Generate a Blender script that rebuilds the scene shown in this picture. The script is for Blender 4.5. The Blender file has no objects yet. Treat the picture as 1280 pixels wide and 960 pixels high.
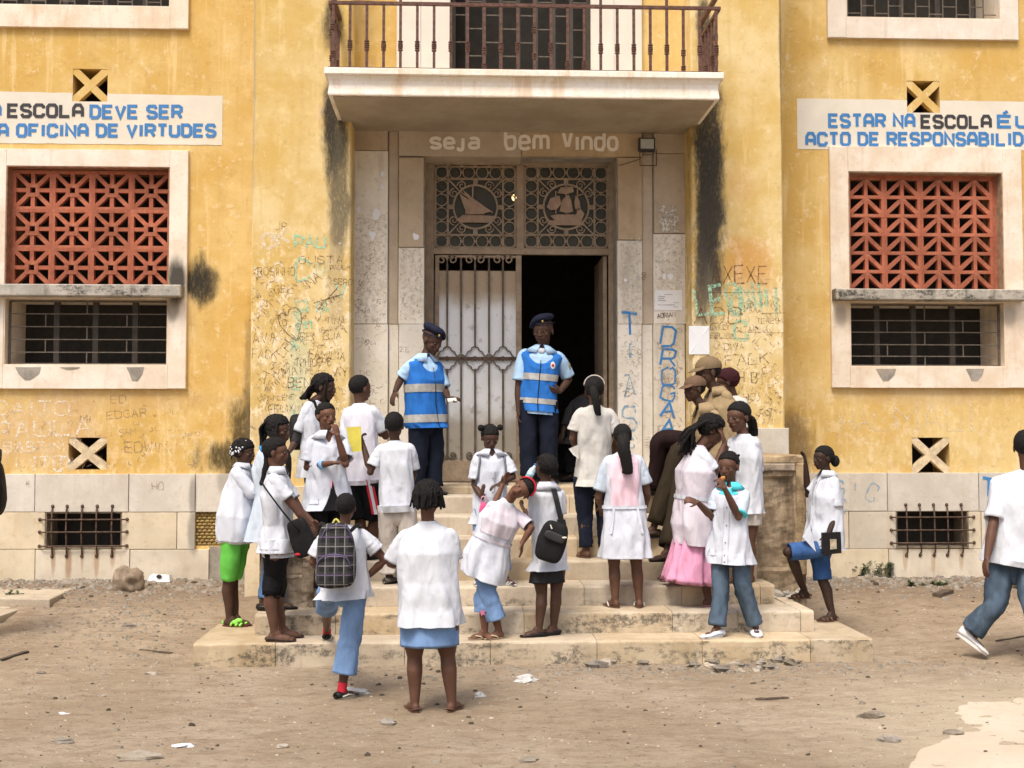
import bpy, math, random
from math import sin, cos, pi, radians, sqrt, exp
from mathutils import Vector, Matrix, noise
random.seed(7)
SC = bpy.context.scene
COL = SC.collection
V = Vector

# ------------------------------------------------------------------ camera
FPX = 1500.0
CAMP = V((-0.65, -12.4, 1.83))
YAW = math.atan(65 / FPX); PIT = math.atan(65 / FPX)
cf = V((sin(YAW) * cos(PIT), cos(YAW) * cos(PIT), sin(PIT)))
cr = V((cos(YAW), -sin(YAW), 0))
cu = cr.cross(cf)
cd = bpy.data.cameras.new('camera'); cam = bpy.data.objects.new('camera', cd); COL.objects.link(cam)
cd.sensor_width = 36; cd.lens = FPX / 1280 * 36; cd.clip_end = 2000; cd.clip_start = 0.1
M4 = Matrix((cr, cu, -cf)).transposed().to_4x4(); M4.translation = CAMP
cam.matrix_world = M4
SC.camera = cam

# ------------------------------------------------------------------ sky and sun
W = bpy.data.worlds.new('World'); SC.world = W; W.use_nodes = True
nt = W.node_tree; bg = nt.nodes['Background']
sky = nt.nodes.new('ShaderNodeTexSky'); sky.sky_type = 'NISHITA'; sky.sun_disc = False
SUN_EL, SUN_AZ = radians(60), radians(205)      # azimuth clockwise from +Y
sky.sun_elevation = SUN_EL; sky.sun_rotation = SUN_AZ
sky.air_density = 1.0; sky.dust_density = 6.0; sky.ozone_density = 0.6
nt.links.new(sky.outputs[0], bg.inputs[0]); bg.inputs[1].default_value = 0.12
sl = bpy.data.lights.new('sun', 'SUN'); so = bpy.data.objects.new('sun', sl); COL.objects.link(so)
sl.energy = 1.7; sl.angle = radians(18); sl.color = (1.0, 0.93, 0.82)
sd = V((sin(SUN_AZ) * cos(SUN_EL), cos(SUN_AZ) * cos(SUN_EL), sin(SUN_EL)))
so.rotation_euler = (-sd).to_track_quat('-Z', 'Y').to_euler()
SC.view_settings.view_transform = 'Standard'; SC.view_settings.look = 'None'
SC.view_settings.exposure = 0.55; SC.view_settings.gamma = 1

# ------------------------------------------------------------------ helpers
def P(u, v, Y):
    """point of the photograph (1280x960) at the depth plane y = Y"""
    d = cf + cr * ((u - 640) / FPX) + cu * ((480 - v) / FPX)
    return CAMP + d * ((Y - CAMP.y) / d.y)
def PX(u, Y, v=545): return P(u, v, Y).x
def rect(u0, v0, u1, v1, Y):
    a, b, c, d = P(u0, v0, Y), P(u1, v0, Y), P(u0, v1, Y), P(u1, v1, Y)
    return (a.x + c.x) / 2, (b.x + d.x) / 2, (c.z + d.z) / 2, (a.z + b.z) / 2

ORG = {}
def tag(o, label=None, cat=None, group=None, kind=None):
    if label: o['label'] = label
    if cat: o['category'] = cat
    if group: o['group'] = group
    if kind: o['kind'] = kind
    return o
def org(o):
    return ORG.get(o, V((0, 0, 0)))
def empty(name, loc, label, cat, group=None):
    o = bpy.data.objects.new(name, None); COL.objects.link(o); o.location = loc
    o.empty_display_size = 0.1
    ORG[o] = V(loc); return tag(o, label, cat, group)
def mk(name, vs, fs, mat, parent=None, smooth=False, origin=None):
    """one mesh object from world-space vertices"""
    me = bpy.data.meshes.new(name)
    if parent is not None: og = org(parent)
    else: og = V(origin) if origin is not None else V((0, 0, 0))
    me.from_pydata([tuple(V(v) - og) for v in vs], [], fs)
    if mat is not None:
        me.materials.append(mat)
    if smooth:
        me.polygons.foreach_set('use_smooth', [True] * len(me.polygons))
    me.update()
    o = bpy.data.objects.new(name, me); COL.objects.link(o)
    if parent is not None: o.parent = parent; ORG[o] = og
    else: o.location = og; ORG[o] = og
    return o
class MB:
    def __init__(s): s.v = []; s.f = []
    def add(s, vs, fs):
        n = len(s.v); s.v += [V(v) for v in vs]; s.f += [tuple(i + n for i in f) for f in fs]; return s
    def box(s, x0, x1, y0, y1, z0, z1):
        return s.add([(x0,y0,z0),(x1,y0,z0),(x1,y1,z0),(x0,y1,z0),(x0,y0,z1),(x1,y0,z1),(x1,y1,z1),(x0,y1,z1)],
                     [(0,3,2,1),(4,5,6,7),(0,1,5,4),(1,2,6,5),(2,3,7,6),(3,0,4,7)])
    def slab(s, x0, x1, y0, y1, z0, z1, b=0.006):
        """box with its front (-Y) edges chamfered"""
        vs = [(x0+b,y0,z0+b),(x1-b,y0,z0+b),(x1-b,y0,z1-b),(x0+b,y0,z1-b),
              (x0,y0+b,z0),(x1,y0+b,z0),(x1,y0+b,z1),(x0,y0+b,z1),
              (x0,y1,z0),(x1,y1,z0),(x1,y1,z1),(x0,y1,z1)]
        return s.add(vs, [(0,1,2,3),(4,5,1,0),(5,6,2,1),(6,7,3,2),(7,4,0,3),(8,9,5,4),(9,10,6,5),(10,11,7,6),(11,8,4,7),(11,10,9,8)])
    def bar(s, p, q, w, y0, y1):
        """flat bar in the xz plane from p to q"""
        p, q = V((p[0], p[1])), V((q[0], q[1])); d = (q - p).normalized(); n = V((-d.y, d.x)) * w / 2
        c = [p + n, p - n, q - n, q + n]
        return s.add([(a.x, y, a.y) for y in (y0, y1) for a in c],
                     [(0,1,2,3),(7,6,5,4),(0,4,5,1),(1,5,6,2),(2,6,7,3),(3,7,4,0)])
    def tube(s, pts, rad, seg=8, cap=True):
        pts = [V(p) for p in pts]
        r = rad if isinstance(rad, (list, tuple)) else [rad] * len(pts)
        n = len(s.v); m = len(pts)
        t = (pts[1] - pts[0]).normalized()
        a = t.cross(V((0, 0, 1)))
        if a.length < 1e-3: a = t.cross(V((1, 0, 0)))
        a.normalize()
        for i, p in enumerate(pts):
            t = (pts[min(i+1, m-1)] - pts[max(i-1, 0)]).normalized()
            a = (a - t * a.dot(t)).normalized(); b = t.cross(a)
            for k in range(seg):
                th = 2 * pi * k / seg
                s.v.append(p + (a * cos(th) + b * sin(th)) * r[i])
        for i in range(m - 1):
            for k in range(seg):
                k2 = (k + 1) % seg
                s.f.append((n+i*seg+k, n+i*seg+k2, n+(i+1)*seg+k2, n+(i+1)*seg+k))
        if cap:
            s.f.append(tuple(n + k for k in reversed(range(seg))))
            s.f.append(tuple(n + (m-1)*seg + k for k in range(seg)))
        return s
    def ell(s, c, r, R=None, seg=12, rings=8):
        """ellipsoid; R = (x axis, y axis, z axis)"""
        c = V(c); X, Y_, Z = R if R else (V((1,0,0)), V((0,1,0)), V((0,0,1)))
        n = len(s.v)
        s.v.append(c + Z * r[2])
        for i in range(1, rings):
            ph = pi * i / rings
            for k in range(seg):
                th = 2 * pi * k / seg
                s.v.append(c + X * (r[0]*sin(ph)*cos(th)) + Y_ * (r[1]*sin(ph)*sin(th)) + Z * (r[2]*cos(ph)))
        s.v.append(c - Z * r[2])
        for k in range(seg):
            s.f.append((n, n+1+k, n+1+(k+1) % seg))
        for i in range(rings - 2):
            for k in range(seg):
                a = n+1+i*seg+k; b = n+1+i*seg+(k+1) % seg
                s.f.append((a, a+seg, b+seg, b))
        e = n + 1 + (rings-1)*seg; q = e - seg
        for k in range(seg):
            s.f.append((e, q+(k+1) % seg, q+k))
        return s
    def build(s, name, mat, parent=None, smooth=False, origin=None):
        return mk(name, s.v, s.f, mat, parent, smooth, origin)
def ncat(pts, n=6):
    """Catmull-Rom through points"""
    pts = [V(p) for p in pts]; out = []
    q = [pts[0]*2 - pts[1]] + pts + [pts[-1]*2 - pts[-2]]
    for i in range(1, len(q) - 2):
        for k in range(n):
            t = k / n; a, b, c, d = q[i-1], q[i], q[i+1], q[i+2]
            out.append(0.5*((2*b) + (c-a)*t + (2*a-5*b+4*c-d)*t*t + (3*b-a-3*c+d)*t**3))
    out.append(pts[-1]); return out

# ------------------------------------------------------------------ materials
class N:
    def __init__(s, name):
        s.m = bpy.data.materials.new(name); s.m.use_nodes = True; s.t = s.m.node_tree
        s.b = s.t.nodes['Principled BSDF']
        s.tc = s.t.nodes.new('ShaderNodeTexCoord')
    def n(s, typ, **kw):
        x = s.t.nodes.new('ShaderNode' + typ)
        for k, v in kw.items(): setattr(x, k, v)
        return x
    def L(s, a, b): s.t.links.new(a, b)
    def co(s, scale=(1,1,1), loc=(0,0,0), rot=(0,0,0), src='Object'):
        mp = s.n('Mapping'); mp.inputs['Scale'].default_value = scale; mp.inputs['Location'].default_value = loc
        mp.inputs['Rotation'].default_value = rot
        s.L(s.tc.outputs[src], mp.inputs[0]); return mp.outputs[0]
    def noise(s, scale=5, detail=4, rough=0.55, co=None, dist=0):
        x = s.n('TexNoise'); x.inputs['Scale'].default_value = scale; x.inputs['Detail'].default_value = detail
        x.inputs['Roughness'].default_value = rough; x.inputs['Distortion'].default_value = dist
        s.L(co if co is not None else s.tc.outputs['Object'], x.inputs['Vector']); return x.outputs['Fac']
    def ramp(s, fac, lo, hi, a=0.0, b=1.0):
        x = s.n('MapRange'); x.interpolation_type = 'SMOOTHSTEP'
        x.inputs[1].default_value = lo; x.inputs[2].default_value = hi
        x.inputs[3].default_value = a; x.inputs[4].default_value = b
        s.L(fac, x.inputs[0]); return x.outputs[0]
    def math(s, op, a, b=None, clamp=False):
        x = s.n('Math', operation=op); x.use_clamp = clamp
        for i, q in enumerate((a, b)):
            if q is None: continue
            if isinstance(q, (int, float)): x.inputs[i].default_value = q
            else: s.L(q, x.inputs[i])
        return x.outputs[0]
    def mix(s, fac, a, b, mode='MIX'):
        x = s.n('Mix', data_type='RGBA', blend_type=mode)
        for i, q in ((0, fac), (6, a), (7, b)):
            if isinstance(q, (int, float)): x.inputs[i].default_value = q
            elif isinstance(q, tuple): x.inputs[i].default_value = (*q, 1) if len(q) == 3 else q
            else: s.L(q, x.inputs[i])
        return x.outputs[2]
    def xyz(s, src='Object'):
        x = s.n('SeparateXYZ'); s.L(s.tc.outputs[src], x.inputs[0]); return x.outputs
    def out(s, col, rough=0.8, bump=None, strength=0.3, dist=0.01, metal=0.0, spec=0.3):
        if isinstance(col, tuple): s.b.inputs['Base Color'].default_value = (*col, 1)
        else: s.L(col, s.b.inputs['Base Color'])
        if isinstance(rough, (int, float)): s.b.inputs['Roughness'].default_value = rough
        else: s.L(rough, s.b.inputs['Roughness'])
        s.b.inputs['Metallic'].default_value = metal
        s.b.inputs['Specular IOR Level'].default_value = spec
        if bump is not None:
            bp = s.n('Bump'); bp.inputs['Strength'].default_value = strength; bp.inputs['Distance'].default_value = dist
            s.L(bump, bp.inputs['Height']); s.L(bp.outputs[0], s.b.inputs['Normal'])
        return s.m
    def ellmask(s, cx, cz, rx, rz, nz, soft=0.5, amp=0.9):
        """soft-edged noisy blotch round (cx, cz) on a facade"""
        X, _, Z = s.X
        a = s.math('MULTIPLY', s.math('SUBTRACT', X, cx), 1 / rx)
        b = s.math('MULTIPLY', s.math('SUBTRACT', Z, cz), 1 / rz)
        d = s.math('SQRT', s.math('ADD', s.math('MULTIPLY', a, a), s.math('MULTIPLY', b, b)))
        d = s.math('ADD', d, s.math('MULTIPLY', s.math('SUBTRACT', nz, 0.5), amp * 2))
        return s.ramp(d, 1 - soft, 1 + soft, 1.0, 0.0)

def plaster(name, base, pale, stains, low=None, thin=(0.66, 0.50, 0.34), scr=0.55):
    """old lime-washed plaster: washed-out patches, drips, scraped places, black mould blotches (cx,cz,rx,rz,strength)"""
    m = N(name); m.X = m.xyz()
    big = m.noise(0.9, 5, 0.6)
    med = m.noise(4.5, 6, 0.65)
    drip = m.noise(1.0, 5, 0.6, co=m.co((9, 9, 0.7)))
    fine = m.noise(38, 4, 0.7)
    c = m.mix(m.ramp(big, 0.38, 0.66), base, pale)
    c = m.mix(m.ramp(med, 0.5, 0.75, 0, 0.6), c, tuple(min(1, x*1.1) for x in pale))
    c = m.mix(m.ramp(drip, 0.54, 0.74, 0, 0.38), c, (0.52, 0.35, 0.13))
    c = m.mix(m.ramp(drip, 0.30, 0.44, 0.5, 0), c, (0.82, 0.64, 0.34))
    c = m.mix(m.ramp(m.noise(11, 8, 0.75), 0.52, 0.66, 0, 0.35), c, tuple(x*.72 for x in base))
    c = m.mix(m.ramp(m.noise(8, 8, 0.8, co=m.co((1, 1, 1), (9, 2, 5))), 0.56, 0.64, 0, 0.5), c, (0.80, 0.68, 0.46))
    c = m.mix(m.ramp(m.noise(2.2, 6, 0.7, co=m.co((1, 1, 1), (7, 3, 1))), 0.62, 0.72, 0, 0.55), c, thin)
    if low is not None:
        Z = m.X[2]
        zl = m.math('MULTIPLY', m.ramp(Z, low[0], low[1], 1, 0), m.ramp(Z, low[2], low[2] + 0.3, 0.55, 1))
        peel = m.math('MULTIPLY', zl, m.ramp(m.noise(7, 8, 0.75, co=m.co((1.3, 1, 0.8))), 0.50, 0.60))
        c = m.mix(m.math('MULTIPLY', peel, scr), c, (0.86, 0.72, 0.48))
        peel2 = m.math('MULTIPLY', zl, m.ramp(m.noise(15, 8, 0.8, co=m.co((1, 1, 1), (3, 3, 3))), 0.58, 0.66))
        c = m.mix(m.math('MULTIPLY', peel2, 0.6), c, (0.62, 0.56, 0.48))
    c = m.mix(m.ramp(fine, 0.6, 0.75, 0, 0.22), c, (0.55, 0.42, 0.26))
    c = m.mix(m.ramp(m.noise(60, 2, 0.5), 0.74, 0.78, 0, 0.6), c, (0.22, 0.17, 0.12))
    sn = m.noise(6, 7, 0.75, co=m.co((1, 1, 0.35)))
    sf = m.noise(30, 5, 0.8, co=m.co((1.6, 1, 0.5)))
    for (cx, cz, rx, rz, st, col) in stains:
        k = m.ellmask(cx, cz, rx, rz, sn, 0.38, 0.95)
        k = m.math('MULTIPLY', k, m.ramp(sf, 0.25, 0.55, 0.55, 1.0))
        c = m.mix(m.math('MULTIPLY', k, st), c, col)
    h = m.math('ADD', m.math('MULTIPLY', med, 0.6), m.math('MULTIPLY', fine, 0.25))
    return m.out(c, 0.9, h, 0.35, 0.02, spec=0.15)

def stone(name, base, pale, dark, scale=1.0, mould=0.0, pits=0.5, rnd=0.12, streak=0.4, rust=None, zmould=None):
    m = N(name); m.X = m.xyz()
    oi = m.n('ObjectInfo')
    a = m.noise(2.2 * scale, 6, 0.62); b = m.noise(14 * scale, 6, 0.7); d = m.noise(1, 5, 0.6, co=m.co((7, 7, 0.9)))
    c = m.mix(m.ramp(a, 0.35, 0.65), base, pale)
    c = m.mix(m.ramp(d, 0.5, 0.72, 0, streak), c, dark)
    c = m.mix(m.ramp(b, 0.52, 0.72, 0, 0.45), c, dark)
    c = m.mix(m.ramp(m.noise(45 * scale, 3, 0.6), 0.66, 0.72, 0, pits), c, tuple(x * 0.45 for x in dark))
    if mould:
        mm = m.math('MULTIPLY', m.ramp(m.noise(2.6, 5, 0.7, co=m.co((0.9, 1, 2.2), (2, 0, 0))), 0.46, 0.60),
                    m.ramp(m.noise(16, 7, 0.85), 0.42, 0.56))
        nrm = m.n('NewGeometry'); sx = m.n('SeparateXYZ'); m.L(nrm.outputs['Normal'], sx.inputs[0])
        up = m.ramp(sx.outputs[2], 0.3, 0.8, 1, 0.12)
        if zmould: up = m.math('MULTIPLY', up, m.ramp(m.X[2], zmould*.8, zmould*1.25, 1, 0.10))
        c = m.mix(m.math('MULTIPLY', m.math('MULTIPLY', mm, up), mould), c, (0.06, 0.058, 0.05))
    if rust:
        for (cx, cz, rx, rz, st, col) in rust:
            k = m.ellmask(cx, cz, rx, rz, m.noise(9, 5, 0.7, co=m.co((1, 1, 0.25))), 0.4, 0.5)
            c = m.mix(m.math('MULTIPLY', k, st), c, col)
    hs = m.n('HueSaturation'); m.L(c, hs.inputs['Color'])
    m.L(m.math('ADD', m.math('MULTIPLY', oi.outputs['Random'], rnd * 2), 1 - rnd), hs.inputs['Value'])
    m.L(m.math('ADD', m.math('MULTIPLY', m.math('FRACT', m.math('MULTIPLY', oi.outputs['Random'], 7.31)), 0.5), 0.75), hs.inputs['Saturation'])
    h = m.math('ADD', m.math('MULTIPLY', b, 0.6), m.math('MULTIPLY', m.noise(60 * scale, 3, 0.6), 0.3))
    return m.out(hs.outputs[0], 0.85, h, 0.35, 0.015, spec=0.2)

def simple(name, col, rough=0.6, var=0.15, metal=0.0, sc=12, bump=0.15, dirt=None, spec=0.3, rnd=0.0):
    m = N(name)
    a = m.noise(sc, 5, 0.65)
    c = m.mix(m.ramp(a, 0.3, 0.7), tuple(x * (1 - var) for x in col), tuple(min(1, x * (1 + var)) for x in col))
    if dirt: c = m.mix(m.ramp(m.noise(sc * 0.6, 6, 0.7, co=m.co((1, 1, 1), (5, 1, 2))), 0.48, 0.7, 0, dirt[1]), c, dirt[0])
    if rnd:
        oi = m.n('ObjectInfo'); hs = m.n('HueSaturation'); m.L(c, hs.inputs['Color'])
        m.L(m.math('ADD', m.math('MULTIPLY', oi.outputs['Random'], rnd * 2), 1 - rnd), hs.inputs['Value']); c = hs.outputs[0]
    return m.out(c, rough, m.noise(sc * 4, 4, 0.6), bump, 0.01, metal, spec)

def cloth(name, col, rough=0.85, wr=0.5, var=0.06, weave=False, dirt=0.0, sc=9.0):
    m = N(name); oi = m.n('ObjectInfo')
    off = m.n('VectorMath', operation='ADD'); m.L(m.tc.outputs['Object'], off.inputs[0]); m.L(oi.outputs['Random'], off.inputs[1])
    mp = m.n('Mapping'); mp.inputs['Scale'].default_value = (1.5, 1.5, 0.75); mp.inputs['Rotation'].default_value = (0.35, 0.45, 0); m.L(off.outputs[0], mp.inputs[0]); off = mp
    a = m.noise(sc, 2, 0.5, co=off.outputs[0], dist=0.4); b = m.noise(sc * 0.5, 2, 0.5, co=off.outputs[0], dist=0.3)
    f = m.noise(180, 2, 0.5)
    c = m.mix(m.ramp(a, 0.3, 0.7), tuple(x * (1 - var) for x in col), tuple(min(1, x * (1 + var)) for x in col))
    if dirt: c = m.mix(m.ramp(m.noise(5, 6, 0.7), 0.5, 0.72, 0, dirt), c, (0.42, 0.33, 0.22))
    if weave: c = m.mix(m.ramp(m.noise(320, 3, 0.7), 0.42, 0.6, 0, 0.3), c, tuple(min(1, x * 1.6 + 0.04) for x in col)); c = m.mix(m.ramp(m.noise(6, 4, 0.6, co=m.co((1, 1, .5))), 0.5, 0.7, 0, 0.45), c, tuple(min(1, x * 1.9 + 0.03) for x in col))
    h = m.math('ADD', m.math('ADD', m.math('MULTIPLY', a, 0.5), b), m.math('MULTIPLY', f, 0.03))
    return m.out(c, rough, h, min(1, wr*1.2), 0.035, spec=0.12)
# ------------------------------------------------------------------ planes of the place (metres)
YW, YQ, YPO, YD = 1.05, 0.0, 0.37, 0.70        # wings, pilasters, stone portal, door
TY = [-2.72, -2.35, -1.96, -1.54, -1.23, -0.90, -0.52, -0.14]      # front edges of the steps
TZ = [0.187, 0.361, 0.532, 0.706, 0.888, 1.068, 1.242, 1.324]
BLK = (0.035, 0.033, 0.028)
def st_(u, v, ru, rv, Y, s=0.9, col=BLK):
    p = P(u, v, Y); k = (Y + 12.4) / FPX
    return (p.x, p.z, ru * k, rv * k, s, col)
GRY = (0.30, 0.27, 0.23)
YEL = (0.61, 0.395, 0.115); YPL = (0.71, 0.535, 0.24)
M_wing = plaster('wing_plaster', YEL, YPL, [
    st_(252, 350, 17, 30, YW, 0.97), st_(262, 352, 12, 22, YW, 0.6), st_(232, 352, 24, 12, YW, 0.8), st_(216, 392, 7, 16, YW, 0.7),
    st_(312, 572, 58, 24, YW, 0.95, (0.07, 0.055, 0.028)), st_(316, 545, 30, 52, YW, 0.92, (0.07, 0.055, 0.028)), st_(314, 470, 9, 90, YW, 0.5, (0.14, 0.11, 0.06)),
    st_(150, 500, 130, 14, YW, 0.35, (0.50, 0.33, 0.17)), st_(990, 560, 26, 42, YW, 0.75, (0.16, 0.11, 0.06)),
    st_(1130, 58, 110, 10, YW, 0.25, (0.5, 0.33, 0.15)), st_(60, 540, 70, 45, YW, 0.4, (0.60, 0.42, 0.26)),
    st_(1160, 495, 110, 12, YW, 0.35, (0.50, 0.34, 0.2))], low=(1.9, 2.9, 0.9), scr=0.35)
M_pil = plaster('pilaster_plaster', (0.62, 0.43, 0.14), (0.76, 0.62, 0.34), [
    st_(418, 160, 15, 60, YQ, 0.92), st_(424, 235, 13, 80, YQ, 0.85, (0.09, 0.08, 0.06)), st_(413, 150, 8, 40, YQ, 0.8), st_(420, 340, 12, 70, YQ, 0.35, (0.25, 0.2, 0.13)),
    st_(416, 30, 12, 32, YQ, 0.85), st_(886, 180, 19, 90, YQ, 0.97), st_(888, 250, 18, 90, YQ, 0.97, (0.05, 0.047, 0.04)), st_(886, 320, 17, 75, YQ, 0.95, (0.06, 0.055, 0.045)), st_(877, 360, 9, 60, YQ, 0.8, (0.08, 0.07, 0.06)),
    st_(880, 40, 10, 45, YQ, 0.9), st_(886, 400, 10, 60, YQ, 0.35, (0.25, 0.22, 0.16)),
    st_(316, 100, 4, 150, YQ, 0.5, GRY), st_(978, 70, 4, 130, YQ, 0.75, (0.12, 0.1, 0.08)), st_(981, 250, 3, 130, YQ, 0.5, GRY),
    st_(937, 330, 30, 34, YQ, 0.5, (0.62, 0.28, 0.08)), st_(925, 230, 18, 22, YQ, 0.3, (0.6, 0.3, 0.1)),
    st_(370, 540, 60, 30, YQ, 0.4, (0.66, 0.60, 0.48)), st_(372, 480, 14, 90, YQ, 0.35, (0.45, 0.6, 0.45))],
    low=(3.3, 4.5, 1.5), scr=0.95)
M_frame = stone('white_frame_plaster', (0.72, 0.62, 0.50), (0.82, 0.76, 0.67), (0.60, 0.45, 0.34), 1.2, 0, 0.45, 0.03, 0.5,
    [st_(222, 350, 12, 26, YW-.05, .95, BLK), st_(216, 385, 8, 16, YW-.05, .6, BLK), st_(1050, 395, 8, 14, YW-.05, .6, GRY), st_(1262, 395, 8, 14, YW-.05, .6, GRY)])
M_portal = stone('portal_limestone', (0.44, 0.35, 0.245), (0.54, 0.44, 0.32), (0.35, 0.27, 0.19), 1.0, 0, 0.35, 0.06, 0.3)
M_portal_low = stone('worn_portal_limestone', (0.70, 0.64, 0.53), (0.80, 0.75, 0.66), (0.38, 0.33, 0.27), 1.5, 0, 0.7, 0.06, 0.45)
M_plinth = stone('plinth_stone', (0.60, 0.53, 0.41), (0.72, 0.64, 0.50), (0.50, 0.36, 0.20), 0.9, 0, 0.25, 0.10, 0.35,
    [st_(87, 700, 4, 26, YW, 0.7, (0.33, 0.17, 0.06)), st_(68, 696, 3, 18, YW, 0.6, (0.33, 0.17, 0.06)), st_(122, 700, 3, 22, YW, 0.6, (0.4, 0.2, 0.07)),
     st_(104, 695, 2, 15, YW, 0.5, (0.33, 0.17, 0.06)), st_(142, 694, 3, 15, YW, 0.5, (0.4, 0.2, 0.07)),
     st_(1130, 696, 3, 18, YW, 0.5, (0.4, 0.24, 0.1)), st_(1165, 698, 3, 18, YW, 0.5, (0.4, 0.24, 0.1)), st_(1200, 696, 3, 16, YW, 0.5, (0.4, 0.24, 0.1)),
     st_(242, 620, 5, 22, YW, 0.8, (0.28, 0.26, 0.23)), st_(280, 600, 8, 14, YW, 0.6, (0.3, 0.28, 0.25)),
     st_(243, 665, 7, 24, YW, 0.85, (0.28, 0.26, 0.23)), st_(250, 716, 40, 12, YW, 0.3, (0.45, 0.38, 0.28))])
M_plinth_top = stone('grey_plinth_stone', (0.56, 0.52, 0.45), (0.64, 0.60, 0.53), (0.46, 0.37, 0.29), 1.6, 0, 0.5, 0.08, 0.3,
    [st_(242, 620, 5, 22, YW, 0.8, (0.28, 0.26, 0.23)), st_(280, 600, 8, 14, YW, 0.6, (0.3, 0.28, 0.25))])
M_step = stone('step_limestone', (0.46, 0.375, 0.265), (0.58, 0.495, 0.375), (0.33, 0.25, 0.165), 1.3, 0.8, 0.5, 0.09, 0.35, zmould=0.42)
M_parapet = stone('mottled_render', (0.24, 0.18, 0.12), (0.50, 0.40, 0.28), (0.15, 0.11, 0.07), 2.6, 0.55, 0.9, 0.05, 0.85)
M_cem = simple('grey_cement', (0.30, 0.275, 0.24), 0.9, 0.25, sc=6, bump=0.4, dirt=((0.45, 0.38, 0.28), 0.5))
M_sill = stone('mouldy_concrete_sill', (0.34, 0.32, 0.28), (0.50, 0.46, 0.40), (0.10, 0.10, 0.09), 1.6, 0.95, 0.6, 0.04, 0.7)
M_terra = simple('terracotta_blocks', (0.36, 0.115, 0.065), 0.85, 0.25, sc=9, bump=0.3, dirt=((0.42, 0.24, 0.16), 0.55), rnd=0.16)
M_dark = simple('interior_dark_paint', (0.035, 0.032, 0.028), 0.9)  # dark colour of the sheets that stand in for unlit rooms
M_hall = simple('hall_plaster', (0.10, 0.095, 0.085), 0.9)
M_iron = simple('rusty_iron', (0.085, 0.055, 0.042), 0.7, 0.4, sc=25, bump=0.4, dirt=((0.22, 0.12, 0.07), 0.6))
M_rail = simple('brown_painted_iron', (0.115, 0.055, 0.042), 0.6, 0.3, sc=30, bump=0.3, dirt=((0.25, 0.15, 0.09), 0.4))
M_wbar = simple('dull_window_bars', (0.12, 0.10, 0.08), 0.6, 0.3, sc=25)
M_gate = simple('gate_bronze_paint', (0.31, 0.235, 0.165), 0.6, 0.2, sc=12, dirt=((0.40, 0.33, 0.25), 0.5))
m = N('dusty_transom_glass'); m.b.inputs['Alpha'].default_value = .62; M_tglass = m.out(m.mix(m.noise(2, 4), (0.05, 0.06, 0.045), (0.10, 0.085, 0.06)), .35)
M_gate_dk = simple('gate_bars_brown', (0.115, 0.085, 0.062), 0.5, 0.3, sc=14, dirt=((0.25, 0.19, 0.14), 0.4))
M_white = simple('white_wall_paint', (0.70, 0.66, 0.58), 0.8, 0.04, sc=3, bump=0.1)
M_band = simple('sign_band_white', (0.72, 0.68, 0.59), 0.85, 0.05, sc=3, bump=0.15, dirt=((0.70, 0.60, 0.42), 0.35))
M_blue = simple('blue_lettering_paint', (0.055, 0.21, 0.50), 0.6, 0.12, sc=20)
M_blk = simple('black_lettering_paint', (0.045, 0.045, 0.05), 0.6, 0.2, sc=20)
M_cream = simple('cream_lettering_paint', (0.86, 0.83, 0.76), 0.7, 0.04, sc=20)
def worn(name, col, lo=0.42, hi=0.56, alpha=1.0):
    """thin worn paint or pencil: breaks up over the plaster"""
    m = N(name)
    k = m.ramp(m.noise(34, 7, 0.75), lo, hi, 0.12*alpha, alpha)
    m.L(k, m.b.inputs['Alpha'])
    return m.out(m.mix(m.noise(20, 3), col, tuple(min(1, x * 1.3) for x in col)), 0.9, spec=0.1)
M_g_brown = worn('brown_graffiti', (0.13, 0.075, 0.04), 0.40, 0.58, .85)
M_g_dk = worn('dark_graffiti', (0.08, 0.055, 0.035), 0.36, 0.54)
M_g_teal = worn('teal_graffiti', (0.36, 0.60, 0.43), 0.40, 0.60)
M_g_white = worn('chalk_graffiti', (0.80, 0.74, 0.64), 0.42, 0.62, .85)
M_g_blue = worn('blue_spray', (0.05, 0.21, 0.50), 0.30, 0.48)
M_g_pblue = worn('faded_blue_spray', (0.20, 0.36, 0.52), 0.42, 0.60)
M_g_pencil = worn('pencil_scribble', (0.30, 0.22, 0.15), 0.42, 0.60)

# ------------------------------------------------------------------ ground
def hgt(x, y):
    r = max(0.0, min(1.0, (y + 2.4) / 3.1)); r = r * r * (3 - 2 * r)
    z = 0.235 * r
    z += 0.022 * (noise.noise(V((x * 0.5, y * 0.5, 1))) ) + 0.010 * noise.noise(V((x * 2.1, y * 2.1, 4)))
    if y > -7: z += 0.013 * noise.noise(V((x * 5, y * 7, 8))) + 0.006 * noise.noise(V((x * 11, y * 14, 2)))
    if y > -0.6 and abs(x) > 2.9: z += 0.035 * max(0, noise.noise(V((x * 3, y * 5, 12)))) 
    if y < -2.6 and abs(x) < 3.2: z = min(z, 0.012) if y > -3.0 else z
    return z
def axis(lo, hi, a, b, fine, big):
    out = []; x = a
    while x <= b + 1e-6: out.append(x); x += fine
    s = fine; x = b
    while x < hi: s = min(s * 1.25, big); x += s; out.append(min(x, hi))
    s = fine; x = a
    while x > lo: s = min(s * 1.25, big); x -= s; out.insert(0, max(x, lo))
    return out
xs = axis(-300, 300, -6.0, 6.2, 0.045, 40); ys = axis(-300, 40, -6.2, 1.15, 0.04, 40)
gv = [(x, y, hgt(x, y) if (abs(x) < 12 and -14 < y < 2) else 0.0) for y in ys for x in xs]
nx = len(xs)
gf = [(j*nx+i, j*nx+i+1, (j+1)*nx+i+1, (j+1)*nx+i) for j in range(len(ys)-1) for i in range(nx-1)]
m = N('sandy_ground'); m.X = m.xyz()
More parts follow.
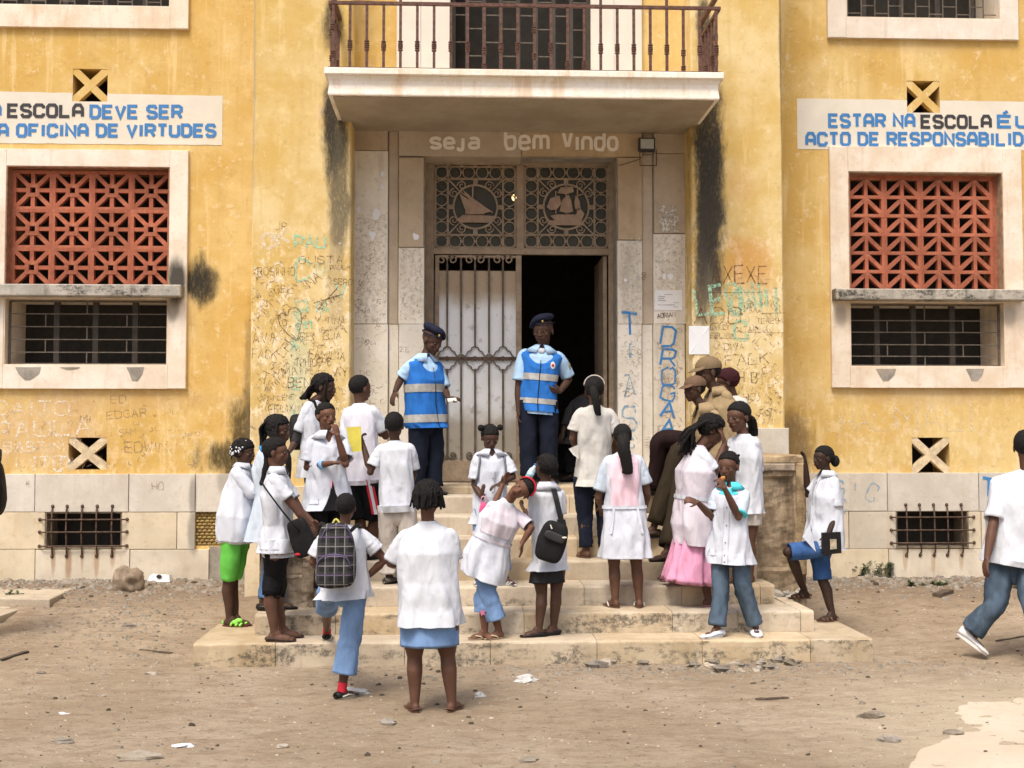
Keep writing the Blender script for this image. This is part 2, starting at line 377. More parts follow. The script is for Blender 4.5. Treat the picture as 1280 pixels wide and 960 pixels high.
a_ = m.noise(0.55, 6, 0.6); b_ = m.noise(5, 8, 0.7, co=m.co((0.6, 1.3, 1))); c_ = m.noise(60, 5, 0.7, co=m.co((0.7, 1.2, 1)))
c = m.mix(m.ramp(a_, 0.35, 0.65), (0.36, 0.285, 0.20), (0.46, 0.375, 0.28))
c = m.mix(m.ramp(b_, 0.45, 0.68, 0, 0.6), c, (0.27, 0.19, 0.125))
c = m.mix(m.ramp(b_, 0.30, 0.42, 0.55, 0), c, (0.50, 0.40, 0.29))
# damp, dirtier soil strip beside the wall
near = m.ramp(m.math('ADD', m.X[1], m.math('MULTIPLY', b_, 0.8)), -0.6, 0.9)
c = m.mix(m.math('MULTIPLY', near, 0.75), c, (0.19, 0.14, 0.10))
c = m.mix(m.ramp(m.noise(14, 8, 0.75, co=m.co((0.7, 1.5, 1))), 0.5, 0.62, 0, 0.5), c, (0.20, 0.145, 0.10))
c = m.mix(m.ramp(c_, 0.58, 0.70, 0, 0.55), c, (0.17, 0.125, 0.09))
c = m.mix(m.ramp(m.noise(95, 3, 0.6), 0.70, 0.74, 0, 0.8), c, (0.62, 0.55, 0.46))
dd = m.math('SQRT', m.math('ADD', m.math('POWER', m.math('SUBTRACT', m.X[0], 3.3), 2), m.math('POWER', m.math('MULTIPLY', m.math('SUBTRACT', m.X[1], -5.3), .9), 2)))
c = m.mix(m.ramp(m.math('ADD', dd, m.math('MULTIPLY', b_, 1.4)), 1.3, 3.2, .75, 0), c, (0.56, 0.47, 0.35))  # paler sand round the slab paints in a soft patch of sunlight
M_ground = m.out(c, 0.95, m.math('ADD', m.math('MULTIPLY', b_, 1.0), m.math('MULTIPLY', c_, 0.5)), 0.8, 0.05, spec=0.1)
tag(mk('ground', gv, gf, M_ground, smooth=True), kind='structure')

# pale crusted slab at the right front, pale tone standing in for sunlight
rnd = random.Random(3)
def sheet(name, pts, thick, mat, jig=0.02, parent=None):
    c0 = sum((V(p) for p in pts), V()) / len(pts); ring = []
    for i, p in enumerate(pts):
        q = V(pts[(i+1) % len(pts)]); p = V(p)
        for k in range(6):
            t = k / 6; r = p.lerp(q, t)
            r += V((rnd.uniform(-jig, jig), rnd.uniform(-jig, jig), 0)); ring.append(r)
    n = len(ring)
    top = [V((r.x, r.y, r.z + thick)) for r in ring]; inn = [c0.lerp(t, 0.97) + V((0, 0, 0.004)) for t in top]
    vs = [V((r.x, r.y, r.z - 0.03)) for r in ring] + top + inn + [c0 + V((0, 0, thick + 0.006))]
    fs = []
    for i in range(n):
        j = (i + 1) % n
        fs += [(i, j, n+j, n+i), (n+i, n+j, 2*n+j, 2*n+i), (2*n+i, 2*n+j, 3*n)]
    return mk(name, vs, fs, mat, parent)
def G(u, v, z=0.0):
    """pixel onto the ground plane z"""
    d = cf + cr * ((u - 640) / FPX) + cu * ((480 - v) / FPX)
    p = CAMP + d * ((z - CAMP.z) / d.z); return V((p.x, p.y, z))
M_crust = stone('pale_screed', (0.53, 0.44, 0.33), (0.59, 0.50, 0.385), (0.42, 0.33, 0.23), 0.8, 0, 0.3, 0.02, 0.2)
tag(sheet('concrete_patch', [G(1215, 876), G(1190, 893), G(1206, 905), G(1183, 925), G(1150, 940), G(1130, 965), G(1340, 985), G(1420, 880), G(1320, 872)],
    0.008, M_crust, 0.02), kind='structure')

# ------------------------------------------------------------------ the building
B = empty('school_building', (0, 0, 0), 'old yellow plastered school building with white framed windows, stone doorway and balcony', 'building')
def wall(name, x0, x1, z0, z1, y, holes, mat, depth=0.5, parent=B):
    X = sorted({x0, x1, *[h[0] for h in holes], *[h[1] for h in holes]}); Z = sorted({z0, z1, *[h[2] for h in holes], *[h[3] for h in holes]})
    X = [x for x in X if x0 <= x <= x1]; Z = [z for z in Z if z0 <= z <= z1]
    b = MB()
    def hole(cx, cz): return any(h[0] < cx < h[1] and h[2] < cz < h[3] for h in holes)
    for i in range(len(X)-1):
        for j in range(len(Z)-1):
            if not hole((X[i]+X[i+1])/2, (Z[j]+Z[j+1])/2):
                b.add([(X[i], y, Z[j]), (X[i+1], y, Z[j]), (X[i+1], y, Z[j+1]), (X[i], y, Z[j+1])], [(0,1,2,3)])
    for h in holes:
        a0, a1, c0, c1 = h; d = y + depth
        b.add([(a0,y,c0),(a0,d,c0),(a0,d,c1),(a0,y,c1)], [(0,3,2,1)]); b.add([(a1,y,c0),(a1,d,c0),(a1,d,c1),(a1,y,c1)], [(0,1,2,3)])
        b.add([(a0,y,c0),(a1,y,c0),(a1,d,c0),(a0,d,c0)], [(0,1,2,3)][::1]); b.add([(a0,y,c1),(a1,y,c1),(a1,d,c1),(a0,d,c1)], [(3,2,1,0)])
    return b.build(name, mat, parent)
TOP = 9.2
hL = rect(8, 209, 212, 457, YW); hR = rect(1060, 216, 1253, 459, YW)
hLu = rect(-40, -170, 215, 9, YW); hRu = rect(1055, -170, 1247, 25, YW)
vents = [rect(91, 86, 134.5, 127, YW), rect(85.5, 547, 133.5, 587, YW), rect(1133.5, 101, 1174.5, 141, YW), rect(1140, 547, 1187, 591, YW)]
bL = rect(58, 640, 153, 686, YW); bR = rect(1119, 638, 1209, 685, YW); bW = rect(245, 613, 300, 682, YW)
zpl = P(150, 592, YW).z; zpr = P(1150, 593, YW).z
XL, XR = -9.5, 9.5
wall('wing_wall', XL, -2.6, 0, TOP, YW, [hL, hLu, vents[0], vents[1], bL, bW], M_wing)
wall('wing_wall', 2.6, XR, 0, TOP, YW, [hR, hRu, vents[2], vents[3], bR], M_wing)

def vent(h, tri):
    """cross-shaped vent grille set in its square opening"""
    x0, x1, z0, z1 = h; b = MB(); w = 0.085
    b.bar((x0-.0, z0), (x1+.0, z1), w, YW+0.004, YW+0.09); b.bar((x0, z1), (x1, z0), w, YW+0.006, YW+0.088)
    o = b.build('vent_cross', M_wing if tri == 0 else M_cem2, B)
    MB().box(x0-.1, x1+.1, YW+.5, YW+.52, z0-.1, z1+.1).build('dark_backing', M_dark, B)  # dark sheet painted as the unlit space behind the vent
M_cem2 = simple('old_ochre_plaster', (0.66, 0.54, 0.36), 0.9, 0.2, sc=14, bump=0.4, dirt=((0.40, 0.33, 0.22), 0.6))
for i, h in enumerate(vents): vent(h, 0 if i in (0, 2) else 1)

# plinth stones
def plinth(row_v, joints, Y, v0, v1, holes=()):
    for j0, j1 in zip(joints[:-1], joints[1:]):
        a = P(j0, (v0+v1)/2, Y); bb = P(j1, (v0+v1)/2, Y)
        z1 = P((j0+j1)/2, v0, Y).z if row_v != 'top' else zpl
        z0 = P((j0+j1)/2, v1, Y).z
        x0, x1 = a.x + 0.004, bb.x - 0.004
        pcs = [(x0, x1, z0, z1)]
        for h in holes:
            nw = []
            for (p0, p1, q0, q1) in pcs:
                if h[0] >= p1 or h[1] <= p0 or h[2] >= q1 or h[3] <= q0: nw.append((p0, p1, q0, q1)); continue
                if h[0] > p0: nw.append((p0, h[0], q0, q1))
                if h[1] < p1: nw.append((h[1], p1, q0, q1))
                m0, m1 = max(p0, h[0]), min(p1, h[1])
                if h[2] > q0 + 0.01: nw.append((m0, m1, q0, h[2]))
                if h[3] < q1 - 0.01: nw.append((m0, m1, h[3], q1))
            pcs = nw
        MM = M_plinth_top if row_v == 'top' else M_plinth
        for (p0, p1, q0, q1) in pcs:
            if p1 - p0 < 0.01 or q1 - q0 < 0.01: continue
            MB().slab(p0, p1, Y - 0.035 - rnd.uniform(0, .004), Y - 0.002, q0 + 0.003, q1 - 0.003, 0.004).build('plinth_stone', MM, B)
PY = YW
plinth('top', [-230, -70, 45, 162, 245, 330], PY, 592, 640)
plinth(1, [-230, -150, -60, 58, 153, 222, 245], PY, 640, 686.5, [bL, bW])
plinth(2, [-230, -110, 45, 163, 262], PY, 686.5, 745)
plinth('top', [980, 1108, 1222, 1340, 1500], PY, 592, 639)
plinth(1, [980, 1060, 1119, 1209, 1225, 1330, 1500], PY, 639, 686, [bR])
plinth(2, [980, 1110, 1228, 1330, 1500], PY, 686, 745)
MB().box(P(262,700,YW).x, -2.7, YW-0.02, YW-0.002, 0.0, P(260,683,YW).z).build('cement_patch', M_cem, B)

# wicker mat stopping the basement opening
x0, x1, z0, z1 = bW
wk = MB()
M_wick = simple('wicker', (0.36, 0.26, 0.10), 0.8, 0.3, sc=20, bump=0.5, dirt=((0.16, 0.08, 0.04), 0.5), rnd=0.1)
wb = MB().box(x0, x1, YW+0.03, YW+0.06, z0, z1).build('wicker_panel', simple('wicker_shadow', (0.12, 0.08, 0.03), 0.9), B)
nr, ncw = 17, 9
for r in range(nr):
    z = z0 + (r + .5) * (z1 - z0) / nr
    pts = [V((x0 + (x1-x0)*k/(ncw*4), YW + 0.018 + 0.012*sin(k*pi/2 + (r % 2)*pi), z)) for k in range(ncw*4+1)]
    wk.tube(pts, (z1-z0)/nr*0.52, 6)
o = wk.build('woven_cane', M_wick, wb, True); o['kind'] = 'stuff'
M_plinth_in = simple('grimy_stone', (0.22, 0.18, 0.13), .9, .3)
def rev(h, y0, y1, mat, parent):
    """lining of an opening"""
    x0, x1, z0, z1 = h; b = MB(); t = 0.012
    b.box(x0-.001, x0+t, y0, y1, z0, z1); b.box(x1-t, x1+.001, y0, y1, z0, z1); b.box(x0+t, x1-t, y0, y1, z1-t, z1+.001); b.box(x0+t, x1-t, y0, y1, z0-.001, z0+t)
    return b.build('reveal', mat, parent)
# rusty basement grilles
def basement(h, us, vs, ):
    x0, x1, z0, z1 = h
    fr = MB().box(x0, x1, YW+0.35, YW+0.37, z0, z1).build('basement_window', M_dark, B); rev(h, YW-.030, YW+.36, M_plinth_in, fr)  # window is a dark sheet standing in for the unlit basement
    for u in us:
        x = P(u, 660, YW).x
        MB().tube([(x, YW-0.02, z0-0.07), (x+.008, YW-0.06, z0-0.04), (x, YW-0.07, (z0+z1)/2), (x, YW-0.06, z1+0.03), (x-.005, YW-0.03, z1+0.06)], 0.0095, 6).build('grille_bar', M_iron, fr, True)
        for z in (z0-0.075, z1+0.065): MB().ell((x, YW-0.04, z), (0.020, 0.016, 0.022), seg=8, rings=5).build('bolt', M_iron, fr, True)
    for v in vs:
        z = P((us[0]+us[-1])/2, v, YW).z
        MB().tube([(x0-0.06, YW-0.03, z), (x0-0.03, YW-0.078, z), (x1+0.03, YW-0.078, z), (x1+0.06, YW-0.03, z)], 0.0095, 6).build('grille_bar', M_iron, fr, True)
        for x in (x0-0.06, x1+0.06): MB().ell((x, YW-0.04, z), (0.020, 0.016, 0.020), seg=8, rings=5).build('bolt', M_iron, fr, True)
basement(bL, [67, 85, 104, 122.5, 141.5], [649, 664.5, 682])
basement(bR, [1131, 1148, 1165.5, 1182, 1200], [646, 662, 678])

# ------------------------------------------------------------------ windows
def frame_ring(out, inn, y0, y1, mat, name='window', bevel=0.006):
    a0, a1, c0, c1 = out; x0, x1, z0, z1 = inn; b = MB()
    b.slab(a0, x0, y0, y1, c0, c1, bevel); b.slab(x1, a1, y0, y1, c0, c1, bevel)
    b.slab(x0, x1, y0+.0004, y1, c0, z0, 0.001) ; b.slab(x0, x1, y0+.0004, y1, z1, c1, 0.001)
    # rough inner reveal
    b.add([(x0,y0,z0),(x0,y1+.05,z0),(x0,y1+.05,z1),(x0,y0,z1)], [(0,3,2,1)])
    return b.build(name, mat, B)
def lattice_L(w):
    b = MB(); y0, y1 = 0, 0.07; s = w; c = s/2; t = s*0.10; r = s*0.12
    b.bar((0, t*.3), (s, t*.3), t*0.9, y0, y1); b.bar((0, s-t*.3), (s, s-t*.3), t*0.9, y0, y1)
    b.bar((t*.3, 0), (t*.3, s), t*0.9, y0+.001, y1); b.bar((s-t*.3, 0), (s-t*.3, s), t*0.9, y0+.001, y1)
    for sx, sz in ((1,0),(-1,0),(0,1),(0,-1)):
        b.bar((c+sx*r, c+sz*r), (c+sx*c, c+sz*c), t, y0+.003, y1)
        k = r
        if sx: b.bar((c+sx*k, c-k-t/2), (c+sx*k, c+k+t/2), t, y0-.001, y1)
        else: b.bar((c-k-t/2, c+sz*k), (c+k+t/2, c+sz*k), t, y0-.002, y1)
    for sx in (1,-1):
        for sz in (1,-1): b.bar((c+sx*r, c+sz*r), (c+sx*c*.97, c+sz*c*.97), t*1.05, y0+.002, y1)
    return b
def lattice_R(w, h):
    b = MB(); t = h*0.16; y0, y1 = 0, 0.07
    b.bar((0, t*.4), (w, t*.4), t*1.1, y0, y1); b.bar((t*.4, 0), (t*.4, h), t*1.1, y0+.001, y1); b.bar((w-t*.4, 0), (w-t*.4, h), t*1.1, y0+.001, y1)
    b.bar((w/2, 0), (w/2, h), t*1.15, y0-.001, y1)
    b.bar((w/2, h*0.98), (t*.3, h*0.10), t*1.35, y0+.002, y1); b.bar((w/2, h*0.98), (w-t*.3, h*0.10), t*1.35, y0+.003, y1)
    return b
def grille_win(h, ub, us_v, hz, stag, ytop, parent):
    """bars of the lower opening"""
    x0, x1, z0, z1 = h
    for u in us_v:
        x = P(u, 415, YW).x; MB().box(x-0.03, x+0.03, YW+0.12, YW+0.17, z0, z1).build('mullion', M_wbar2, parent)
    fr = MB(); w = 0.012
    for (p, q) in (((x0+.03, z0+.02), (x1-.03, z0+.02)), ((x0+.03, z1-.03), (x1-.03, z1-.03)), ((x0+.03, z0+.02), (x0+.03, z1-.03)), ((x1-.03, z0+.02), (x1-.03, z1-.03))):
        fr.bar(p, q, w*1.8, YW+0.05, YW+0.07)
    zs = [P(110, v, YW).z for v in hz]
    for z in zs: fr.bar((x0+.03, z), (x1-.03, z), w, YW+0.046, YW+0.060)
    zz = [z1-.03] + sorted(zs, reverse=True) + [z0+.02]
    for r in range(len(zz)-1):
        for u in stag[r % 2]:
            x = P(u, 415, YW).x; MB_ = fr.bar((x, zz[r]), (x, zz[r+1]), w, YW+0.047, YW+0.058)
    for i in range(0, len(fr.v), 8): mk('security_bar', fr.v[i:i+8], fr.f[:6], M_wbar, parent)
    MB().box(x0-.1, x1+.1, YW+0.62, YW+0.64, z0-.1, z1+.1).build('dark_backing', M_dark, parent)
M_wbar2 = simple('dark_mullions', (0.055, 0.047, 0.04), 0.6)
def main_window(out, hole, vs0, vs1, sx0, sx1, kind, hz, mull, stag, patches):
    f = frame_ring(out, hole, YW-0.05, YW+0.02, M_frame)
    x0, x1, z0, z1 = hole
    zt = P((sx0+sx1)/2, vs0, YW-0.2).z; zb = P((sx0+sx1)/2, vs1, YW-0.2).z
    # drip sill between lattice and bars
    a, c = P(sx0, vs0, YW-0.2).x, P(sx1, vs0, YW-0.2).x
    MB().slab(a, c, YW-0.20, YW+0.56, zb, zt, 0.012).build('drip_slab', M_sill, f)
    top = (x0, x1, zt, z1)
    rev(top, YW-0.045, YW+0.30, simple('brown_reveal', (0.30, 0.16, 0.10), 0.9, 0.3) if kind == 'L' else simple('grey_tan_reveal', (0.36, 0.25, 0.17), 0.9, 0.3), f)  # lining of the lattice opening, coloured browner and darker than the frame
    low = (x0, x1, z0, zb)
    rev(low, YW-0.045, YW+0.59, M_frame, f)
    grille_win(low, None, mull, hz, stag, None, f)
    me = None
    if kind == 'L': nc, nr = 4, 3
    else: nc, nr = 4, 6
    ux0, ux1 = x0 + 0.03, x1 - 0.015 if kind == 'L' else x1 - 0.07
    uz0, uz1 = zt, z1 - (0.03 if kind == 'L' else 0.07)
    w, h_ = (ux1-ux0)/nc, (uz1-uz0)/nr
    bb = lattice_L(w) if kind == 'L' else lattice_R(w, h_)
    if kind == 'L':
        for v in bb.v: v.z *= h_/w
    for i in range(nc):
        for j in range(nr):
            if me is None:
                o = bb.build('lattice_block', M_terra, f); me = o.data
            else:
                o = bpy.data.objects.new('lattice_block', me); COL.objects.link(o); o.parent = f
            o.location = (ux0+i*w, YW+0.07+rnd.uniform(0,.004), uz0+j*h_)
    MB().box(x0+.012, ux0, YW+0.075, YW+0.14, zt, z1-.012).build('lattice_border', M_terra, f)
    MB().box(ux1, x1-.012, YW+0.10, YW+0.14, zt, z1-.012).build('lattice_border', M_terra, f)
    MB().box(ux0, ux1, YW+0.10, YW+0.14, uz1, z1-.012).build('lattice_border', M_terra, f)
    MB().box(x0-.1, x1+.1, YW+0.60, YW+0.62, zt-.1, z1+.1).build('dark_backing', M_dark, f)
    for (u0, u1, v0, v1) in patches:
        pts = [P(u0, v0, YW-.05), P(u1, v0, YW-.05), P(u1-2, (v0+v1)/2, YW-.05), P((u0+u1)/2+3, v1, YW-.05), P((u0+u1)/2-4, v1, YW-.05), P(u0+4, (v0+v1)/2, YW-.05)]
        n = len(pts); mk('cement_repair', [V((p.x, YW-0.054, p.z)) for p in pts] + [V((p.x, YW-0.045, p.z)) for p in pts],
           [tuple(reversed(range(n)))] + [(i, (i+1) % n, n+(i+1) % n, n+i) for i in range(n)], M_cem, f)
oL = rect(-30, 188, 235, 486, YW); oR = rect(1037, 185, 1277, 485, YW)
main_window(oL, hL, 355, 370, -35, 226, 'L', [392, 408, 424, 440], [66, 115, 165], [[107], [55, 157]], [(19, 51, 459, 475), (158, 180, 459, 476), (75, 100, 459, 462)])
main_window(oR, hR, 361, 375, 1045, 1284, 'R', [396, 411, 427, 442], [1101, 1147, 1196], [[1158], [1111, 1206]], [(1095, 1120, 461, 476), (1207, 1230, 461, 476)])
for (oo, hh, mu, dv) in ((rect(-40, -200, 238, 36, YW), hLu, [22, 72, 122, 173], 20), (rect(1032, -200, 1269, 50, YW), hRu, [1090, 1138, 1184, 1228], 19)):
    f = frame_ring(oo, hh, YW-0.05, YW+0.02, M_frame); rev(hh, YW-.045, YW+.59, M_frame, f)
    x0, x1, z0, z1 = hh
    for u in mu:
        x = P(u, 10, YW).x; MB().box(x-.03, x+.03, YW+.28, YW+.33, z0, z1).build('mullion', M_wbar2, f)
    b = MB(); k = 0; x = x0 + .05
    while x < x1:
        b.bar((x, z0), (x, z1), 0.012, YW+.05, YW+.062)
        for q in range(9): b.bar((x, z0+0.09+q*0.2+(k % 2)*0.09), (min(x+.16, x1), z0+0.09+q*0.2+(k % 2)*0.09), 0.011, YW+.052, YW+.06)
        x += .16; k += 1
    for i in range(0, len(b.v), 8): mk('security_bar', b.v[i:i+8], b.f[:6], M_wbar, f)
    MB().box(x0-.1, x1+.1, YW+.6, YW+.62, z0-.1, z1+.1).build('dark_backing', M_dark, f)

# ------------------------------------------------------------------ stroke lettering
F = {
'A': ['0,0 0,.7 .25,1 .75,1 1,.7 1,0', '0,.4 1,.4'], 'B': ['.7,.53 0,.53 0,1 .7,1 .95,.87 .95,.66 .7,.53 1,.38 1,.13 .75,0 0,0 0,.53'],
'C': ['1,.72 1,.85 .8,1 .2,1 0,.82 0,.18 .2,0 .8,0 1,.15 1,.28'], 'D': ['0,0 0,1 .7,1 1,.78 1,.22 .7,0 0,0'],
'E': ['1,1 0,1 0,0 1,0', '0,.52 .85,.52'], 'F': ['1,1 0,1 0,0', '0,.5 .8,.5'], 'G': ['1,.75 .8,1 .2,1 0,.8 0,.2 .2,0 .8,0 1,.2 1,.5 .6,.5'],
'H': ['0,0 0,1', '1,0 1,1', '0,.5 1,.5'], 'I': ['.5,0 .5,1'], 'J': ['1,1 1,.2 .8,0 .2,0 0,.2'], 'K': ['0,0 0,1', '1,1 0,.45', '.3,.6 1,0'],
'L': ['0,1 0,0 1,0'], 'M': ['0,0 0,1 .5,.4 1,1 1,0'], 'N': ['0,0 0,1 1,0 1,1'], 'O': ['.5,1 .2,1 0,.82 0,.18 .2,0 .8,0 1,.18 1,.82 .8,1 .5,1'],
'P': ['0,0 0,1 .75,1 1,.85 1,.6 .75,.42 0,.42'], 'Q': ['.5,1 .2,1 0,.8 0,.2 .2,0 .8,0 1,.2 1,.8 .8,1 .5,1', '.6,.3 1,-.1'],
'R': ['0,0 0,1 .75,1 1,.86 1,.62 .75,.48 0,.48', '.55,.48 1,0'], 'S': ['1,.78 .82,1 .2,1 0,.84 0,.66 .2,.54 .8,.46 1,.34 1,.16 .8,0 .18,0 0,.22'],
'T': ['0,1 1,1', '.5,1 .5,0'], 'U': ['0,1 0,.18 .2,0 .8,0 1,.18 1,1'], 'V': ['0,1 .5,0 1,1'], 'W': ['0,1 .25,0 .5,.7 .75,0 1,1'], 'X': ['0,0 1,1', '0,1 1,0'],
'Y': ['0,1 .5,.5 1,1', '.5,.5 .5,0'], 'Z': ['0,1 1,1 0,0 1,0'], 'É': ['1,1 0,1 0,0 1,0', '0,.52 .85,.52', '.4,1.2 .75,1.45'],
's': ['1,.52 .85,.68 .2,.68 0,.56 0,.44 .2,.36 .8,.3 1,.22 1,.1 .8,0 .15,0 0,.14'], 'e': ['0,.34 1,.34 1,.5 .8,.68 .2,.68 0,.5 0,.16 .2,0 .85,0 1,.12'],
'j': ['.7,.68 .7,-.02 .5,-.14 0,-.12 -.12,.05'], 'a': ['.1,.6 .25,.68 .8,.68 1,.54 1,0', '1,.36 .2,.36 0,.26 0,.1 .2,0 .8,0 1,.1'],
'b': ['0,.98 0,0 .78,0 1,.14 1,.54 .8,.68 0,.6'], 'm': ['0,0 0,.68 .42,.68 .5,.58 .5,0', '.5,.6 .6,.68 .9,.68 1,.56 1,0'], 'i': ['.5,0 .5,.72'],
'n': ['0,0 0,.68 .78,.68 1,.54 1,0'], 'd': ['1,.98 1,0 .2,0 0,.14 0,.54 .2,.68 1,.62'], 'o': ['.5,.68 .2,.68 0,.52 0,.16 .2,0 .8,0 1,.16 1,.52 .8,.68 .5,.68'],
'h': ['0,1 0,0', '0,.4 .5,.6 1,.5 1,0'],
}
for k_ in list(F): F[k_] = [[tuple(map(float, q.split(','))) for q in s.split()] for s in F[k_]]
PLAIN_A = [[(0, 0), (.5, 1), (1, 0)], [(.2, .38), (.8, .38)]]
def strip(b, pts, w, y):
    """flat mitred band along 2D points (x, z)"""
    p = [V(q) for q in pts]; n = len(p); L = []; R = []
    for i in range(n):
        if i == 0: d = (p[1]-p[0]).normalized(); nn = V((-d.y, d.x)); k = 1
        elif i == n-1: d = (p[-1]-p[-2]).normalized(); nn = V((-d.y, d.x)); k = 1
        else:
            d0 = (p[i]-p[i-1]).normalized(); d1 = (p[i+1]-p[i]).normalized(); t = d0+d1
            if t.length < 1e-4: t = d0
            t.normalize(); nn = V((-t.y, t.x)); k = min(2.0, 1/max(.35, nn.dot(V((-d0.y, d0.x)))))
        L.append(p[i]+nn*w/2*k); R.append(p[i]-nn*w/2*k)
    b.add([(q.x, y-(i % n)*.00012, q.y) for i, q in enumerate(L+R)], [(i, n+i, n+i+1, i+1) for i in range(n-1)])
LET = []
def text(b, s, x, z, h, wl, gap, w, y, rot=0.0, jit=0.0, plain=False, sp=None, wd=None, asp=1.0, rr=random.Random(5), smooth=0, slope=0.0):
    """write s from (x, z) with letters wl wide, h high"""
    cx = 0.0; k = 0; y_base = y
    for ch in s:
        if ch == ' ': cx += sp if sp is not None else wl*0.8; continue
        W_ = {'I': .28, 'i': .28, 'M': 1.25, 'm': 1.5, 'j': .75}.get(ch, 1.0) * wl
        st = PLAIN_A if (plain and ch == 'A') else F[ch]
        LET.append((len(b.v), len(b.f))); y = y_base + (len(LET) % 2) * .0003
        for s_ in st:
            q = [(cx + (a if W_ > .3*wl else .5)*W_ + rr.uniform(-jit, jit)*wl, c_*h + slope*cx + rr.uniform(-jit, jit)*h) for a, c_ in s_]
            if not plain:      # let the strokes stay inside the letter box
                q = [(min(max(a, cx), cx+W_), c_) for a, c_ in q]
            q = [(x + a*cos(rot) - c_*sin(rot), z + a*sin(rot) + c_*cos(rot)) for a, c_ in q]
            for r_ in range(smooth):
                o_ = [q[0]]
                for i in range(len(q)-1):
                    (ax, az), (bx_, bz) = q[i], q[i+1]
                    o_ += [(ax*.75+bx_*.25, az*.75+bz*.25), (ax*.25+bx_*.75, az*.25+bz*.75)]
                q = o_ + [q[-1]]
            strip(b, q, w * (1 if not plain else rr.uniform(.75, 1.25)), y); y -= len(q)*.00012+.0002; k += 1
        cx += W_ + gap
    return cx
def textpx(b, s, u0, u1, vt, vb, Y, w, dy=0.004, **kw):
    """fit the word into a pixel box"""
    a = P(u0, vb, Y); c = P(u1, vb, Y); h = P(u0, vt, Y).z - a.z
    gap = kw.pop('gap', 0.46); sp = kw.pop('spf', 0.75)
    un = sum(sp if ch == ' ' else {'I': .28, 'i': .28, 'M': 1.25, 'm': 1.5, 'j': .75}.get(ch, 1) + gap for ch in s) - gap
    wl = (c.x - a.x - w*0.9) / un
    text(b, s, a.x + w*.45, a.z + w*.45, h - w*.9, wl, gap*wl, w, Y - dy, sp=sp*wl, slope=(c.z-a.z)/(c.x-a.x), **kw)

# painted mottoes on the wings
def band(u0, u1, vtl, vtr, vbl, vbr, Y, cut, parent):
    x0, x1, z0, z1 = cut
    A = P(u0, vtl, Y); Bq = P(u1, vtr, Y); C = P(u0, vbl, Y); D = P(u1, vbr, Y)
    zt = lambda x: A.z + (Bq.z-A.z)*(x-A.x)/(Bq.x-A.x); zb = lambda x: C.z + (D.z-C.z)*(x-A.x)/(Bq.x-A.x)
    b = MB(); n = 60; X = sorted([A.x + (Bq.x-A.x)*i/n for i in range(n+1)] + [x0, x1]); y = Y - 0.004
    wob = lambda x: 0.006*noise.noise(V((x*7, 3, 1)))
    for p, q in zip(X[:-1], X[1:]):
        mx = (p+q)/2; lo = lambda x: zb(x)+wob(x+5); hi = lambda x: zt(x)+wob(x)
        if x0 < mx < x1:
            b.add([(p, y, lo(p)), (q, y, lo(q)), (q, y, z0), (p, y, z0)], [(0,1,2,3)])
        else: b.add([(p, y, lo(p)), (q, y, lo(q)), (q, y, hi(q)), (p, y, hi(p))], [(0,1,2,3)])
    return b.build('painted_band', M_band, parent)
bd1 = band(-120, 278.5, 112, 120, 178, 181.5, YW, vents[0], B); bd2 = band(996, 1400, 123, 129, 186.5, 188.5, YW, vents[2], B)
def letters(b, name, mat, parent):
    L_ = LET[:] + [(len(b.v), len(b.f))]; LET.clear()
    for (v0, f0), (v1, f1) in zip(L_[:-1], L_[1:]):
        mk(name, b.v[v0:v1], [tuple(i-v0 for i in g) for g in b.f[f0:f1]], mat, parent)
def word(s, u0, u1, vt, vb, w, mat, parent, Y=YW, dy=0.008):
    LET.clear(); b = MB(); textpx(b, s, u0, u1, vt, vb, Y, w*1.0, dy, smooth=0); letters(b, 'painted_letter', mat, parent)
word('A', -14, 2, 128.5, 146, 0.036, M_blue, bd1); word('ESCOLA', 9, 105, 129.5, 147.5, 0.036, M_blk, bd1); word('DEVE SER', 112, 228.5, 131, 149, 0.036, M_blue, bd1)
word('A OFICINA DE VIRTUDES', -3, 270.5, 154.5, 172, 0.036, M_blue, bd1)
word('ESTAR NA', 1035, 1144, 142, 160, 0.036, M_blue, bd2); word('ESCOLA', 1150.5, 1239.5, 143.5, 161, 0.036, M_blk, bd2); word('ÉU', 1246, 1288, 143.5, 160.5, 0.036, M_blue, bd2)
word('ACTO DE RESPONSABILIDADE', 1006.5, 1322, 165, 183, 0.036, M_blue, bd2)

# ------------------------------------------------------------------ pilasters, wall above the portal, plinths
XP0, XP1, XQ0, XQ1 = -2.80, -1.78, 1.775, 2.74
zb_ = P(430, 148, YQ).z
def pil(x0, x1):
    b = MB().slab(x0, x1, YQ, YW+0.2, 0.0, TOP, 0.015); return b.build('pilaster', M_pil, B)
pA = pil(XP0, XP1); pB = pil(XQ0, XQ1)
zq = P(960, 535, YQ).z
for (a, c_) in ((XP0-.03, XP1-0.15), (XQ0+.15, XQ1+.03)):
    if a > 0: MB().slab(a+.1, c_, YQ-.04, YQ-.002, TZ[7]+0.0, zq, 0.006).build('base_stone', M_plinth_top, B)
    MB().slab(a, c_, YQ-.05, YQ-.003, 0.0, TZ[7]-.004, 0.006).build('base_stone', M_plinth, B)
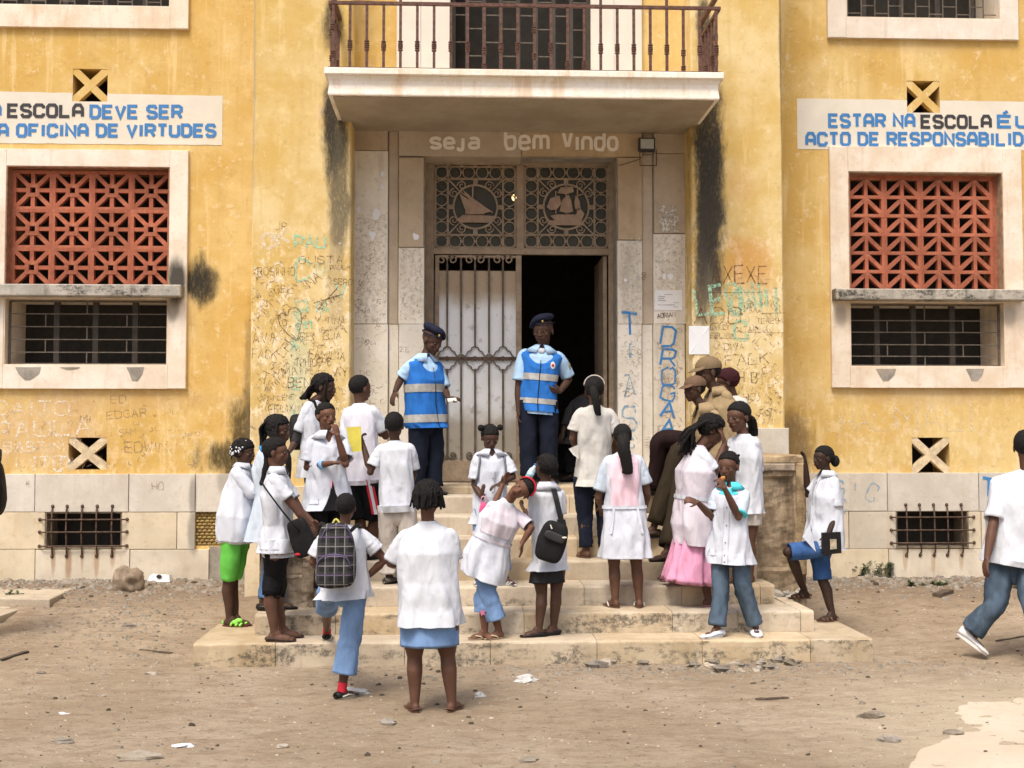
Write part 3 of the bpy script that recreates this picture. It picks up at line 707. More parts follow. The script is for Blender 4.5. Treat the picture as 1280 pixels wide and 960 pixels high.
# upper wall behind the balcony with its french window
fw = rect(563, -170, 739, 86, YPO)
zsl = P(650, 95, YPO).z
wall('upper_wall', XP1, XQ0, zsl-.3, TOP, YPO, [(fw[0], fw[1], zsl-.3, fw[3])], M_wing, 0.35)
fr = MB()
for (u0, u1) in ((496, 563), (738, 802)):
    a, c_ = PX(u0, YPO, 50), PX(u1, YPO, 50)
    fr.slab(a, c_, YPO-.06, YPO-.001, zsl-.3, TOP, .01); mid = (a+c_)/2
    fr.slab(mid-.06, mid-.03, YPO-.072, YPO-.0605, zsl-.3, TOP, .004)
fo = fr.build('french_window', M_white, B)
b = MB()
for i, u in enumerate([567, 584, 605, 626, 648, 670, 692, 714, 735]):
    x = PX(u, YPO+.1, 50); MB().box(x-.02, x+.02, YPO+.1, YPO+.14, zsl-.3, fw[3]).build('window_bar', M_wbar2, fo)
    for q in range(7): b.bar((x, zsl+0.1+q*0.3+(i % 2)*.15), (x+.17, zsl+0.1+q*0.3+(i % 2)*.15), 0.012, YPO+.11, YPO+.125)
[mk('cross_bar', b.v[i:i+8], b.f[:6], M_wbar, fo) for i in range(0, len(b.v), 8)]
MB().box(fw[0]-.1, fw[1]+.1, YPO+.5, YPO+.52, zsl-.3, fw[3]+.1).build('dark_backing', M_dark, fo)

# ------------------------------------------------------------------ balcony
YBF = -0.95
x0, x1 = PX(409, YBF, 118), PX(900, YBF, 122)
lipx0, lipx1 = PX(405.5, YBF-.03, 90), PX(904.5, YBF-.03, 92)
zt_, zm, zbt = P(655, 89, YBF).z, P(655, 97, YBF).z, P(655, 121, YBF).z
b = MB()
b.slab(lipx0, lipx1, YBF-.05, YPO+.1, zm, zt_, .006)
prof = [(0.0, zm-.001), (.004, zm-.012), (.022, zm-.045), (.024, zm-.09), (.014, zbt+.012), (.017, zbt)]
for side in (0,):
    n = len(prof); vs = []; fs = []
    for i, (o_, z) in enumerate(prof): vs += [(x0+o_-.01, YBF+o_-.01, z), (x1-o_+.01, YBF+o_-.01, z), (x1-o_+.01, YPO-.004, z), (x0+o_-.01, YPO-.004, z)]
    for i in range(n-1):
        for k in range(4):
            a, c_ = i*4+k, i*4+(k+1) % 4; fs.append((a+4, c_+4, c_, a))
    e = (n-1)*4; fs.append((e+3, e+2, e+1, e)); b.add(vs, fs)
M_balc = stone('balcony_limewash', (0.80, 0.74, 0.63), (0.88, 0.85, 0.80), (0.62, 0.43, 0.25), 1.6, 0, 0.5, 0.02, 0.6)
M_soff = stone('soffit_cement', (0.33, 0.285, 0.22), (0.40, 0.35, 0.28), (0.30, 0.24, 0.18), 1.0, 0, 0.3, 0.02, 0.1)
bal = b.build('balcony', M_balc, B)
MB().box(x0+.05, x1-.05, YBF+.05, YPO-.006, zbt-.012, zbt-.002).build('soffit', M_soff, bal)
crk = MB(); strip(crk, [(0.02, 0), (0.0, .1), (.01, .22), (-.005, .33)], .008, 0)
cv = [V((PX(657, YBF, 100)+v.x, YBF-.013+0*v.y, zbt+.002+v.z*.78)) for v in crk.v]
mk('crack', [V((c.x, YBF+.018, c.z)) for c in cv], crk.f, M_g_dk, bal)
rail = MB(); yr = YBF + .06; rx0, rx1 = PX(412.5, yr, 45), PX(899, yr, 45)
zr0 = zt_ + .022; zr1 = P(655, 7, yr).z; zr2 = zr1 + .16
for z, r in ((zr0, .016), (zr1, .018), (zr2, .022)):
    rail.box(rx0-.015, rx1+.015, yr-r, yr+r, z-r*.8, z+r*.8)
    for x in (rx0, rx1): rail.box(x-r, x+r, yr+r+.001, YPO-.003, z-r*.79, z+r*.79)
ro = rail.build('balcony_railing', M_rail, B)
bal_me = {}
def baluster(x, y, kn, tall):
    key = (kn, tall)
    if key not in bal_me:
        b = MB(); h = (zr2 if tall else zr1) - zr0 - .01
        b.box(-.013, .013, -.013, .013, 0, h)
        for zc in {0: (.20, .24), 1: (.20, .235), 2: (.03, .07), 3: (.19, .03), 4: (.40, .14)}[kn]:
            for dz in (-.022, 0, .022): b.tube([(0, 0, zc+dz-.009), (0, 0, zc+dz-.004), (0, 0, zc+dz+.004), (0, 0, zc+dz+.009)], [.015, .025, .025, .015], 8)
        bal_me[key] = b.build('baluster', M_rail, ro); o = bal_me[key]
    else:
        o = bpy.data.objects.new('baluster', bal_me[key].data); COL.objects.link(o); o.parent = ro
    o.location = (x, y, zr0+.008)
nb = 23
for i in range(nb + 1):
    x = rx0 + .03 + (rx1-rx0-.06) * i / nb
    baluster(x, yr, [4, 0, 0, 1, 0, 0, 0, 0, 0, 3, 1, 0][i % 12] if i not in (14, 15) else 2, i % 4 == 0)
for x in (rx0, rx1):
    for k in range(1, 8): baluster(x, yr + (YPO-yr)*k/8, (3, 4, 0, 2, 0)[k % 5], False)

# ------------------------------------------------------------------ stone portal
def pst(u0, u1, v0, v1, rec=0.0, mat=None, name='portal_stone', Y=YPO, j=.8, deep=None, b=.004):
    x0, x1, z0, z1 = rect(u0+j*.5, v0+j*.5, u1-j*.5, v1-j*.5, Y)
    return MB().slab(x0, x1, Y+rec, deep if deep else Y+.34, z0, z1, b).build(name, mat or M_portal, B)
MB().box(XP1-.0, PX(530, YPO), YPO+.05, YPO+.33, 1.2, P(650, 146, YPO).z).build('portal_backing', M_cem, B)
MB().box(PX(772, YPO), XQ0+.0, YPO+.05, YPO+.33, 1.2, P(650, 146, YPO).z).build('portal_backing', M_cem, B)
MB().box(PX(530, YPO)+.001, PX(772, YPO)-.001, YPO+.05, YPO+.33, P(650, 195, YPO).z, P(650, 146, YPO).z).build('portal_backing', M_cem, B)
pst(428, 441, 146, 620, .002, M_pil, 'side_plaster'); pst(857, 870, 146, 620, .002, M_pil, 'side_plaster')
LOWM = M_portal_low
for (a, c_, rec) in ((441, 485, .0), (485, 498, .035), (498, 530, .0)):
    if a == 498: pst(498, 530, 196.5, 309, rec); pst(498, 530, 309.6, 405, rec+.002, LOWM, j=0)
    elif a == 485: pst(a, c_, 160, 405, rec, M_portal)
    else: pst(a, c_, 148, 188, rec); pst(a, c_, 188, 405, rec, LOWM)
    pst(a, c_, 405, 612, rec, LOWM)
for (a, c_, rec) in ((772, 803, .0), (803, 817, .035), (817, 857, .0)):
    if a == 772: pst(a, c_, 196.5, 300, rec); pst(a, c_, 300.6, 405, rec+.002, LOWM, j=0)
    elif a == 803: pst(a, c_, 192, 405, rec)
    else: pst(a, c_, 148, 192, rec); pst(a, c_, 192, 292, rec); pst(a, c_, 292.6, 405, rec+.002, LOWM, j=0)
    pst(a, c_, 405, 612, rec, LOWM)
pst(485, 817, 148, 160, .018); 
for (a, c_) in ((498, 652), (652, 803)): pst(a, c_, 160, 195.5, .0)
pst(803, 817, 160, 192, .035)
wl_ = MB(); LET.clear()
for s_, u0, u1, vt, vb in (('seja', 537, 600, 165, 187), ('bem', 630, 687, 161, 188), ('Vindo', 702, 773, 163, 189)):
    textpx(wl_, s_, u0, u1, vt, vb, YPO, .036, .004, gap=.5, smooth=1)
letters(wl_, 'painted_letter', M_cream, B)
tp = MB(); strip(tp, [(0, 0), (0, .33)], .12, 0)
# ------------------------------------------------------------------ door opening, hall and metal gate
ox0, ox1, oz0, oz1 = rect(532, 198, 771, 607, YD)
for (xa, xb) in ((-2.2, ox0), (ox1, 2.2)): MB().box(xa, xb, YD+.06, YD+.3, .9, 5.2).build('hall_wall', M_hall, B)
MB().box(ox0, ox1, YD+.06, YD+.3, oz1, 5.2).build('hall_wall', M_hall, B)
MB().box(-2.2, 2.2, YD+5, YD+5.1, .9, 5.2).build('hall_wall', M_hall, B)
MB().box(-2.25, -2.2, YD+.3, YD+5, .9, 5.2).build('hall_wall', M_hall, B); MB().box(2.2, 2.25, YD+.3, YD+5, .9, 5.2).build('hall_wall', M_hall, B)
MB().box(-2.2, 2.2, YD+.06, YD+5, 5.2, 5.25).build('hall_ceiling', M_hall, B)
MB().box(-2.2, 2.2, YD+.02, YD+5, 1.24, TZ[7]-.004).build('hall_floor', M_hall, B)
gy = YD
g = MB()
def gb(u0, u1, v0, v1, y0=0, y1=.05, m_=None):
    x0, x1, z0, z1 = rect(u0, v0, u1, v1, gy); (m_ or g).slab(x0, x1, gy+y0, gy+y1, z0, z1, .004)
gb(529, 542, 197, 606); gb(761, 774, 197, 606); gb(542, 761, 197, 206.5, .001); gb(542, 761, 310, 318, .001); gb(645.5, 655, 206.5, 310, -.002)
gb(542.5, 543.2, 207, 310)
gate = g.build('metal_gate', M_gate, B)
def ring(cx, cz, r, w, y, n=14, depth=.02):
    vs = []; fs = []
    for k in range(n):
        a = 2*pi*k/n
        for rr_, yy in ((r+w/2, y), (r-w/2, y), (r-w/2, y+depth), (r+w/2, y+depth)): vs.append((cx+rr_*cos(a), yy, cz+rr_*sin(a)))
    for k in range(n):
        a, c_ = k*4, ((k+1) % n)*4
        for q in range(4): fs.append((a+q, c_+q, c_+(q+1) % 4, a+(q+1) % 4))
    return vs, fs
def spiral(cx, cz, r, a0, turns, flip=1, n=22):
    return [(cx + r*(1-.78*k/n)*cos(a0+flip*turns*2*pi*k/n), cz + r*(1-.78*k/n)*sin(a0+flip*turns*2*pi*k/n)) for k in range(n+1)]
def band3(b, pts, w, y0, dep=.014):
    for p, q in zip(pts[:-1], pts[1:]): 
        b.bar(p, q, w, y0, y0+dep)
ring_me = None
for (pu0, pu1) in ((543.5, 645), (655.5, 760)):
    x0, x1, z0, z1 = rect(pu0, 207, pu1, 310, gy)
    du = (x1-x0)/6.05; dv = (z1-z0)/6.05
    pn = MB()
    ix0, ix1, iz0, iz1 = x0+du*.98, x1-du*.98, z0+dv*.98, z1-dv*.98
    for (p, q) in (((ix0, z0), (ix0, z1)), ((ix1, z0), (ix1, z1)), ((x0, iz0), (x1, iz0)), ((x0, iz1), (x1, iz1))): pn.bar(p, q, .017, gy+.012, gy+.03)
    for (p, q) in (((x0, z0+.01), (x1, z0+.01)), ((x0, z1-.01), (x1, z1-.01)), ((x0+.008, z0), (x0+.008, z1)), ((x1-.008, z0), (x1-.008, z1))): pn.bar(p, q, .02, gy+.013, gy+.031)
    cx, cz = (x0+x1)/2, (z0+z1)/2; R_ = (ix1-ix0)/2*.80
    pan = pn.build('transom_panel', M_gate, gate)
    MB().box(x0, x1, gy+.036, gy+.039, z0, z1).build('glass_pane', M_tglass, gate)
    def ringat(px_, pz_, r):
        global ring_me
        if ring_me is None:
            vs, fs = ring(0, 0, 1, .16, 0); 
            for q, v_ in enumerate(vs): vs[q] = (v_[0], v_[1], v_[2])
            o = mk('transom_panel', vs, fs, M_gate, gate); ring_me = o.data; o.name = 'grille_ring'
        else:
            o = bpy.data.objects.new('grille_ring', ring_me); COL.objects.link(o); o.parent = gate
        o.location = (px_, gy+.008, pz_); o.scale = (r, .9, r)
    for i in range(6):
        for (a, c_) in ((x0+du*.5 + i*(x1-x0-du)/5, z0+dv*.5), (x0+du*.5 + i*(x1-x0-du)/5, z1-dv*.5)): ringat(a, c_, du*.45)
    for i in range(1, 5):
        for a in (x0+du*.5, x1-du*.5): ringat(a, z0+dv*.5+i*(z1-z0-dv)/5, du*.45)
    vs, fs = ring(cx, cz, R_, .02, gy+.006, 36); mk('medallion_ring', vs, fs, M_gate, gate)
    sc_ = MB()
    def scr(pts, w, y):
        q = MB(); band3(q, pts, w, y); q.build('scroll', M_gate, gate)
    for sx in (-1, 1):
        for sz in (-1, 1):
            kx, kz = cx+sx*R_*.98, cz+sz*R_*.62
            scr(spiral(kx, kz, .052, pi/2 if sz > 0 else -pi/2, 1.4, -sx*sz), .013, gy+.010+.001*sx)
            kx, kz = cx+sx*R_*.62, cz+sz*R_*.98
            scr(spiral(kx, kz, .052, 0 if sx > 0 else pi, 1.4, sx*sz), .013, gy+.0135+.001*sx)
            sc_.bar((cx+sx*R_*.75, cz+sz*R_*.75), (ix1 if sx > 0 else ix0, iz1 if sz > 0 else iz0), .014, gy+.016, gy+.028)
            # little corner darts between the border rings
    for s4 in range(4):
        a = s4*pi/2; sc_.bar((cx+cos(a)*R_, cz+sin(a)*R_), (cx+cos(a)*(ix1-cx), cz+sin(a)*(iz1-cz)), .05, gy+.017, gy+.029)
    sc_.build('scrollwork', M_gate, gate)['kind'] = 'stuff'
    for i in range(6):      # darts: little crosses between neighbouring rings
        pass
    sh = MB(); S = R_
    def poly(pts, y0, y1):
        n = len(pts); vs = [(cx+a*S, y0, cz+c_*S) for a, c_ in pts] + [(cx+a*S, y1, cz+c_*S) for a, c_ in pts]
        sh.add(vs, [tuple(range(n)), tuple(reversed(range(n, 2*n)))] + [(i, n+i, n+(i+1) % n, (i+1) % n) for i in range(n)])
    if pu0 < 600:   # lateen boat
        poly([(-.82, -.62), (.72, -.62), (.95, -.42), (.30, -.38), (-.60, -.38)], gy+.004, gy+.016)
        poly([(-.60, -.40), (-.86, -.60), (-.66, -.72), (.6, -.72), (.80, -.60)], gy+.002, gy+.014)
        poly([(-.74, .62), (-.40, -.34), (.42, -.34), (.10, .02)], gy+.0, gy+.012)
        poly([(-.60, .80), (-.12, .40), (.72, -.20), (.40, -.30), (-.25, .25)], gy+.006, gy+.018)
        sh.bar((cx-.14*S, cz-.3*S), (cx-.12*S, cz+.95*S), .016, gy+.008, gy+.02); sh.bar((cx-.74*S, cz+.72*S), (cx+.78*S, cz-.25*S), .014, gy+.010, gy+.022)
        for k in range(4): sh.bar((cx+(-.45+.1*k)*S, cz-.42*S), (cx+(-.45+.1*k)*S, cz-.2*S), .008, gy-.004, gy+.0)
    else:           # three-masted ship
        poly([(-.70, -.40), (-.45, -.66), (.66, -.66), (.80, -.30), (.62, -.05), (.42, -.34), (-.40, -.34)], gy+.003, gy+.016)
        poly([(-.85, -.82), (.85, -.82), (.70, -.64), (-.80, -.60)], gy+.001, gy+.014)
        poly([(-.86, -.02), (-.70, .38), (-.30, .50), (-.22, .12), (-.42, -.12), (-.70, -.16)], gy+.0, gy+.013)
        poly([(-.30, -.2), (-.18, .30), (.10, .55), (.22, .30), (.30, -.2), (.05, -.3)], gy-.001, gy+.012)
        poly([(-.40, .60), (-.25, .86), (.30, .90), (.34, .66), (.0, .56)], gy+.0, gy+.013)
        poly([(.42, .52), (.58, .30), (.64, -.05), (.40, -.10), (.36, .2)], gy+.001, gy+.014)
        for mx, mh in ((-.46, .7), (0, 1.0), (.50, .8)): sh.bar((cx+mx*S, cz-.3*S), (cx+mx*S, cz+mh*S), .014, gy+.006, gy+.02)
        sh.bar((cx+.5*S, cz+.5*S), (cx+.9*S, cz+.62*S), .012, gy+.006, gy+.018)
    sh.build('ship_emblem', simple('emblem_bronze', (0.34, 0.235, 0.165), .5, .2, sc=14, dirt=((0.20, 0.2, 0.16), .5)), gate)
# darts
dt = MB()
for (pu0, pu1) in ((543.5, 645), (655.5, 760)):
    x0, x1, z0, z1 = rect(pu0, 207, pu1, 310, gy); du = (x1-x0-(x1-x0)/6.05)/5; dv = (z1-z0-(z1-z0)/6.05)/5; d0 = (x1-x0)/12.1; d1 = (z1-z0)/12.1
    for i in range(7):
        for (zz, hh) in ((z0+d1, d1), (z1-d1, d1)):
            x = x0+d0-du/2+i*du
            for s_ in (-1, 1): dt.bar((x-.014, zz+s_*hh*.96), (x+.014, zz+s_*hh*.96), .03, gy+.014, gy+.03)
            dt.bar((x-.020, zz), (x+.020, zz), .022, gy+.0145, gy+.03)
        for xx in (x0+d0, x1-d0):
            z = z0+d1-dv/2+i*dv
            for s_ in (-1, 1): dt.bar((xx+s_*d0*.96, z-.014), (xx+s_*d0*.96, z+.014), .03, gy+.0150, gy+.03)
            dt.bar((xx, z-.020), (xx, z+.020), .022, gy+.0155, gy+.03)
dt.build('grille_darts', M_gate, gate)['kind'] = 'stuff'
# left leaf
lf = MB()
gb(543.5, 548.5, 319, 604, .004, .05, lf); gb(645, 652, 319, 604, .004, .05, lf); gb(548.5, 645, 319, 322, .005, .05, lf); gb(548.5, 645, 575, 604, .012, .05, lf)
leaf = lf.build('gate_leaf', M_gate, gate)
gb2 = MB(); gb(543.5, 645.6, 601, 606, -.004, .055, gb2); gb2.build('kick_rail', M_gate_dk, gate)
m = N('dusty_sheet_metal'); m.X = m.xyz()
zz0, zz1 = P(600, 395, gy).z, P(600, 372, gy).z
k = m.ramp(m.math('ADD', m.X[2], m.math('MULTIPLY', m.math('SUBTRACT', m.noise(3, 5, .6), .5), .35)), zz0, zz1 + .1)
c = m.mix(k, (0.76, 0.78, 0.80), (0.42, 0.33, 0.23))
kl = m.ramp(m.math('ADD', m.X[2], m.math('MULTIPLY', m.math('SUBTRACT', m.noise(4, 5, .6), .5), .4)), P(600, 540, gy).z, P(600, 500, gy).z)
c = m.mix(m.math('SUBTRACT', 1.0, kl), c, (0.40, 0.36, 0.30))
c = m.mix(m.ramp(m.noise(9, 6, .7), .55, .68, 0, .5), c, (0.25, 0.21, 0.17))
c = m.mix(m.ramp(m.noise(26, 5, .7), .66, .70, 0, .7), c, (0.1, 0.09, 0.08))
M_sheet = m.out(c, m.ramp(k, 0, 1, .42, .8), m.math('ADD', m.noise(3.2, 3, .5), m.math('MULTIPLY', m.noise(30, 3, .5), .1)), .5, .05, metal=.1, spec=.4)
x0, x1, z0, z1 = rect(543, 338, 646, 576, gy)
MB().box(x0, x1, gy+.032, gy+.036, z0, z1).build('sheet_panel', M_sheet, gate)
vb_u = [559, 576.3, 593.8, 611.3, 628.7]
for i, u in enumerate(vb_u):
    pts = [P(u, v, gy) for v in ((330 if i % 2 == 0 else 320), 434 if i % 2 == 0 else 441)]
    MB().bar((pts[0].x, pts[0].z), (pts[1].x, pts[1].z), .020, gy+.008, gy+.028).build('gate_bar', M_gate_dk, gate)
    pts = [P(u, v, gy) for v in ((461 if i % 2 == 0 else 454), 575)]
    MB().bar((pts[0].x, pts[0].z), (pts[1].x, pts[1].z), .020, gy+.0085, gy+.0285).build('gate_bar', M_gate_dk, gate)
x0, x1, z0, z1 = rect(548, 446, 646, 450, gy); MB().box(x0, x1, gy-.002, gy+.03, z0, z1).build('cross_rail', M_iron, gate)
orn = MB()
def ppx(L): return [(P(u, v, gy).x, P(u, v, gy).z) for u, v in L]
for i, u in enumerate(vb_u):
    for s_ in (-1, 1):
        f_ = lambda v: 448 + s_*(448-v)
        if i % 2 == 0:
            for t in (-1, 1): band3(orn, ppx([(u, f_(433)), (u+t*4, f_(434.5)), (u+t*5, f_(438)), (u+t*9, f_(439.5)), (u+t*10.5, f_(443)), (u+t*14, f_(447))]), .013, gy+.004+.001*t)
    vs, fs = ring(P(u, 448, gy).x, P(u, 448, gy).z, .045 if i % 2 else .02, .012, gy+.001, 12); orn.add(vs, fs)
for i in range(3):
    uc = vb_u[i*2]
    for t in (-1, 1):
        c_ = P(uc+t*6.6, 324.5, gy); orn2 = MB(); band3(orn2, spiral(c_.x, c_.z, .055, (pi if t > 0 else 0), 1.3, -t), .015, gy+.004+.001*t); orn2.build('scroll', M_gate, gate); orn2 = MB()
        c_ = P(uc+t*6.6, 569, gy); band3(orn2, spiral(c_.x, c_.z, .050, (pi if t > 0 else 0), 1.3, t), .014, gy+.004+.001*t); orn2.build('scroll', M_gate_dk, gate)
    band3(orn, ppx([(uc, 340), (uc, 328), (uc, 322)]), .015, gy+.007)
orn.build('gate_scrollwork', M_gate_dk, gate)['kind'] = 'stuff'
# right leaf folded open into the hall
x = PX(761, gy); x0, x1, z0, z1 = rect(655, 319, 761, 604, gy)
MB().box(x-.05, x-.01, gy+.052, gy+.92, z0, z1).build('open_leaf', M_gate, gate)
# threshold stones of the door are part of the staircase; hall lamp glimpsed through the grille
lamp = MB().ell(P(642.5, 247, YD+2.2), (.030, .030, .042), seg=10, rings=6)
me_ = N('lit_bulb'); me_.b.inputs['Emission Color'].default_value = (1, .62, .25, 1); me_.b.inputs['Emission Strength'].default_value = 14
p = P(642.5, 247, YD+2.2)
lb = empty('hall_lamp', p, 'small bare lit bulb glowing in the dark hall behind the transom grille', 'lamp')
lamp.build('bulb', me_.out((1, .8, .5), .3), lb, True); MB().tube([p + V((0, 0, .04)), V((p.x, p.y, 5.2))], .008, 6).build('flex', M_blk, lb)

# ------------------------------------------------------------------ graffiti
def graf(words, mat, parent, Y, name='graffiti'):
    b = MB(); rr = random.Random(len(words)); LET.clear()
    if mat in (M_g_brown, M_g_dk): words = [(*q[:5], q[5]*.72, q[6]) for q in words]
    for (s_, u, v, hpx, wpx, wd_, rot) in words:
        k = (Y+12.4)/FPX; p = P(u, v, Y)
        text(b, s_, p.x, p.z, hpx*k, wpx*k, wpx*k*.35, wd_*k, Y-.003, rot=radians(rot), jit=.07, plain=True, rr=rr)
    if mat in (M_g_blue, M_g_pblue, M_g_white): letters(b, 'graffiti_letter', mat, parent); return b, None
    o = b.build(name, mat, parent); o['kind'] = 'stuff'; return b, o
graf([('OK', 332, 312, 18, 13, 3.6, 18), ('I', 326, 352, 20, 30, 3.5, 40), ('Y', 352, 372, 14, 8, 2.2, 0), ('C', 340, 350, 22, 10, 2.6, -10), ('I', 322, 395, 22, 10, 3.5, -8), ('U', 345, 425, 10, 7, 2.5, 0)], M_g_white, pA, YQ)
graf([('PAU', 369, 309, 14, 10, 2.8, 0), ('C', 370, 350, 26, 16, 3.0, 0), ('OLE', 368, 378, 16, 10, 3.0, -80), ('IA', 395, 392, 16, 10, 2.4, 0), ('V', 420, 372, 18, 12, 2.4, 0), ('F', 366, 440, 15, 10, 3.0, 0),
      ('E', 366, 487, 14, 9, 2.4, 0), ('I', 366, 540, 30, 10, 3.5, 0), ('N', 395, 345, 18, 10, 2.2, 0)], M_g_teal, pA, YQ)
graf([('GUSTA', 374, 329, 9, 8.5, 1.2, 0), ('ROSINHO', 322, 344, 10, 5.5, 1.1, 0), ('SERG', 417, 355, 7, 4.5, 1.1, -4), ('GEL', 343, 366, 9, 6, 1.1, 0), ('AIM', 324, 402, 12, 8, 1.2, 48),
      ('AVA', 316, 429, 12, 8, 1.2, 6), ('FACK', 315, 447, 11, 6, 1.2, -4), ('CELL', 354, 447, 12, 7, 1.3, 50), ('TCHIDOPE', 369, 458, 9, 4.6, 1.2, 2), ('FAMILIA', 386, 447, 10, 5.6, 1.3, -4),
      ('YMA', 345, 474, 11, 7, 1.2, 14), ('AY', 418, 470, 10, 7, 1.3, 0), ('BEN', 360, 484, 12, 7.5, 1.4, 0), ('FELIX', 336, 516, 9, 5.5, 1.2, 4), ('MARLENE', 330, 502, 6, 4, .9, 5),
      ('ROCHA', 400, 388, 7, 4.5, 1.2, 34), ('TINA', 407, 404, 8, 5.5, 1.1, -4), ('PAULA', 413, 338, 6, 3.8, 1.0, 6), ('T', 326, 478, 14, 9, 1.3, -12), ('SEI', 375, 425, 9, 6, 1.2, 0), ('ELIA', 404, 424, 8, 5, 1.1, 3),
      ('LO', 347, 408, 7, 5, 1.1, 10), ('FILIPE', 382, 468, 5, 4, .8, 0), ('NA', 388, 360, 12, 8, 1.6, 40), ('JR', 344, 287, 9, 6, .8, 0), ('TITO', 336, 490, 6, 4, .8, 40), ('REI', 345, 400, 6, 4, .9, 0), ('MARIO', 334, 528, 6, 4, .8, 2)], M_g_brown, pA, YQ)
hb = MB(); strip(hb, [(P(u, v, YQ).x, P(u, v, YQ).z) for u, v in ((371, 426), (360, 418), (350, 406), (347, 396), (352, 391), (360, 394), (361, 387), (370, 384), (376, 390), (377, 402), (374, 415), (371, 426))], .011, YQ-.0042)
hb.build('graffiti', M_g_brown, pA)
b_, _ = graf([('X', 398, 387, 10, 34, 1.4, 34)], M_g_dk, pA, YQ)
graf([('LEONI', 872, 396, 34, 15, 4.2, 8), ('O', 914, 392, 28, 12, 4.4, 0), ('NI', 935, 384, 22, 16, 4.0, 0), ('I', 968, 395, 38, 24, 4.4, 0), ('C', 918, 425, 24, 16, 4.0, 0)], M_g_teal, pB, YQ)
graf([('AXEXE', 890, 354, 22, 11, 2.0, 1), ('ADO', 868, 404, 20, 16, 2.0, 0), ('DIVA', 905, 437, 8, 6, 1.1, 0), ('FALK', 907, 457, 13, 11, 1.4, 3), ('H B', 922, 478, 13, 8, 1.6, 0), ('TERESA', 946, 404, 6, 4.4, .9, 0),
      ('CATARINA', 918, 415, 6.5, 4.4, .9, 0), ('BELINA', 888, 422, 6, 4.4, .9, 0), ('EVELI', 888, 412, 6, 4, .9, 0), ('SAMY', 950, 381, 6, 3.5, .8, 0), ('MC', 931, 390, 9, 5, 1.0, 8), ('IF', 908, 466, 7, 5, 1, 0), ('JO', 930, 500, 8, 6, .9, 0), ('RUI', 950, 520, 8, 5, .9, 0)], M_g_brown, pB, YQ)
ln = MB()
for (a, c_) in (((884, 366), (968, 365)), ((925, 415), (981, 416)), ((952, 392), (981, 391)), ((888, 423), (938, 423))):
    p, q = P(*a, YQ), P(*c_, YQ); strip(ln, [(p.x, p.z), (q.x, q.z)], .006, YQ-.0045)
ln.build('graffiti', M_g_brown, pB)
graf([('T', 778, 417, 26, 18, 3.8, 0)], M_g_blue, B, YPO)
graf([('I', 786, 448, 18, 10, 3, 0), ('A', 780, 495, 24, 14, 3, 0), ('S', 779, 537, 28, 16, 3, 0), ('C', 780, 560, 14, 12, 2.6, 0), ('I', 786, 470, 6, 8, 3, 90)], M_g_pblue, B, YPO)
for (s_, v, h_) in (('D', 431, 24), ('R', 457, 22), ('O', 479, 20), ('G', 499, 18), ('A', 521, 20), ('A', 543, 20)): graf([(s_, 826, v, h_, 17, 3.0, -6)], M_g_blue, B, YPO)
graf([('ADRIAN', 822, 398, 6, 3.2, 1.1, 6), ('IVO', 806, 350, 5, 3, .8, 80)], M_g_dk, B, YPO)
graf([('SCIO', 784, 443, 6, 4, .8, 0), ('MARTA', 828, 475, 4, 3.2, .7, 0), ('LINDO', 830, 500, 4, 3, .7, 3), ('NELO', 812, 560, 6, 2.6, .8, 88), ('TIO', 448, 470, 6, 5, .7, 3), ('ZE', 500, 440, 6, 5, .7, 0), ('ANA', 455, 430, 5, 4, .7, -6), ('REX', 505, 470, 5, 4, .7, 0)], M_g_pencil, B, YPO)
graf([('CAITO', -8, 519, 17, 16, 2.0, 0), ('PAULA', -6, 549, 20, 18, 2.4, 3), ('BASTIM', 5, 565, 12, 10, 1.7, 0), ('ITC', 42, 588, 17, 12, 2.4, 0), ('R', 76, 588, 16, 10, 2.2, 0), ('II', 16, 586, 14, 30, 1.5, 0)], M_g_white, B, YW)
graf([('EDGAR', 134, 524, 9, 7.5, 1.1, 5), ('EDWIN', 156, 565, 12, 9, 1.3, 1), ('ED', 138, 504, 9, 8, .8, 0), ('MI', 100, 528, 9, 7, .8, 0), ('NINO', 232, 546, 5, 4, .7, 5), ('SAM', 150, 545, 8, 5, .7, 8)], M_g_pencil, B, YW)
graf([('MALI', 1120, 538, 32, 22, 2.2, 0), ('HALI', 1052, 540, 24, 16, 1.6, 3)], worn('faint_grey_writing', (0.66, 0.56, 0.42), .45, .60), B, YW)
PLY = YW - .041
graf([('T', 1228, 620, 22, 16, 3.0, 0), ('O', 1233, 668, 28, 12, 3.2, 0)], M_g_blue, B, PLY)
graf([('S', 1046, 618, 18, 9, 1.8, 0), ('I', 1068, 613, 9, 8, 2.6, 0), ('C', 1080, 622, 22, 12, 1.8, -25), ('C', 1050, 640, 16, 8, 1.6, 0)], M_g_pblue, B, PLY)
graf([('HO', 190, 612, 9, 6, .9, 0), ('X', 32, 606, 5, 4, 1.2, 0)], M_g_pencil, B, PLY)

def scribble(n, u0, u1, v0, v1, mat, parent, Y, sd):
    r_ = random.Random(sd); b = MB(); k = (Y+12.4)/FPX
    for i in range(n):
        p = P(r_.uniform(u0, u1), v0+(v1-v0)*r_.random()**.8, Y); q = [(p.x, p.z)]; a = r_.uniform(0, 6.28)
        for j in range(r_.choice((1, 2, 2, 3, 5))):
            a += r_.uniform(.5, 2.4)*r_.choice((-1, 1)); l = r_.uniform(1.5, 6)*k; q.append((q[-1][0]+l*cos(a), q[-1][1]+l*sin(a)))
        strip(b, q, r_.uniform(.003, .007), Y-.0032-i*.00001)
    b.build('scribbles', mat, parent)['kind'] = 'stuff'
scribble(260, 318, 430, 320, 545, M_g_pencil, pA, YQ, 1); scribble(120, 318, 430, 300, 545, M_g_brown, pA, YQ, 2); scribble(60, 325, 430, 280, 540, M_g_white, pA, YQ, 3)
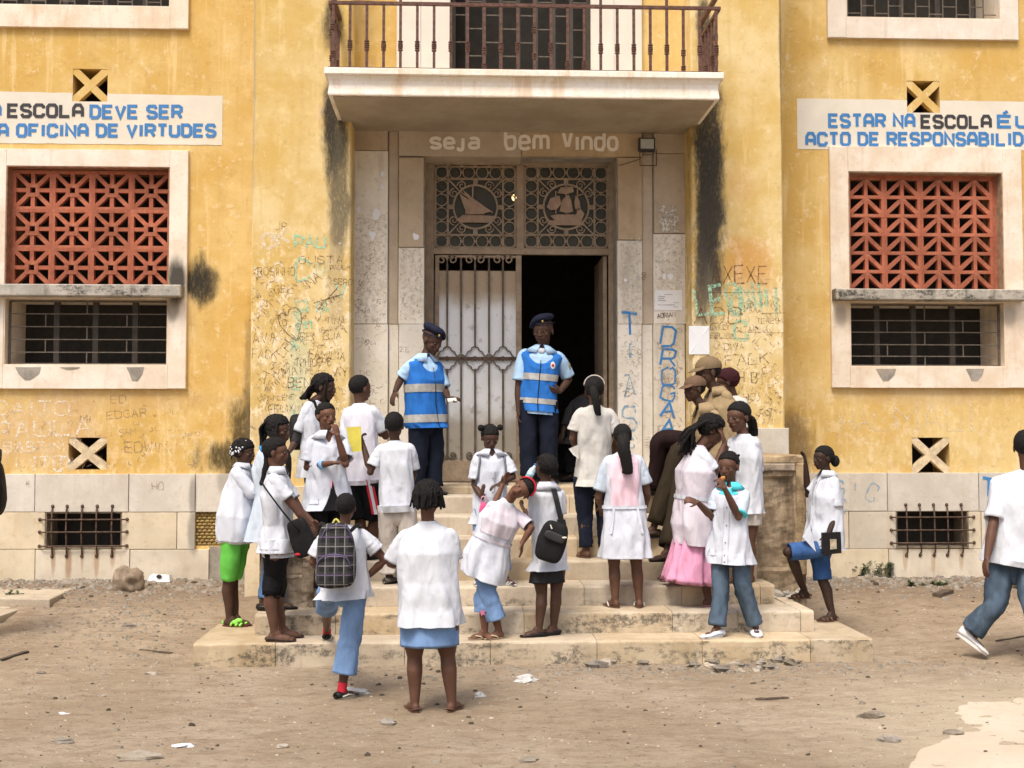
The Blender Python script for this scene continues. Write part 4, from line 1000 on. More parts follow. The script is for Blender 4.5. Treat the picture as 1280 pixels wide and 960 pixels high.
scribble(170, 892, 976, 345, 530, M_g_pencil, pB, YQ, 4); scribble(70, 892, 976, 350, 520, M_g_brown, pB, YQ, 5); scribble(40, 900, 976, 330, 520, M_g_white, pB, YQ, 6)
scribble(90, 446, 480, 300, 560, M_g_pencil, B, YPO, 7); scribble(110, 822, 852, 400, 560, M_g_pencil, B, YPO, 8); scribble(50, 776, 800, 400, 560, M_g_pencil, B, YPO, 9)
scribble(70, 10, 235, 492, 585, M_g_pencil, B, YW, 10); scribble(60, 0, 110, 495, 585, M_g_white, B, YW, 11)
# torn posters and notices on the portal (paper, flat)
def paper(name, u0, v0, u1, v1, Y, mat, lab, torn=0):
    x0, x1, z0, z1 = rect(u0, v0, u1, v1, Y); rr = random.Random(int(u0))
    t = lambda: rr.uniform(-torn, torn)
    n = 8
    ring_ = [(x0+(x1-x0)*i/n+t(), z0+t()) for i in range(n)] + [(x1+t(), z0+(z1-z0)*i/n+t()) for i in range(n)] + [(x1-(x1-x0)*i/n+t(), z1+t()) for i in range(n)] + [(x0+t(), z1-(z1-z0)*i/n+t()) for i in range(n)]
    m_ = len(ring_); c0 = V(((x0+x1)/2, Y-.0075, (z0+z1)/2))
    vs = [V((a, Y-.006-(.003 if i % 8 == 0 else 0), c_)) for i, (a, c_) in enumerate(ring_)]; vs2 = [v + V((0, .003, 0)) for v in vs]
    og = c0
    o = mk(name, vs + vs2 + [c0, c0+V((0, .003, 0))], [(i, (i+1) % m_, 2*m_) for i in range(m_)] + [(m_+(i+1) % m_, m_+i, 2*m_+1) for i in range(m_)] + [(i, m_+i, m_+(i+1) % m_, (i+1) % m_) for i in range(m_)], mat, None, False, og)
    if lab: tag(o, *lab)
    return o
M_paper = simple('white_paper', (0.80, 0.82, 0.85), .7, .02, sc=5)
m = N('torn_poster_paper')
k = m.ramp(m.noise(14, 8, .8), .47, .53)
c = m.mix(m.ramp(m.noise(40, 5, .7), .5, .6), (0.68, 0.66, 0.60), (0.30, 0.27, 0.22)); m.L(k, m.b.inputs['Alpha'])
M_torn = m.out(c, .8)
m = N('glue_residue'); k = m.ramp(m.noise(22, 9, .85), .52, .57); m.L(k, m.b.inputs['Alpha'])
M_glue = m.out(m.mix(m.ramp(m.noise(50, 5, .7), .45, .6), (0.74, 0.70, 0.62), (0.40, 0.35, 0.28)), .85)
n1 = paper('paper_notice', 818.5, 363, 852.5, 388, YPO, M_paper, ('white landscape notice sheet pasted on the portal above the blue lettering', 'notice', 'papers pasted beside the door'))
tl = MB(); x0, x1, z0, z1 = rect(822, 367, 849, 385, YPO)
for i, (a, c_) in enumerate([(.3, .7), (0, .35), (0, .3), (0, .38), (.72, 1), (0, .8), (.72, .95)]):
    z = z1 - (i+.5)*(z1-z0)/7; strip(tl, [(x0+a*(x1-x0), z), (x0+c_*(x1-x0), z)], .005, YPO-.0135)
tl.build('printed_lines', simple('printer_ink', (0.35, 0.35, 0.38), .7), n1)
for v_ in n1.children[0].data.vertices: v_.co -= n1.location if False else V((0, 0, 0))
n2 = paper('paper_notice', 861, 407.5, 886.5, 443, YQ, M_paper, ('blank white upright sheet pasted at the mouldy edge of the right pilaster', 'notice', 'papers pasted beside the door'))
paper('torn_poster', 824, 257, 848, 290, YPO, M_torn, ('half torn poster high on the right door jamb', 'poster', 'papers pasted beside the door'), .004)
for (a, c_, d_, e_) in ((776, 297, 801, 386), (819, 294, 855, 362), (444, 268, 483, 402), (500, 310, 528, 400), (777, 386, 801, 404)):
    x0, x1, z0, z1 = rect(a, c_, d_, e_, YPO)
    mk('poster_residue', [(x0, YPO-.003, z0), (x1, YPO-.003, z0), (x1, YPO-.003, z1), (x0, YPO-.003, z1)], [(0, 1, 2, 3)], M_glue, B)
sc2 = MB()
for (u, v, s_) in ((448, 262, 6), (470, 268, 10), (465, 293, 9), (478, 218, 5), (478, 233, 5), (520, 295, 8), (838, 345, 7), (782, 350, 5), (830, 345, 6)):
    p = P(u, v, YPO-.004); k = 12.7/FPX; rr = random.Random(u*v)
    pts = [V((p.x+rr.uniform(.5, 1)*s_*k*cos(a)*.6, p.y, p.z+rr.uniform(.3, 1)*s_*k*sin(a))) for a in [i*pi/4 for i in range(8)]]
    sc2.add(pts, [tuple(range(8))])
sc2.build('paper_scraps', M_paper, B)['kind'] = 'stuff'

# flood lamp with wire guard on the portal
p0 = P(809, 180, YPO)
fl = empty('flood_lamp', V((p0.x, YPO, p0.z)), 'small square flood lamp with a wire guard beside the painted greeting', 'lamp')
x0, x1, z0, z1 = rect(799, 172, 819, 188, YPO-.12)
M_glass = simple('lamp_glass', (0.45, 0.47, 0.46), .15, .1, spec=.6)
MB().slab(x0, x1, YPO-.12, YPO-.05, z0, z1, .008).build('housing', M_blk, fl); MB().box(x0+.015, x1-.015, YPO-.124, YPO-.1205, z0+.02, z1-.015).build('lens', M_glass, fl)
MB().box((x0+x1)/2-.03, (x0+x1)/2+.03, YPO-.05, YPO-.001, z0+.03, z1-.03).build('bracket', M_blk, fl)
gx = MB(); x0, x1, z0, z1 = rect(800, 190, 820.5, 207, YPO-.1)
for p, q in (((x0, z0), (x1, z0)), ((x0, z1), (x1, z1)), ((x0, z0), (x0, z1)), ((x1, z0), (x1, z1))): gx.tube([(p[0], YPO-.1, p[1]), (q[0], YPO-.1, q[1])], .006, 5)
for x in (x0, x1): gx.tube([(x, YPO-.1, z1), (x, YPO-.1, z1+.03)], .005, 5)
a, c_ = P(800, 199, YPO-.02), P(774, 207, YPO-.02); gx.tube([(x0, YPO-.1, P(800, 199, YPO).z), a, c_], .004, 5)
gx.build('wire_guard', M_iron, fl)

# ------------------------------------------------------------------ staircase
S = empty('stone_staircase', (0, -1.4, 0), 'wide worn limestone steps climbing to the doorway with black mould on the risers', 'staircase')
def stone_block(x0, x1, y0, y1, z0, z1, parent, name='stone', wear=.006, mat=None):
    """block with worn, chamfered front top edge running along x"""
    n = max(2, int((x1-x0)/.06)); prof = [(y0, z0), (y0, z1-.022), (y0+.004, z1-.010), (y0+.016, z1-.001), (y0+.06, z1), (y1, z1)]
    vs = []; fs = []
    for i in range(n+1):
        x = x0+(x1-x0)*i/n
        for k, (y, z) in enumerate(prof):
            w = noise.noise(V((x*5, y0*3, k*.4)))*wear*(1.2 if k in (1, 2, 3) else .4)
            chip = max(0, noise.noise(V((x*9, y0*7+3, 5)))-.35)*.05 if k in (1, 2, 3) else 0
            vs.append((x, y + abs(w)*(k < 4) + chip, z - abs(w)*.6*(k in (2, 3, 4)) - chip*.6*(k in (2, 3))))
    m_ = len(prof)
    for i in range(n):
        for k in range(m_-1): a = i*m_+k; fs.append((a, a+m_, a+m_+1, a+1))
    fs.append(tuple(range(m_))); fs.append(tuple(reversed(range(n*m_, n*m_+m_))))
    return mk(name, vs, fs, mat or M_step, parent)
def jx(u, i): return P(u, 700, TY[i]).x
spec = [(-2.76, 2.70, -1.72, [345, 506, 613, 746, 877, 1012]), (-2.34, 2.33, -1.50, [420, 530, 655, 840, 922, 1000]), (-1.90, 2.10, None, [440, 560, 730, 852, 950]), (-1.90, 2.05, None, [500, 620, 684, 800]),
        (-1.90, 2.04, None, [470, 590, 722, 830]), (-1.90, 2.04, None, [480, 600, 690, 780]), (-1.90, 2.04, None, [500, 600, 712, 820]), (-1.78, 1.77, None, [500, 586, 640, 718, 790])]
for i, (xa, xb, yb, js) in enumerate(spec):
    z0 = TZ[i-1] if i else -.08; z1 = TZ[i]; y0 = TY[i]; y1 = TY[i+1]+.03 if i < 7 else YD+.02
    if i == 6: y1 = TY[7]+.03
    core = MB().box(xa+.02, xb-.02, y0+.02, (y1 if yb is None else yb)-.01, z0-.02, z1-.012).build('step', M_step, S)
    J = [xa] + [jx(u, i) for u in js] + [xb]; J = [x for x in J if xa <= x <= xb]
    for a, c_ in zip(J[:-1], J[1:]):
        end = yb if (yb is not None and (a == xa or c_ == xb)) else y1
        stone_block(a+.0025, c_-.0025, y0, end, z0+.001, z1, core)
    if yb is not None:   # side returns
        pass
# parapets at both sides
def parapet(xa, xb, yf, zt):
    yk = YQ-.06; b = MB(); n = 30
    # damaged foot: front face leans and crumbles near the bottom
    vs = []; fs = []; rows = 50
    for j in range(rows+1):
        z = TZ[1]-.33 + (zt-.07-(TZ[1]-.33))*j/rows
        for i in range(n+1):
            x = xa+(xb-xa)*i/n; d = .022*noise.noise(V((x*4, z*4, 1)))+.05*max(0, noise.noise(V((x*6, z*4+x*3, 7)))-.1)+.010*noise.noise(V((x*19, z*19, 2)))
            fr_ = .04 if (.12 < i/n < .80 and z < zt-.20 and z > .62) else 0
            if .60 < z+.25*(i/n) < .98: fr_ += .05*max(0, noise.noise(V((x*6, z*7, 3))))
            vs.append((x, yf+d+fr_+max(0, .75-z)*.10*(.5+noise.noise(V((x*5, z*3, 2)))), z))
    w = n+1
    for j in range(rows):
        for i in range(n): a = j*w+i; fs.append((a, a+1, a+1+w, a+w))
    b.add(vs, fs)
    b.add([(xa, yf, -.1), (xa, yk, -.1), (xa, yk, zt-.07), (xa, yf, zt-.07)], [(0, 3, 2, 1)]); b.add([(xb, yf, -.1), (xb, yk, -.1), (xb, yk, zt-.07), (xb, yf, zt-.07)], [(0, 1, 2, 3)])
    o = b.build('parapet', M_parapet, S)
    if zt > 1.5:
        MB().slab(xb-.085, xb+.004, yf-.022, yf+.2, .55, zt-.075, .012).build('edge_strip', M_parapet, o); MB().slab(xa+.02, xb-.088, yf-.016, yf+.2, zt-.15, zt-.076, .012).build('top_strip', M_parapet, o)
    stone_block(xa-.006, xb+.008, yf-.012, yk, zt-.07, zt, o, 'coping', .03, M_parapet)
    return o
parapet(2.035, 2.535, -1.42, 1.655); parapet(-2.36, -1.90, -2.0, 1.02)
# broken rubble heap at the foot of the right parapet
def rock(c, r, sd, sc=(1, 1, .7), seg=9, rings=6, rough=.35):
    b = MB().ell((0, 0, 0), (1, 1, 1), seg=seg, rings=rings); q = V((sd*3.1, sd*1.7, sd*.9))
    out = []
    for v in b.v:
        k = 1 + rough*noise.noise(v*1.3+q)*1.6 + rough*.7*noise.noise(v*3+q) + rough*.35*noise.noise(v*8+q)
        out.append(V((v.x*k*r*sc[0], v.y*k*r*sc[1], v.z*k*r*sc[2])) + V(c))
    return out, b.f
M_rock = stone('rubble_stone', (0.36, 0.31, 0.25), (0.50, 0.45, 0.38), (0.20, 0.16, 0.12), 4, 0, .6, .25, .3)
M_crumb = stone('crumbled_mortar', (0.50, 0.47, 0.42), (0.60, 0.57, 0.52), (0.3, 0.26, 0.2), 5, 0, .7, .2, .3)
M_gravel = stone('grey_rubble', (0.20, 0.175, 0.14), (0.32, 0.285, 0.235), (0.11, 0.09, 0.07), 6, 0, .6, .1, .3)
# ------------------------------------------------------------------ loose things on the ground
def gz(x, y): return hgt(x, y)
def rock_thing(name, u, v, r, sd, sc, label, cat, group=None, mat=None, rough=.35, dz=.3, seg=11, rings=7):
    p = G(u, v, .0)
    for _ in range(4): p = G(u, v, gz(p.x, p.y))
    vs, fs = rock((p.x, p.y, p.z + r*sc[2]*dz), r, sd, sc, seg, rings, rough)
    return tag(mk(name, vs, fs, mat or M_rock, None, seg > 20, origin=p), label, cat, group)
rock_thing('boulder', 160, 741, .15, 3, (1, .8, .98), 'round lumpy grey brown boulder against the left wall', 'rock', rough=.22, dz=.85, mat=stone('lumpy_boulder', (0.22, 0.17, 0.125), (0.36, 0.29, 0.22), (0.12, 0.09, 0.065), 6, 0, .9, .05, .3), seg=40, rings=26)
for i, (u, v, r) in enumerate([(912, 722, .07), (925, 733, .09), (945, 738, .08), (962, 745, .10), (935, 722, .06), (985, 744, .07), (1000, 740, .06)]):
    p = P(u, v, -1.50+.02*i) ; vs, fs = rock((p.x, p.y, max(p.z, .30)), r, 60+i, (1.1, .7, .6), seg=10, rings=7, rough=.5)
    tag(mk('mortar_lump', vs, fs, M_crumb, None, False, origin=p), 'lump of crumbled pale mortar at the broken foot of the right parapet', 'rubble', 'crumbled mortar at the right parapet')
rk = [(486, 905, .055, 4, (1.1, .7, .45), 'dark flat stone on the sand below the girl in the denim skirt'),
      (1088, 897, .07, 5, (1.4, .5, .45), 'long grey broken stone on the sand at the right front'),
      (1112, 927, .055, 6, (1.2, .6, .6), 'short dark brick shard near the pale crust at the lower right'),
      (1193, 918, .05, 7, (1.2, .7, .5), 'small dark stone at the edge of the pale crust'),
      (174, 948, .08, 8, (1.5, .5, .4), 'long brownish clod on the sand at the lower left'),
      (78, 928, .045, 9, (1.2, .7, .5), 'little reddish brick lump on the sand at the lower left'),
      (354, 934, .035, 10, (1.2, .8, .5), 'dark pebble on the sand at the bottom centre left'),
      (663, 951, .045, 11, (1.3, .8, .35), 'flat dark pebble at the bottom centre of the sand'),
      (58, 786, .06, 12, (1.2, .9, .45), 'dark round lump on the sand left of the gravel patch'),
      (162, 784, .065, 13, (1.3, .8, .4), 'dark mossy stone in the gravel below the boulder'),
      (265, 764, .12, 14, (1.3, .8, .35), 'flat pale stone beside the feet of the girl in green leggings'),
      (52, 782+60, .03, 15, (1.2, .9, .5), 'small brown pebble on the left sand'),
      (190, 843, .035, 16, (1.4, .9, .4), 'small dark chip on the open sand left of the steps'),
      (921, 826, .035, 17, (1.3, .8, .5), 'small grey chip in front of the lowest step at the right'),
      (128, 870, .025, 18, (1.2, .8, .4), 'tiny dark chip on the left sand between the pebbles')]
for (u, v, r, sd, sc, lab) in rk:
    rock_thing('loose_stone', u, v, r, sd, sc, lab, 'stone', 'loose stones lying on the sand', M_gravel if sd % 2 else M_rock)
# rubble pile in front of the steps: pieces one can tell apart
rr = random.Random(11)
pile = [(792, 822), (803, 832), (841, 824), (856, 828), (868, 833), (880, 824), (885, 835), (893, 829), (905, 823), (917, 828), (928, 834), (940, 826), (951, 831), (962, 836), (975, 829), (925, 841), (905, 840), (745, 834), (762, 830), (990, 832), (870, 821), (948, 838)]
pl_ = ['third', 'flat', 'pale', 'dark', 'jagged', 'thin']
for i, (u, v) in enumerate(pile):
    p = G(u, v, 0); r = rr.uniform(.036, .068)
    vs, fs = rock((p.x, p.y, gz(p.x, p.y) + r*.25), r, 20+i, (1.15, .85, .62), seg=8, rings=5, rough=.6)
    tag(mk('broken_chunk', vs, fs, M_gravel if i % 3 else M_rock, None, False, origin=p), 'grey cement chunk in the scatter of rubble in front of the lowest step', 'rubble', 'cement chunks in front of the lowest step')
# fine gravel: uncountable
def gravel(name, n, f, rmin, rmax, mat, seed):
    r_ = random.Random(seed); b = MB()
    for i in range(n):
        q = f(r_)
        if q is None: continue
        x, y = q; s_ = r_.uniform(rmin, rmax) * (r_.random()**1.5*.8+.4); z = gz(x, y)
        a0 = r_.uniform(0, 6.28); k = 5; ring_ = [V((x+cos(a0+j*2*pi/k)*s_*r_.uniform(.7, 1.4), y+sin(a0+j*2*pi/k)*s_*r_.uniform(.5, 1), z-.004)) for j in range(k)]
        top = [V((x+(p.x-x)*.6, y+(p.y-y)*.6, z+s_*r_.uniform(.25, .7))) for p in ring_]
        b.add(ring_+top, [(j, (j+1) % k, k+(j+1) % k, k+j) for j in range(k)] + [tuple(range(k, 2*k))])
    o = b.build(name, mat); o['kind'] = 'stuff'; return o
def f_wall(r_):
    x = r_.uniform(-6, 6); y = 1.02 - abs(r_.gauss(0, .55))
    if abs(x) < 2.85 or y < -1.4 or noise.noise(V((x*1.6, y*2.2, 5))) < r_.uniform(-.45, .25)-.12: return None
    return x, y
gravel('wall_rubble', 3400, f_wall, .012, .05, M_gravel, 1)
gravel('pale_wall_rubble', 650, f_wall, .012, .05, stone('brown_rubble', (0.26, 0.20, 0.145), (0.38, 0.31, 0.24), (0.15, 0.11, 0.08), 6, 0, .6, .1, .3), 2)
def f_left(r_):
    p = G(r_.gauss(170, 60), r_.gauss(768, 22), .1)
    return (p.x, p.y) if p.y < .95 and p.x < -2.9 else None
gravel('gravel_patch', 1300, f_left, .006, .028, M_gravel, 3)
def f_sand(r_):
    x, y = r_.uniform(-5, 5.5), r_.uniform(-6.2, .4)
    return None if (abs(x) < 2.9 and y > -2.8) else (x, y)
def f_peb(r_):
    q = f_sand(r_)
    return q if q and noise.noise(V((q[0]*1.2, q[1]*1.2, 9))) > r_.uniform(-.3, .5) else None
gravel('pebbles', 520, f_peb, .010, .030, M_gravel, 15)
gravel('scattered_grit', 8000, f_sand, .003, .012, M_gravel, 4)
gravel('pale_grit', 3600, f_sand, .003, .012, M_rock, 5)
def f_step(r_):
    x = r_.gauss(1.1, 1.3); y = -2.78-abs(r_.gauss(0, .28)); return x, y
gravel('step_foot_gravel', 900, f_step, .005, .025, M_gravel, 6)
M_litter = simple('dark_litter', (0.07, 0.055, 0.04), .9, .3)
gravel('dry_leaf_litter', 420, f_sand, .008, .026, M_litter, 7)
def f_lit2(r_):
    q = f_wall(r_); return q
gravel('wall_litter', 260, f_lit2, .012, .04, M_litter, 8)
# slabs at the left edge
def gs(u, v, z): return G(u, v, z)
M_slab = stone('cast_slab', (0.42, 0.35, 0.26), (0.52, 0.45, 0.35), (0.28, 0.22, 0.16), 2, 0, .5, .05, .3)
def slab_thing(name, px, z0, h, label, cat):
    pts = [G(u, v, z0+h) for u, v in px]; pts = [V((p.x, p.y, z0)) for p in pts]
    c0 = sum(pts, V())/len(pts); n = len(pts); rr = random.Random(n)
    vs = [V((p.x, p.y, z0-.05)) for p in pts] + [V((p.x, p.y, z0+h-.008)) for p in pts] + [c0.lerp(p, .985)*1 + V((0, 0, h)) for p in pts]
    fs = [(i, (i+1) % n, n+(i+1) % n, n+i) for i in range(n)] + [(n+i, n+(i+1) % n, 2*n+(i+1) % n, 2*n+i) for i in range(n)] + [tuple(range(2*n, 3*n))]
    return tag(mk(name, vs, fs, M_slab, None, False, origin=c0), label, cat)
slab_thing('drain_cover', [(-60, 747), (62, 749), (90, 736), (78, 725), (-60, 728)], .14, .10, 'pale concrete drain slab beside the wall at the left edge', 'slab')
slab_thing('kerb_piece', [(-60, 775), (0, 770), (38, 757), (-60, 757)], .10, .06, 'low pale kerb strip cut by the left edge of the photo', 'kerb')
slab_thing('stone_slab', [(1245, 752), (1330, 756), (1340, 748), (1262, 746)], .12, .04, 'flat pale stone behind the walking man at the right edge', 'slab')
# timber, plastic and paper litter
def plank(u0, v0, u1, v1, w, h, label, mat, cat='stick', name='wood_stick'):
    p = G(u0, v0, .1); q = G(u1, v1, .1); p.z = gz(p.x, p.y)+h*.4; q.z = gz(q.x, q.y)+h*.4
    d = (q-p).normalized(); s_ = d.cross(V((0, 0, 1)))*w/2; U_ = V((0, 0, h/2)); rr = random.Random(int(u0)); n = 6; vs = []; fs = []
    for i in range(n+1):
        c0 = p.lerp(q, i/n) + V((0, 0, rr.uniform(-.004, .004))); k = rr.uniform(.8, 1.1)
        vs += [c0+s_*k+U_, c0-s_*k+U_, c0-s_*k-U_, c0+s_*k-U_]
    for i in range(n):
        for k in range(4): a = i*4+k; c_ = i*4+(k+1) % 4; fs.append((a, c_, c_+4, a+4))
    fs += [(3, 2, 1, 0), tuple(n*4+k for k in range(4))]
    return tag(mk(name, vs, fs, mat, None, False, origin=p), label, cat)
M_wood = simple('weathered_wood', (0.10, 0.075, 0.055), .9, .3, sc=30)
plank(1062, 730, 1096, 747, .05, .03, 'dark weathered stick in the rubble below the right basement grille', M_wood)
plank(1171, 757, 1186, 753, .10, .04, 'short dark wooden offcut on the sand left of the walking man', M_wood, 'offcut', 'wood_offcut')
plank(1245, 790, 1284, 786, .02, .015, 'thin dark twig on the sand behind the walking man', M_wood)
plank(945, 857, 985, 855, .03, .012, 'thin dark twig on the sand right of centre below the steps', M_wood)
plank(0, 811, 34, 802, .04, .02, 'dark broken branch on the sand at the left edge', M_wood)
plank(175, 800, 215, 803, .03, .012, 'thin dark twig on the sand left of the steps', M_wood)
M_plas = simple('clear_plastic', (0.56, 0.56, 0.54), .25, .05, spec=.6)
def crumple(name, u, v, r, sd, sc, label, cat, mat):
    p = G(u, v, .05); p.z = gz(p.x, p.y); vs, fs = rock((p.x, p.y, p.z+r*sc[2]*.5), r, sd, sc, 14, 9, .7)
    return tag(mk(name, vs, fs, mat, None, False, origin=p), label, cat)
crumple('plastic_bag', 658, 843, .060, 41, (1.1, .8, .5), 'crumpled clear plastic bag on the sand in front of the steps', 'plastic bag', M_plas)
crumple('plastic_bag', 448, 857, .06, 42, (1.3, .8, .4), 'clear plastic scrap beside the shoe of the boy with the backpack', 'plastic bag', M_plas)
crumple('plastic_cup', 600, 861, .035, 43, (1.2, .8, .5), 'small crushed plastic cup right of the girl in the denim skirt', 'cup', M_plas)
crumple('paper_scrap', 80, 926+4-46, .02, 44, (1.4, .8, .3), 'tiny white paper scrap on the left sand', 'paper', M_paper)
crumple('paper_scrap', 229, 911+12, .035, 45, (1.5, .6, .3), 'small pale paper scrap on the open sand at the lower left', 'paper', M_paper)
# crushed drinks carton
p = G(199, 733, .2); p.z = gz(p.x, p.y)
ct = empty('drinks_carton', p, 'crushed white carton with a black hole lying in the rubble by the left wall', 'carton')
b = MB(); w, d_, h = .13, .08, .075
vs = [p+V(q) for q in ((-w, 0, 0), (w*.9, -.02, 0), (w, .1, 0), (-w*.9, .12, 0), (-w*.85, .01, h*.8), (w*.8, 0, h), (w*.9, .08, h*.85), (-w*.7, .1, h))]
b.add(vs, [(0,3,2,1), (4,5,6,7), (0,1,5,4), (1,2,6,5), (2,3,7,6), (3,0,4,7)]); b.build('carton_body', M_paper, ct)
MB().ell(p+V((.0, -.012, .06)), (.030, .006, .022), seg=10, rings=6).build('dark_opening', M_blk, ct)
plank(140, 745, 158, 747, .03, .01, 'small pale flat tin lid below the boulder', M_paper, 'lid', 'tin_lid')

# weeds at the right wall
M_weed = simple('weed_green', (0.075, 0.115, 0.04), .8, .4, sc=40, rnd=.2)
def weed(u, v, h, n, sd, label, group='weeds growing along the right wall'):
    p = G(u, v, .22); p.z = gz(p.x, p.y); r_ = random.Random(sd); e = empty('weed', p, label, 'weed', group)
    st = MB(); lf_ = MB()
    for i in range(n):
        a = r_.uniform(0, 6.28); L_ = h*1.45*r_.uniform(.45, 1); bx = p + V((r_.uniform(-.22, .22), r_.uniform(-.05, .05), -.01)); tip = bx + V((cos(a)*L_*.5, sin(a)*L_*.25, L_*.85))
        mid = bx.lerp(tip, .5) + V((0, 0, L_*.1)); st.tube([bx, mid, tip], [.004, .003, .001], 4)
        for k in range(9):
            c0 = bx.lerp(mid, k/4.5) if k < 4.5 else mid.lerp(tip, (k-4.5)/4.5)
            for s_ in (-1, 1):
                b2 = r_.uniform(0, 6.28); d = V((cos(b2), sin(b2)*.6, r_.uniform(-.2, .6))).normalized()*r_.uniform(.026, .055); q = d.cross(V((0, 0, 1)))*.35
                lf_.add([c0, c0+d*.5+q, c0+d, c0+d*.5-q], [(0, 1, 2, 3)])
    st.build('stem', M_weed, e); o = lf_.build('leaves', M_weed, e); o['kind'] = 'stuff'
weed(1092, 724, .17, 18, 1, 'leafy green weed cluster left of the right basement grille')
weed(1110, 722, .19, 16, 2, 'tallest green weed directly under the left end of the right basement grille')
weed(1150, 722, .13, 16, 3, 'low green weed under the middle of the right basement grille')
weed(1196, 719, .10, 14, 4, 'small green weed under the right end of the right basement grille')
weed(1160, 733, .05, 12, 5, 'flat green weed in the rubble below the right basement grille')
weed(12, 745, .06, 10, 6, 'little green weed behind the concrete drain slab', None)
weed(1262, 735, .06, 10, 7, 'small dull weed by the wall behind the walking man')
# ------------------------------------------------------------------ people: builder
def skinmat(name, c):
    m = N(name); a = m.noise(10, 4, .6)
    return m.out(m.mix(m.ramp(a, .3, .7), tuple(x*.88 for x in c), tuple(x*1.15 for x in c)), .55, m.noise(90, 3, .6), .12, .004, spec=.22)
SK = [skinmat('dark_skin', (0.075, 0.040, 0.028)), skinmat('brown_skin', (0.115, 0.058, 0.039)), skinmat('warm_brown_skin', (0.14, 0.066, 0.042)), skinmat('deep_skin', (0.045, 0.026, 0.019))]
m = N('black_hair'); M_hair = m.out((0.009, 0.008, 0.008), .8, m.noise(55, 5, .8), .9, .012, spec=.3)
m = N('hair_shine'); M_hair2 = m.out((0.009, 0.008, 0.008), .68, m.noise(70, 4, .7, co=m.co((1, 1, .25))), .8, .008, spec=.25)
M_eye = simple('eye_white', (.22, .19, .17), .6, .02); M_iris = simple('dark_iris', (.008, .005, .004), .5, 0)
C_white = cloth('white_cotton', (.61, .645, .715), wr=.6, dirt=.08); C_coat = cloth('white_school_coat', (.61, .65, .735), wr=.65, var=.03, dirt=.05)
C_cool = cloth('bluish_white_coat', (0.539, 0.623, 0.725), wr=.6, var=.03); C_ivory = cloth('off_white_cotton', (0.558, 0.549, 0.521), wr=.6, dirt=.12); C_lil = cloth('pinkish_white_cotton', (.65, .61, .69), wr=.6, dirt=.03)
C_pink = cloth('pink_cotton', (.80, .46, .58), wr=.45); C_rose = cloth('rose_skirt_cotton', (.70, .33, .50), wr=.5, var=.15); C_red = cloth('red_cloth', (.50, .03, .05), wr=.4)
C_denim = cloth('blue_denim', (.075, .155, .30), wr=.35, weave=True, var=.25, sc=7); C_denimL = cloth('light_denim', (.16, .27, .48), wr=.4, weave=True, var=.2, sc=7)
C_denimD = cloth('grey_blue_denim', (.065, .098, .140), wr=.4, weave=True, var=.4, sc=5); C_denimS = cloth('saturated_denim', (.03, .085, .23), wr=.35, weave=True, var=.15)
C_navy = cloth('navy_trouser_cloth', (.012, .016, .030), wr=.4); C_black = cloth('black_cloth', (.010, .010, .012), wr=.35); C_beige = cloth('beige_cotton', (.50, .46, .42), wr=.55)
C_green = cloth('lime_green_jersey', (.16, .62, .10), wr=.25); C_khaki = cloth('khaki_uniform_cloth', (.33, .245, .14), wr=.5); C_olive = cloth('brown_olive_cloth', (.035, .026, .016), wr=.5)
C_brn = cloth('dark_brown_cloth', (.022, .012, .012), wr=.4); C_sky = cloth('sky_blue_shirt_cloth', (.42, .62, .86), wr=.45); C_vest = cloth('royal_blue_vest_mesh', (.03, .17, .56), wr=.4, var=.1)
C_refl = simple('silver_reflective_tape', (.46, .46, .44), .45, .12, sc=30, metal=.2); C_turq = cloth('turquoise_cloth', (.10, .62, .74), wr=.2); C_beret = cloth('navy_beret_felt', (.018, .022, .042), wr=.3)
C_maroon = cloth('maroon_knit', (.045, .014, .018), wr=.3); C_lace = cloth('black_lace', (.03, .03, .032), wr=.4, weave=True)
L_black = simple('black_leather', (.012, .011, .011), .4, .2); L_brown = simple('brown_sandal_leather', (.13, .07, .045), .6, .2); L_white = simple('white_shoe_leather', (.78, .78, .78), .5, .05); L_tan = simple('tan_sole', (.34, .26, .18), .7, .15)
M_fabric_bag = cloth('black_bag_nylon', (.014, .014, .015), .6, wr=.5)
TMP = bpy.data.objects.new('temporary', bpy.data.meshes.new('temporary'))
def bake(mb, voxel, smooth, dec, name, mat, parent):
    me = bpy.data.meshes.new(name); og = org(parent); me.from_pydata([tuple(v - og) for v in mb.v], [], mb.f)
    o = bpy.data.objects.new(name, me); COL.objects.link(o)
    r = o.modifiers.new('r', 'REMESH'); r.mode = 'VOXEL'; r.voxel_size = voxel
    s = o.modifiers.new('s', 'SMOOTH'); s.factor = .5; s.iterations = smooth
    if dec < 1: d = o.modifiers.new('d', 'DECIMATE'); d.ratio = dec
    dg = bpy.context.evaluated_depsgraph_get(); m2 = bpy.data.meshes.new_from_object(o.evaluated_get(dg)); m2.name = name
    o.modifiers.clear(); o.data = m2; bpy.data.meshes.remove(me)
    m2.materials.clear(); m2.materials.append(mat); m2.polygons.foreach_set('use_smooth', [True]*len(m2.polygons)); m2.update()
    o.parent = parent; ORG[o] = og; return o
def hdg(a): a = radians(a); return V((sin(a), -cos(a), 0))
class J: pass
def lerpk(keys, t):
    """smooth interpolation of tuples keyed by t"""
    for (t0, a), (t1, b) in zip(keys[:-1], keys[1:]):
        if t <= t1 or (t1, b) == keys[-1]:
            k = max(0, min(1, (t-t0)/(t1-t0))); k = k*k*(3-2*k)*.5 + k*.5
            return [x*(1-k)+y*k for x, y in zip(a, b)]
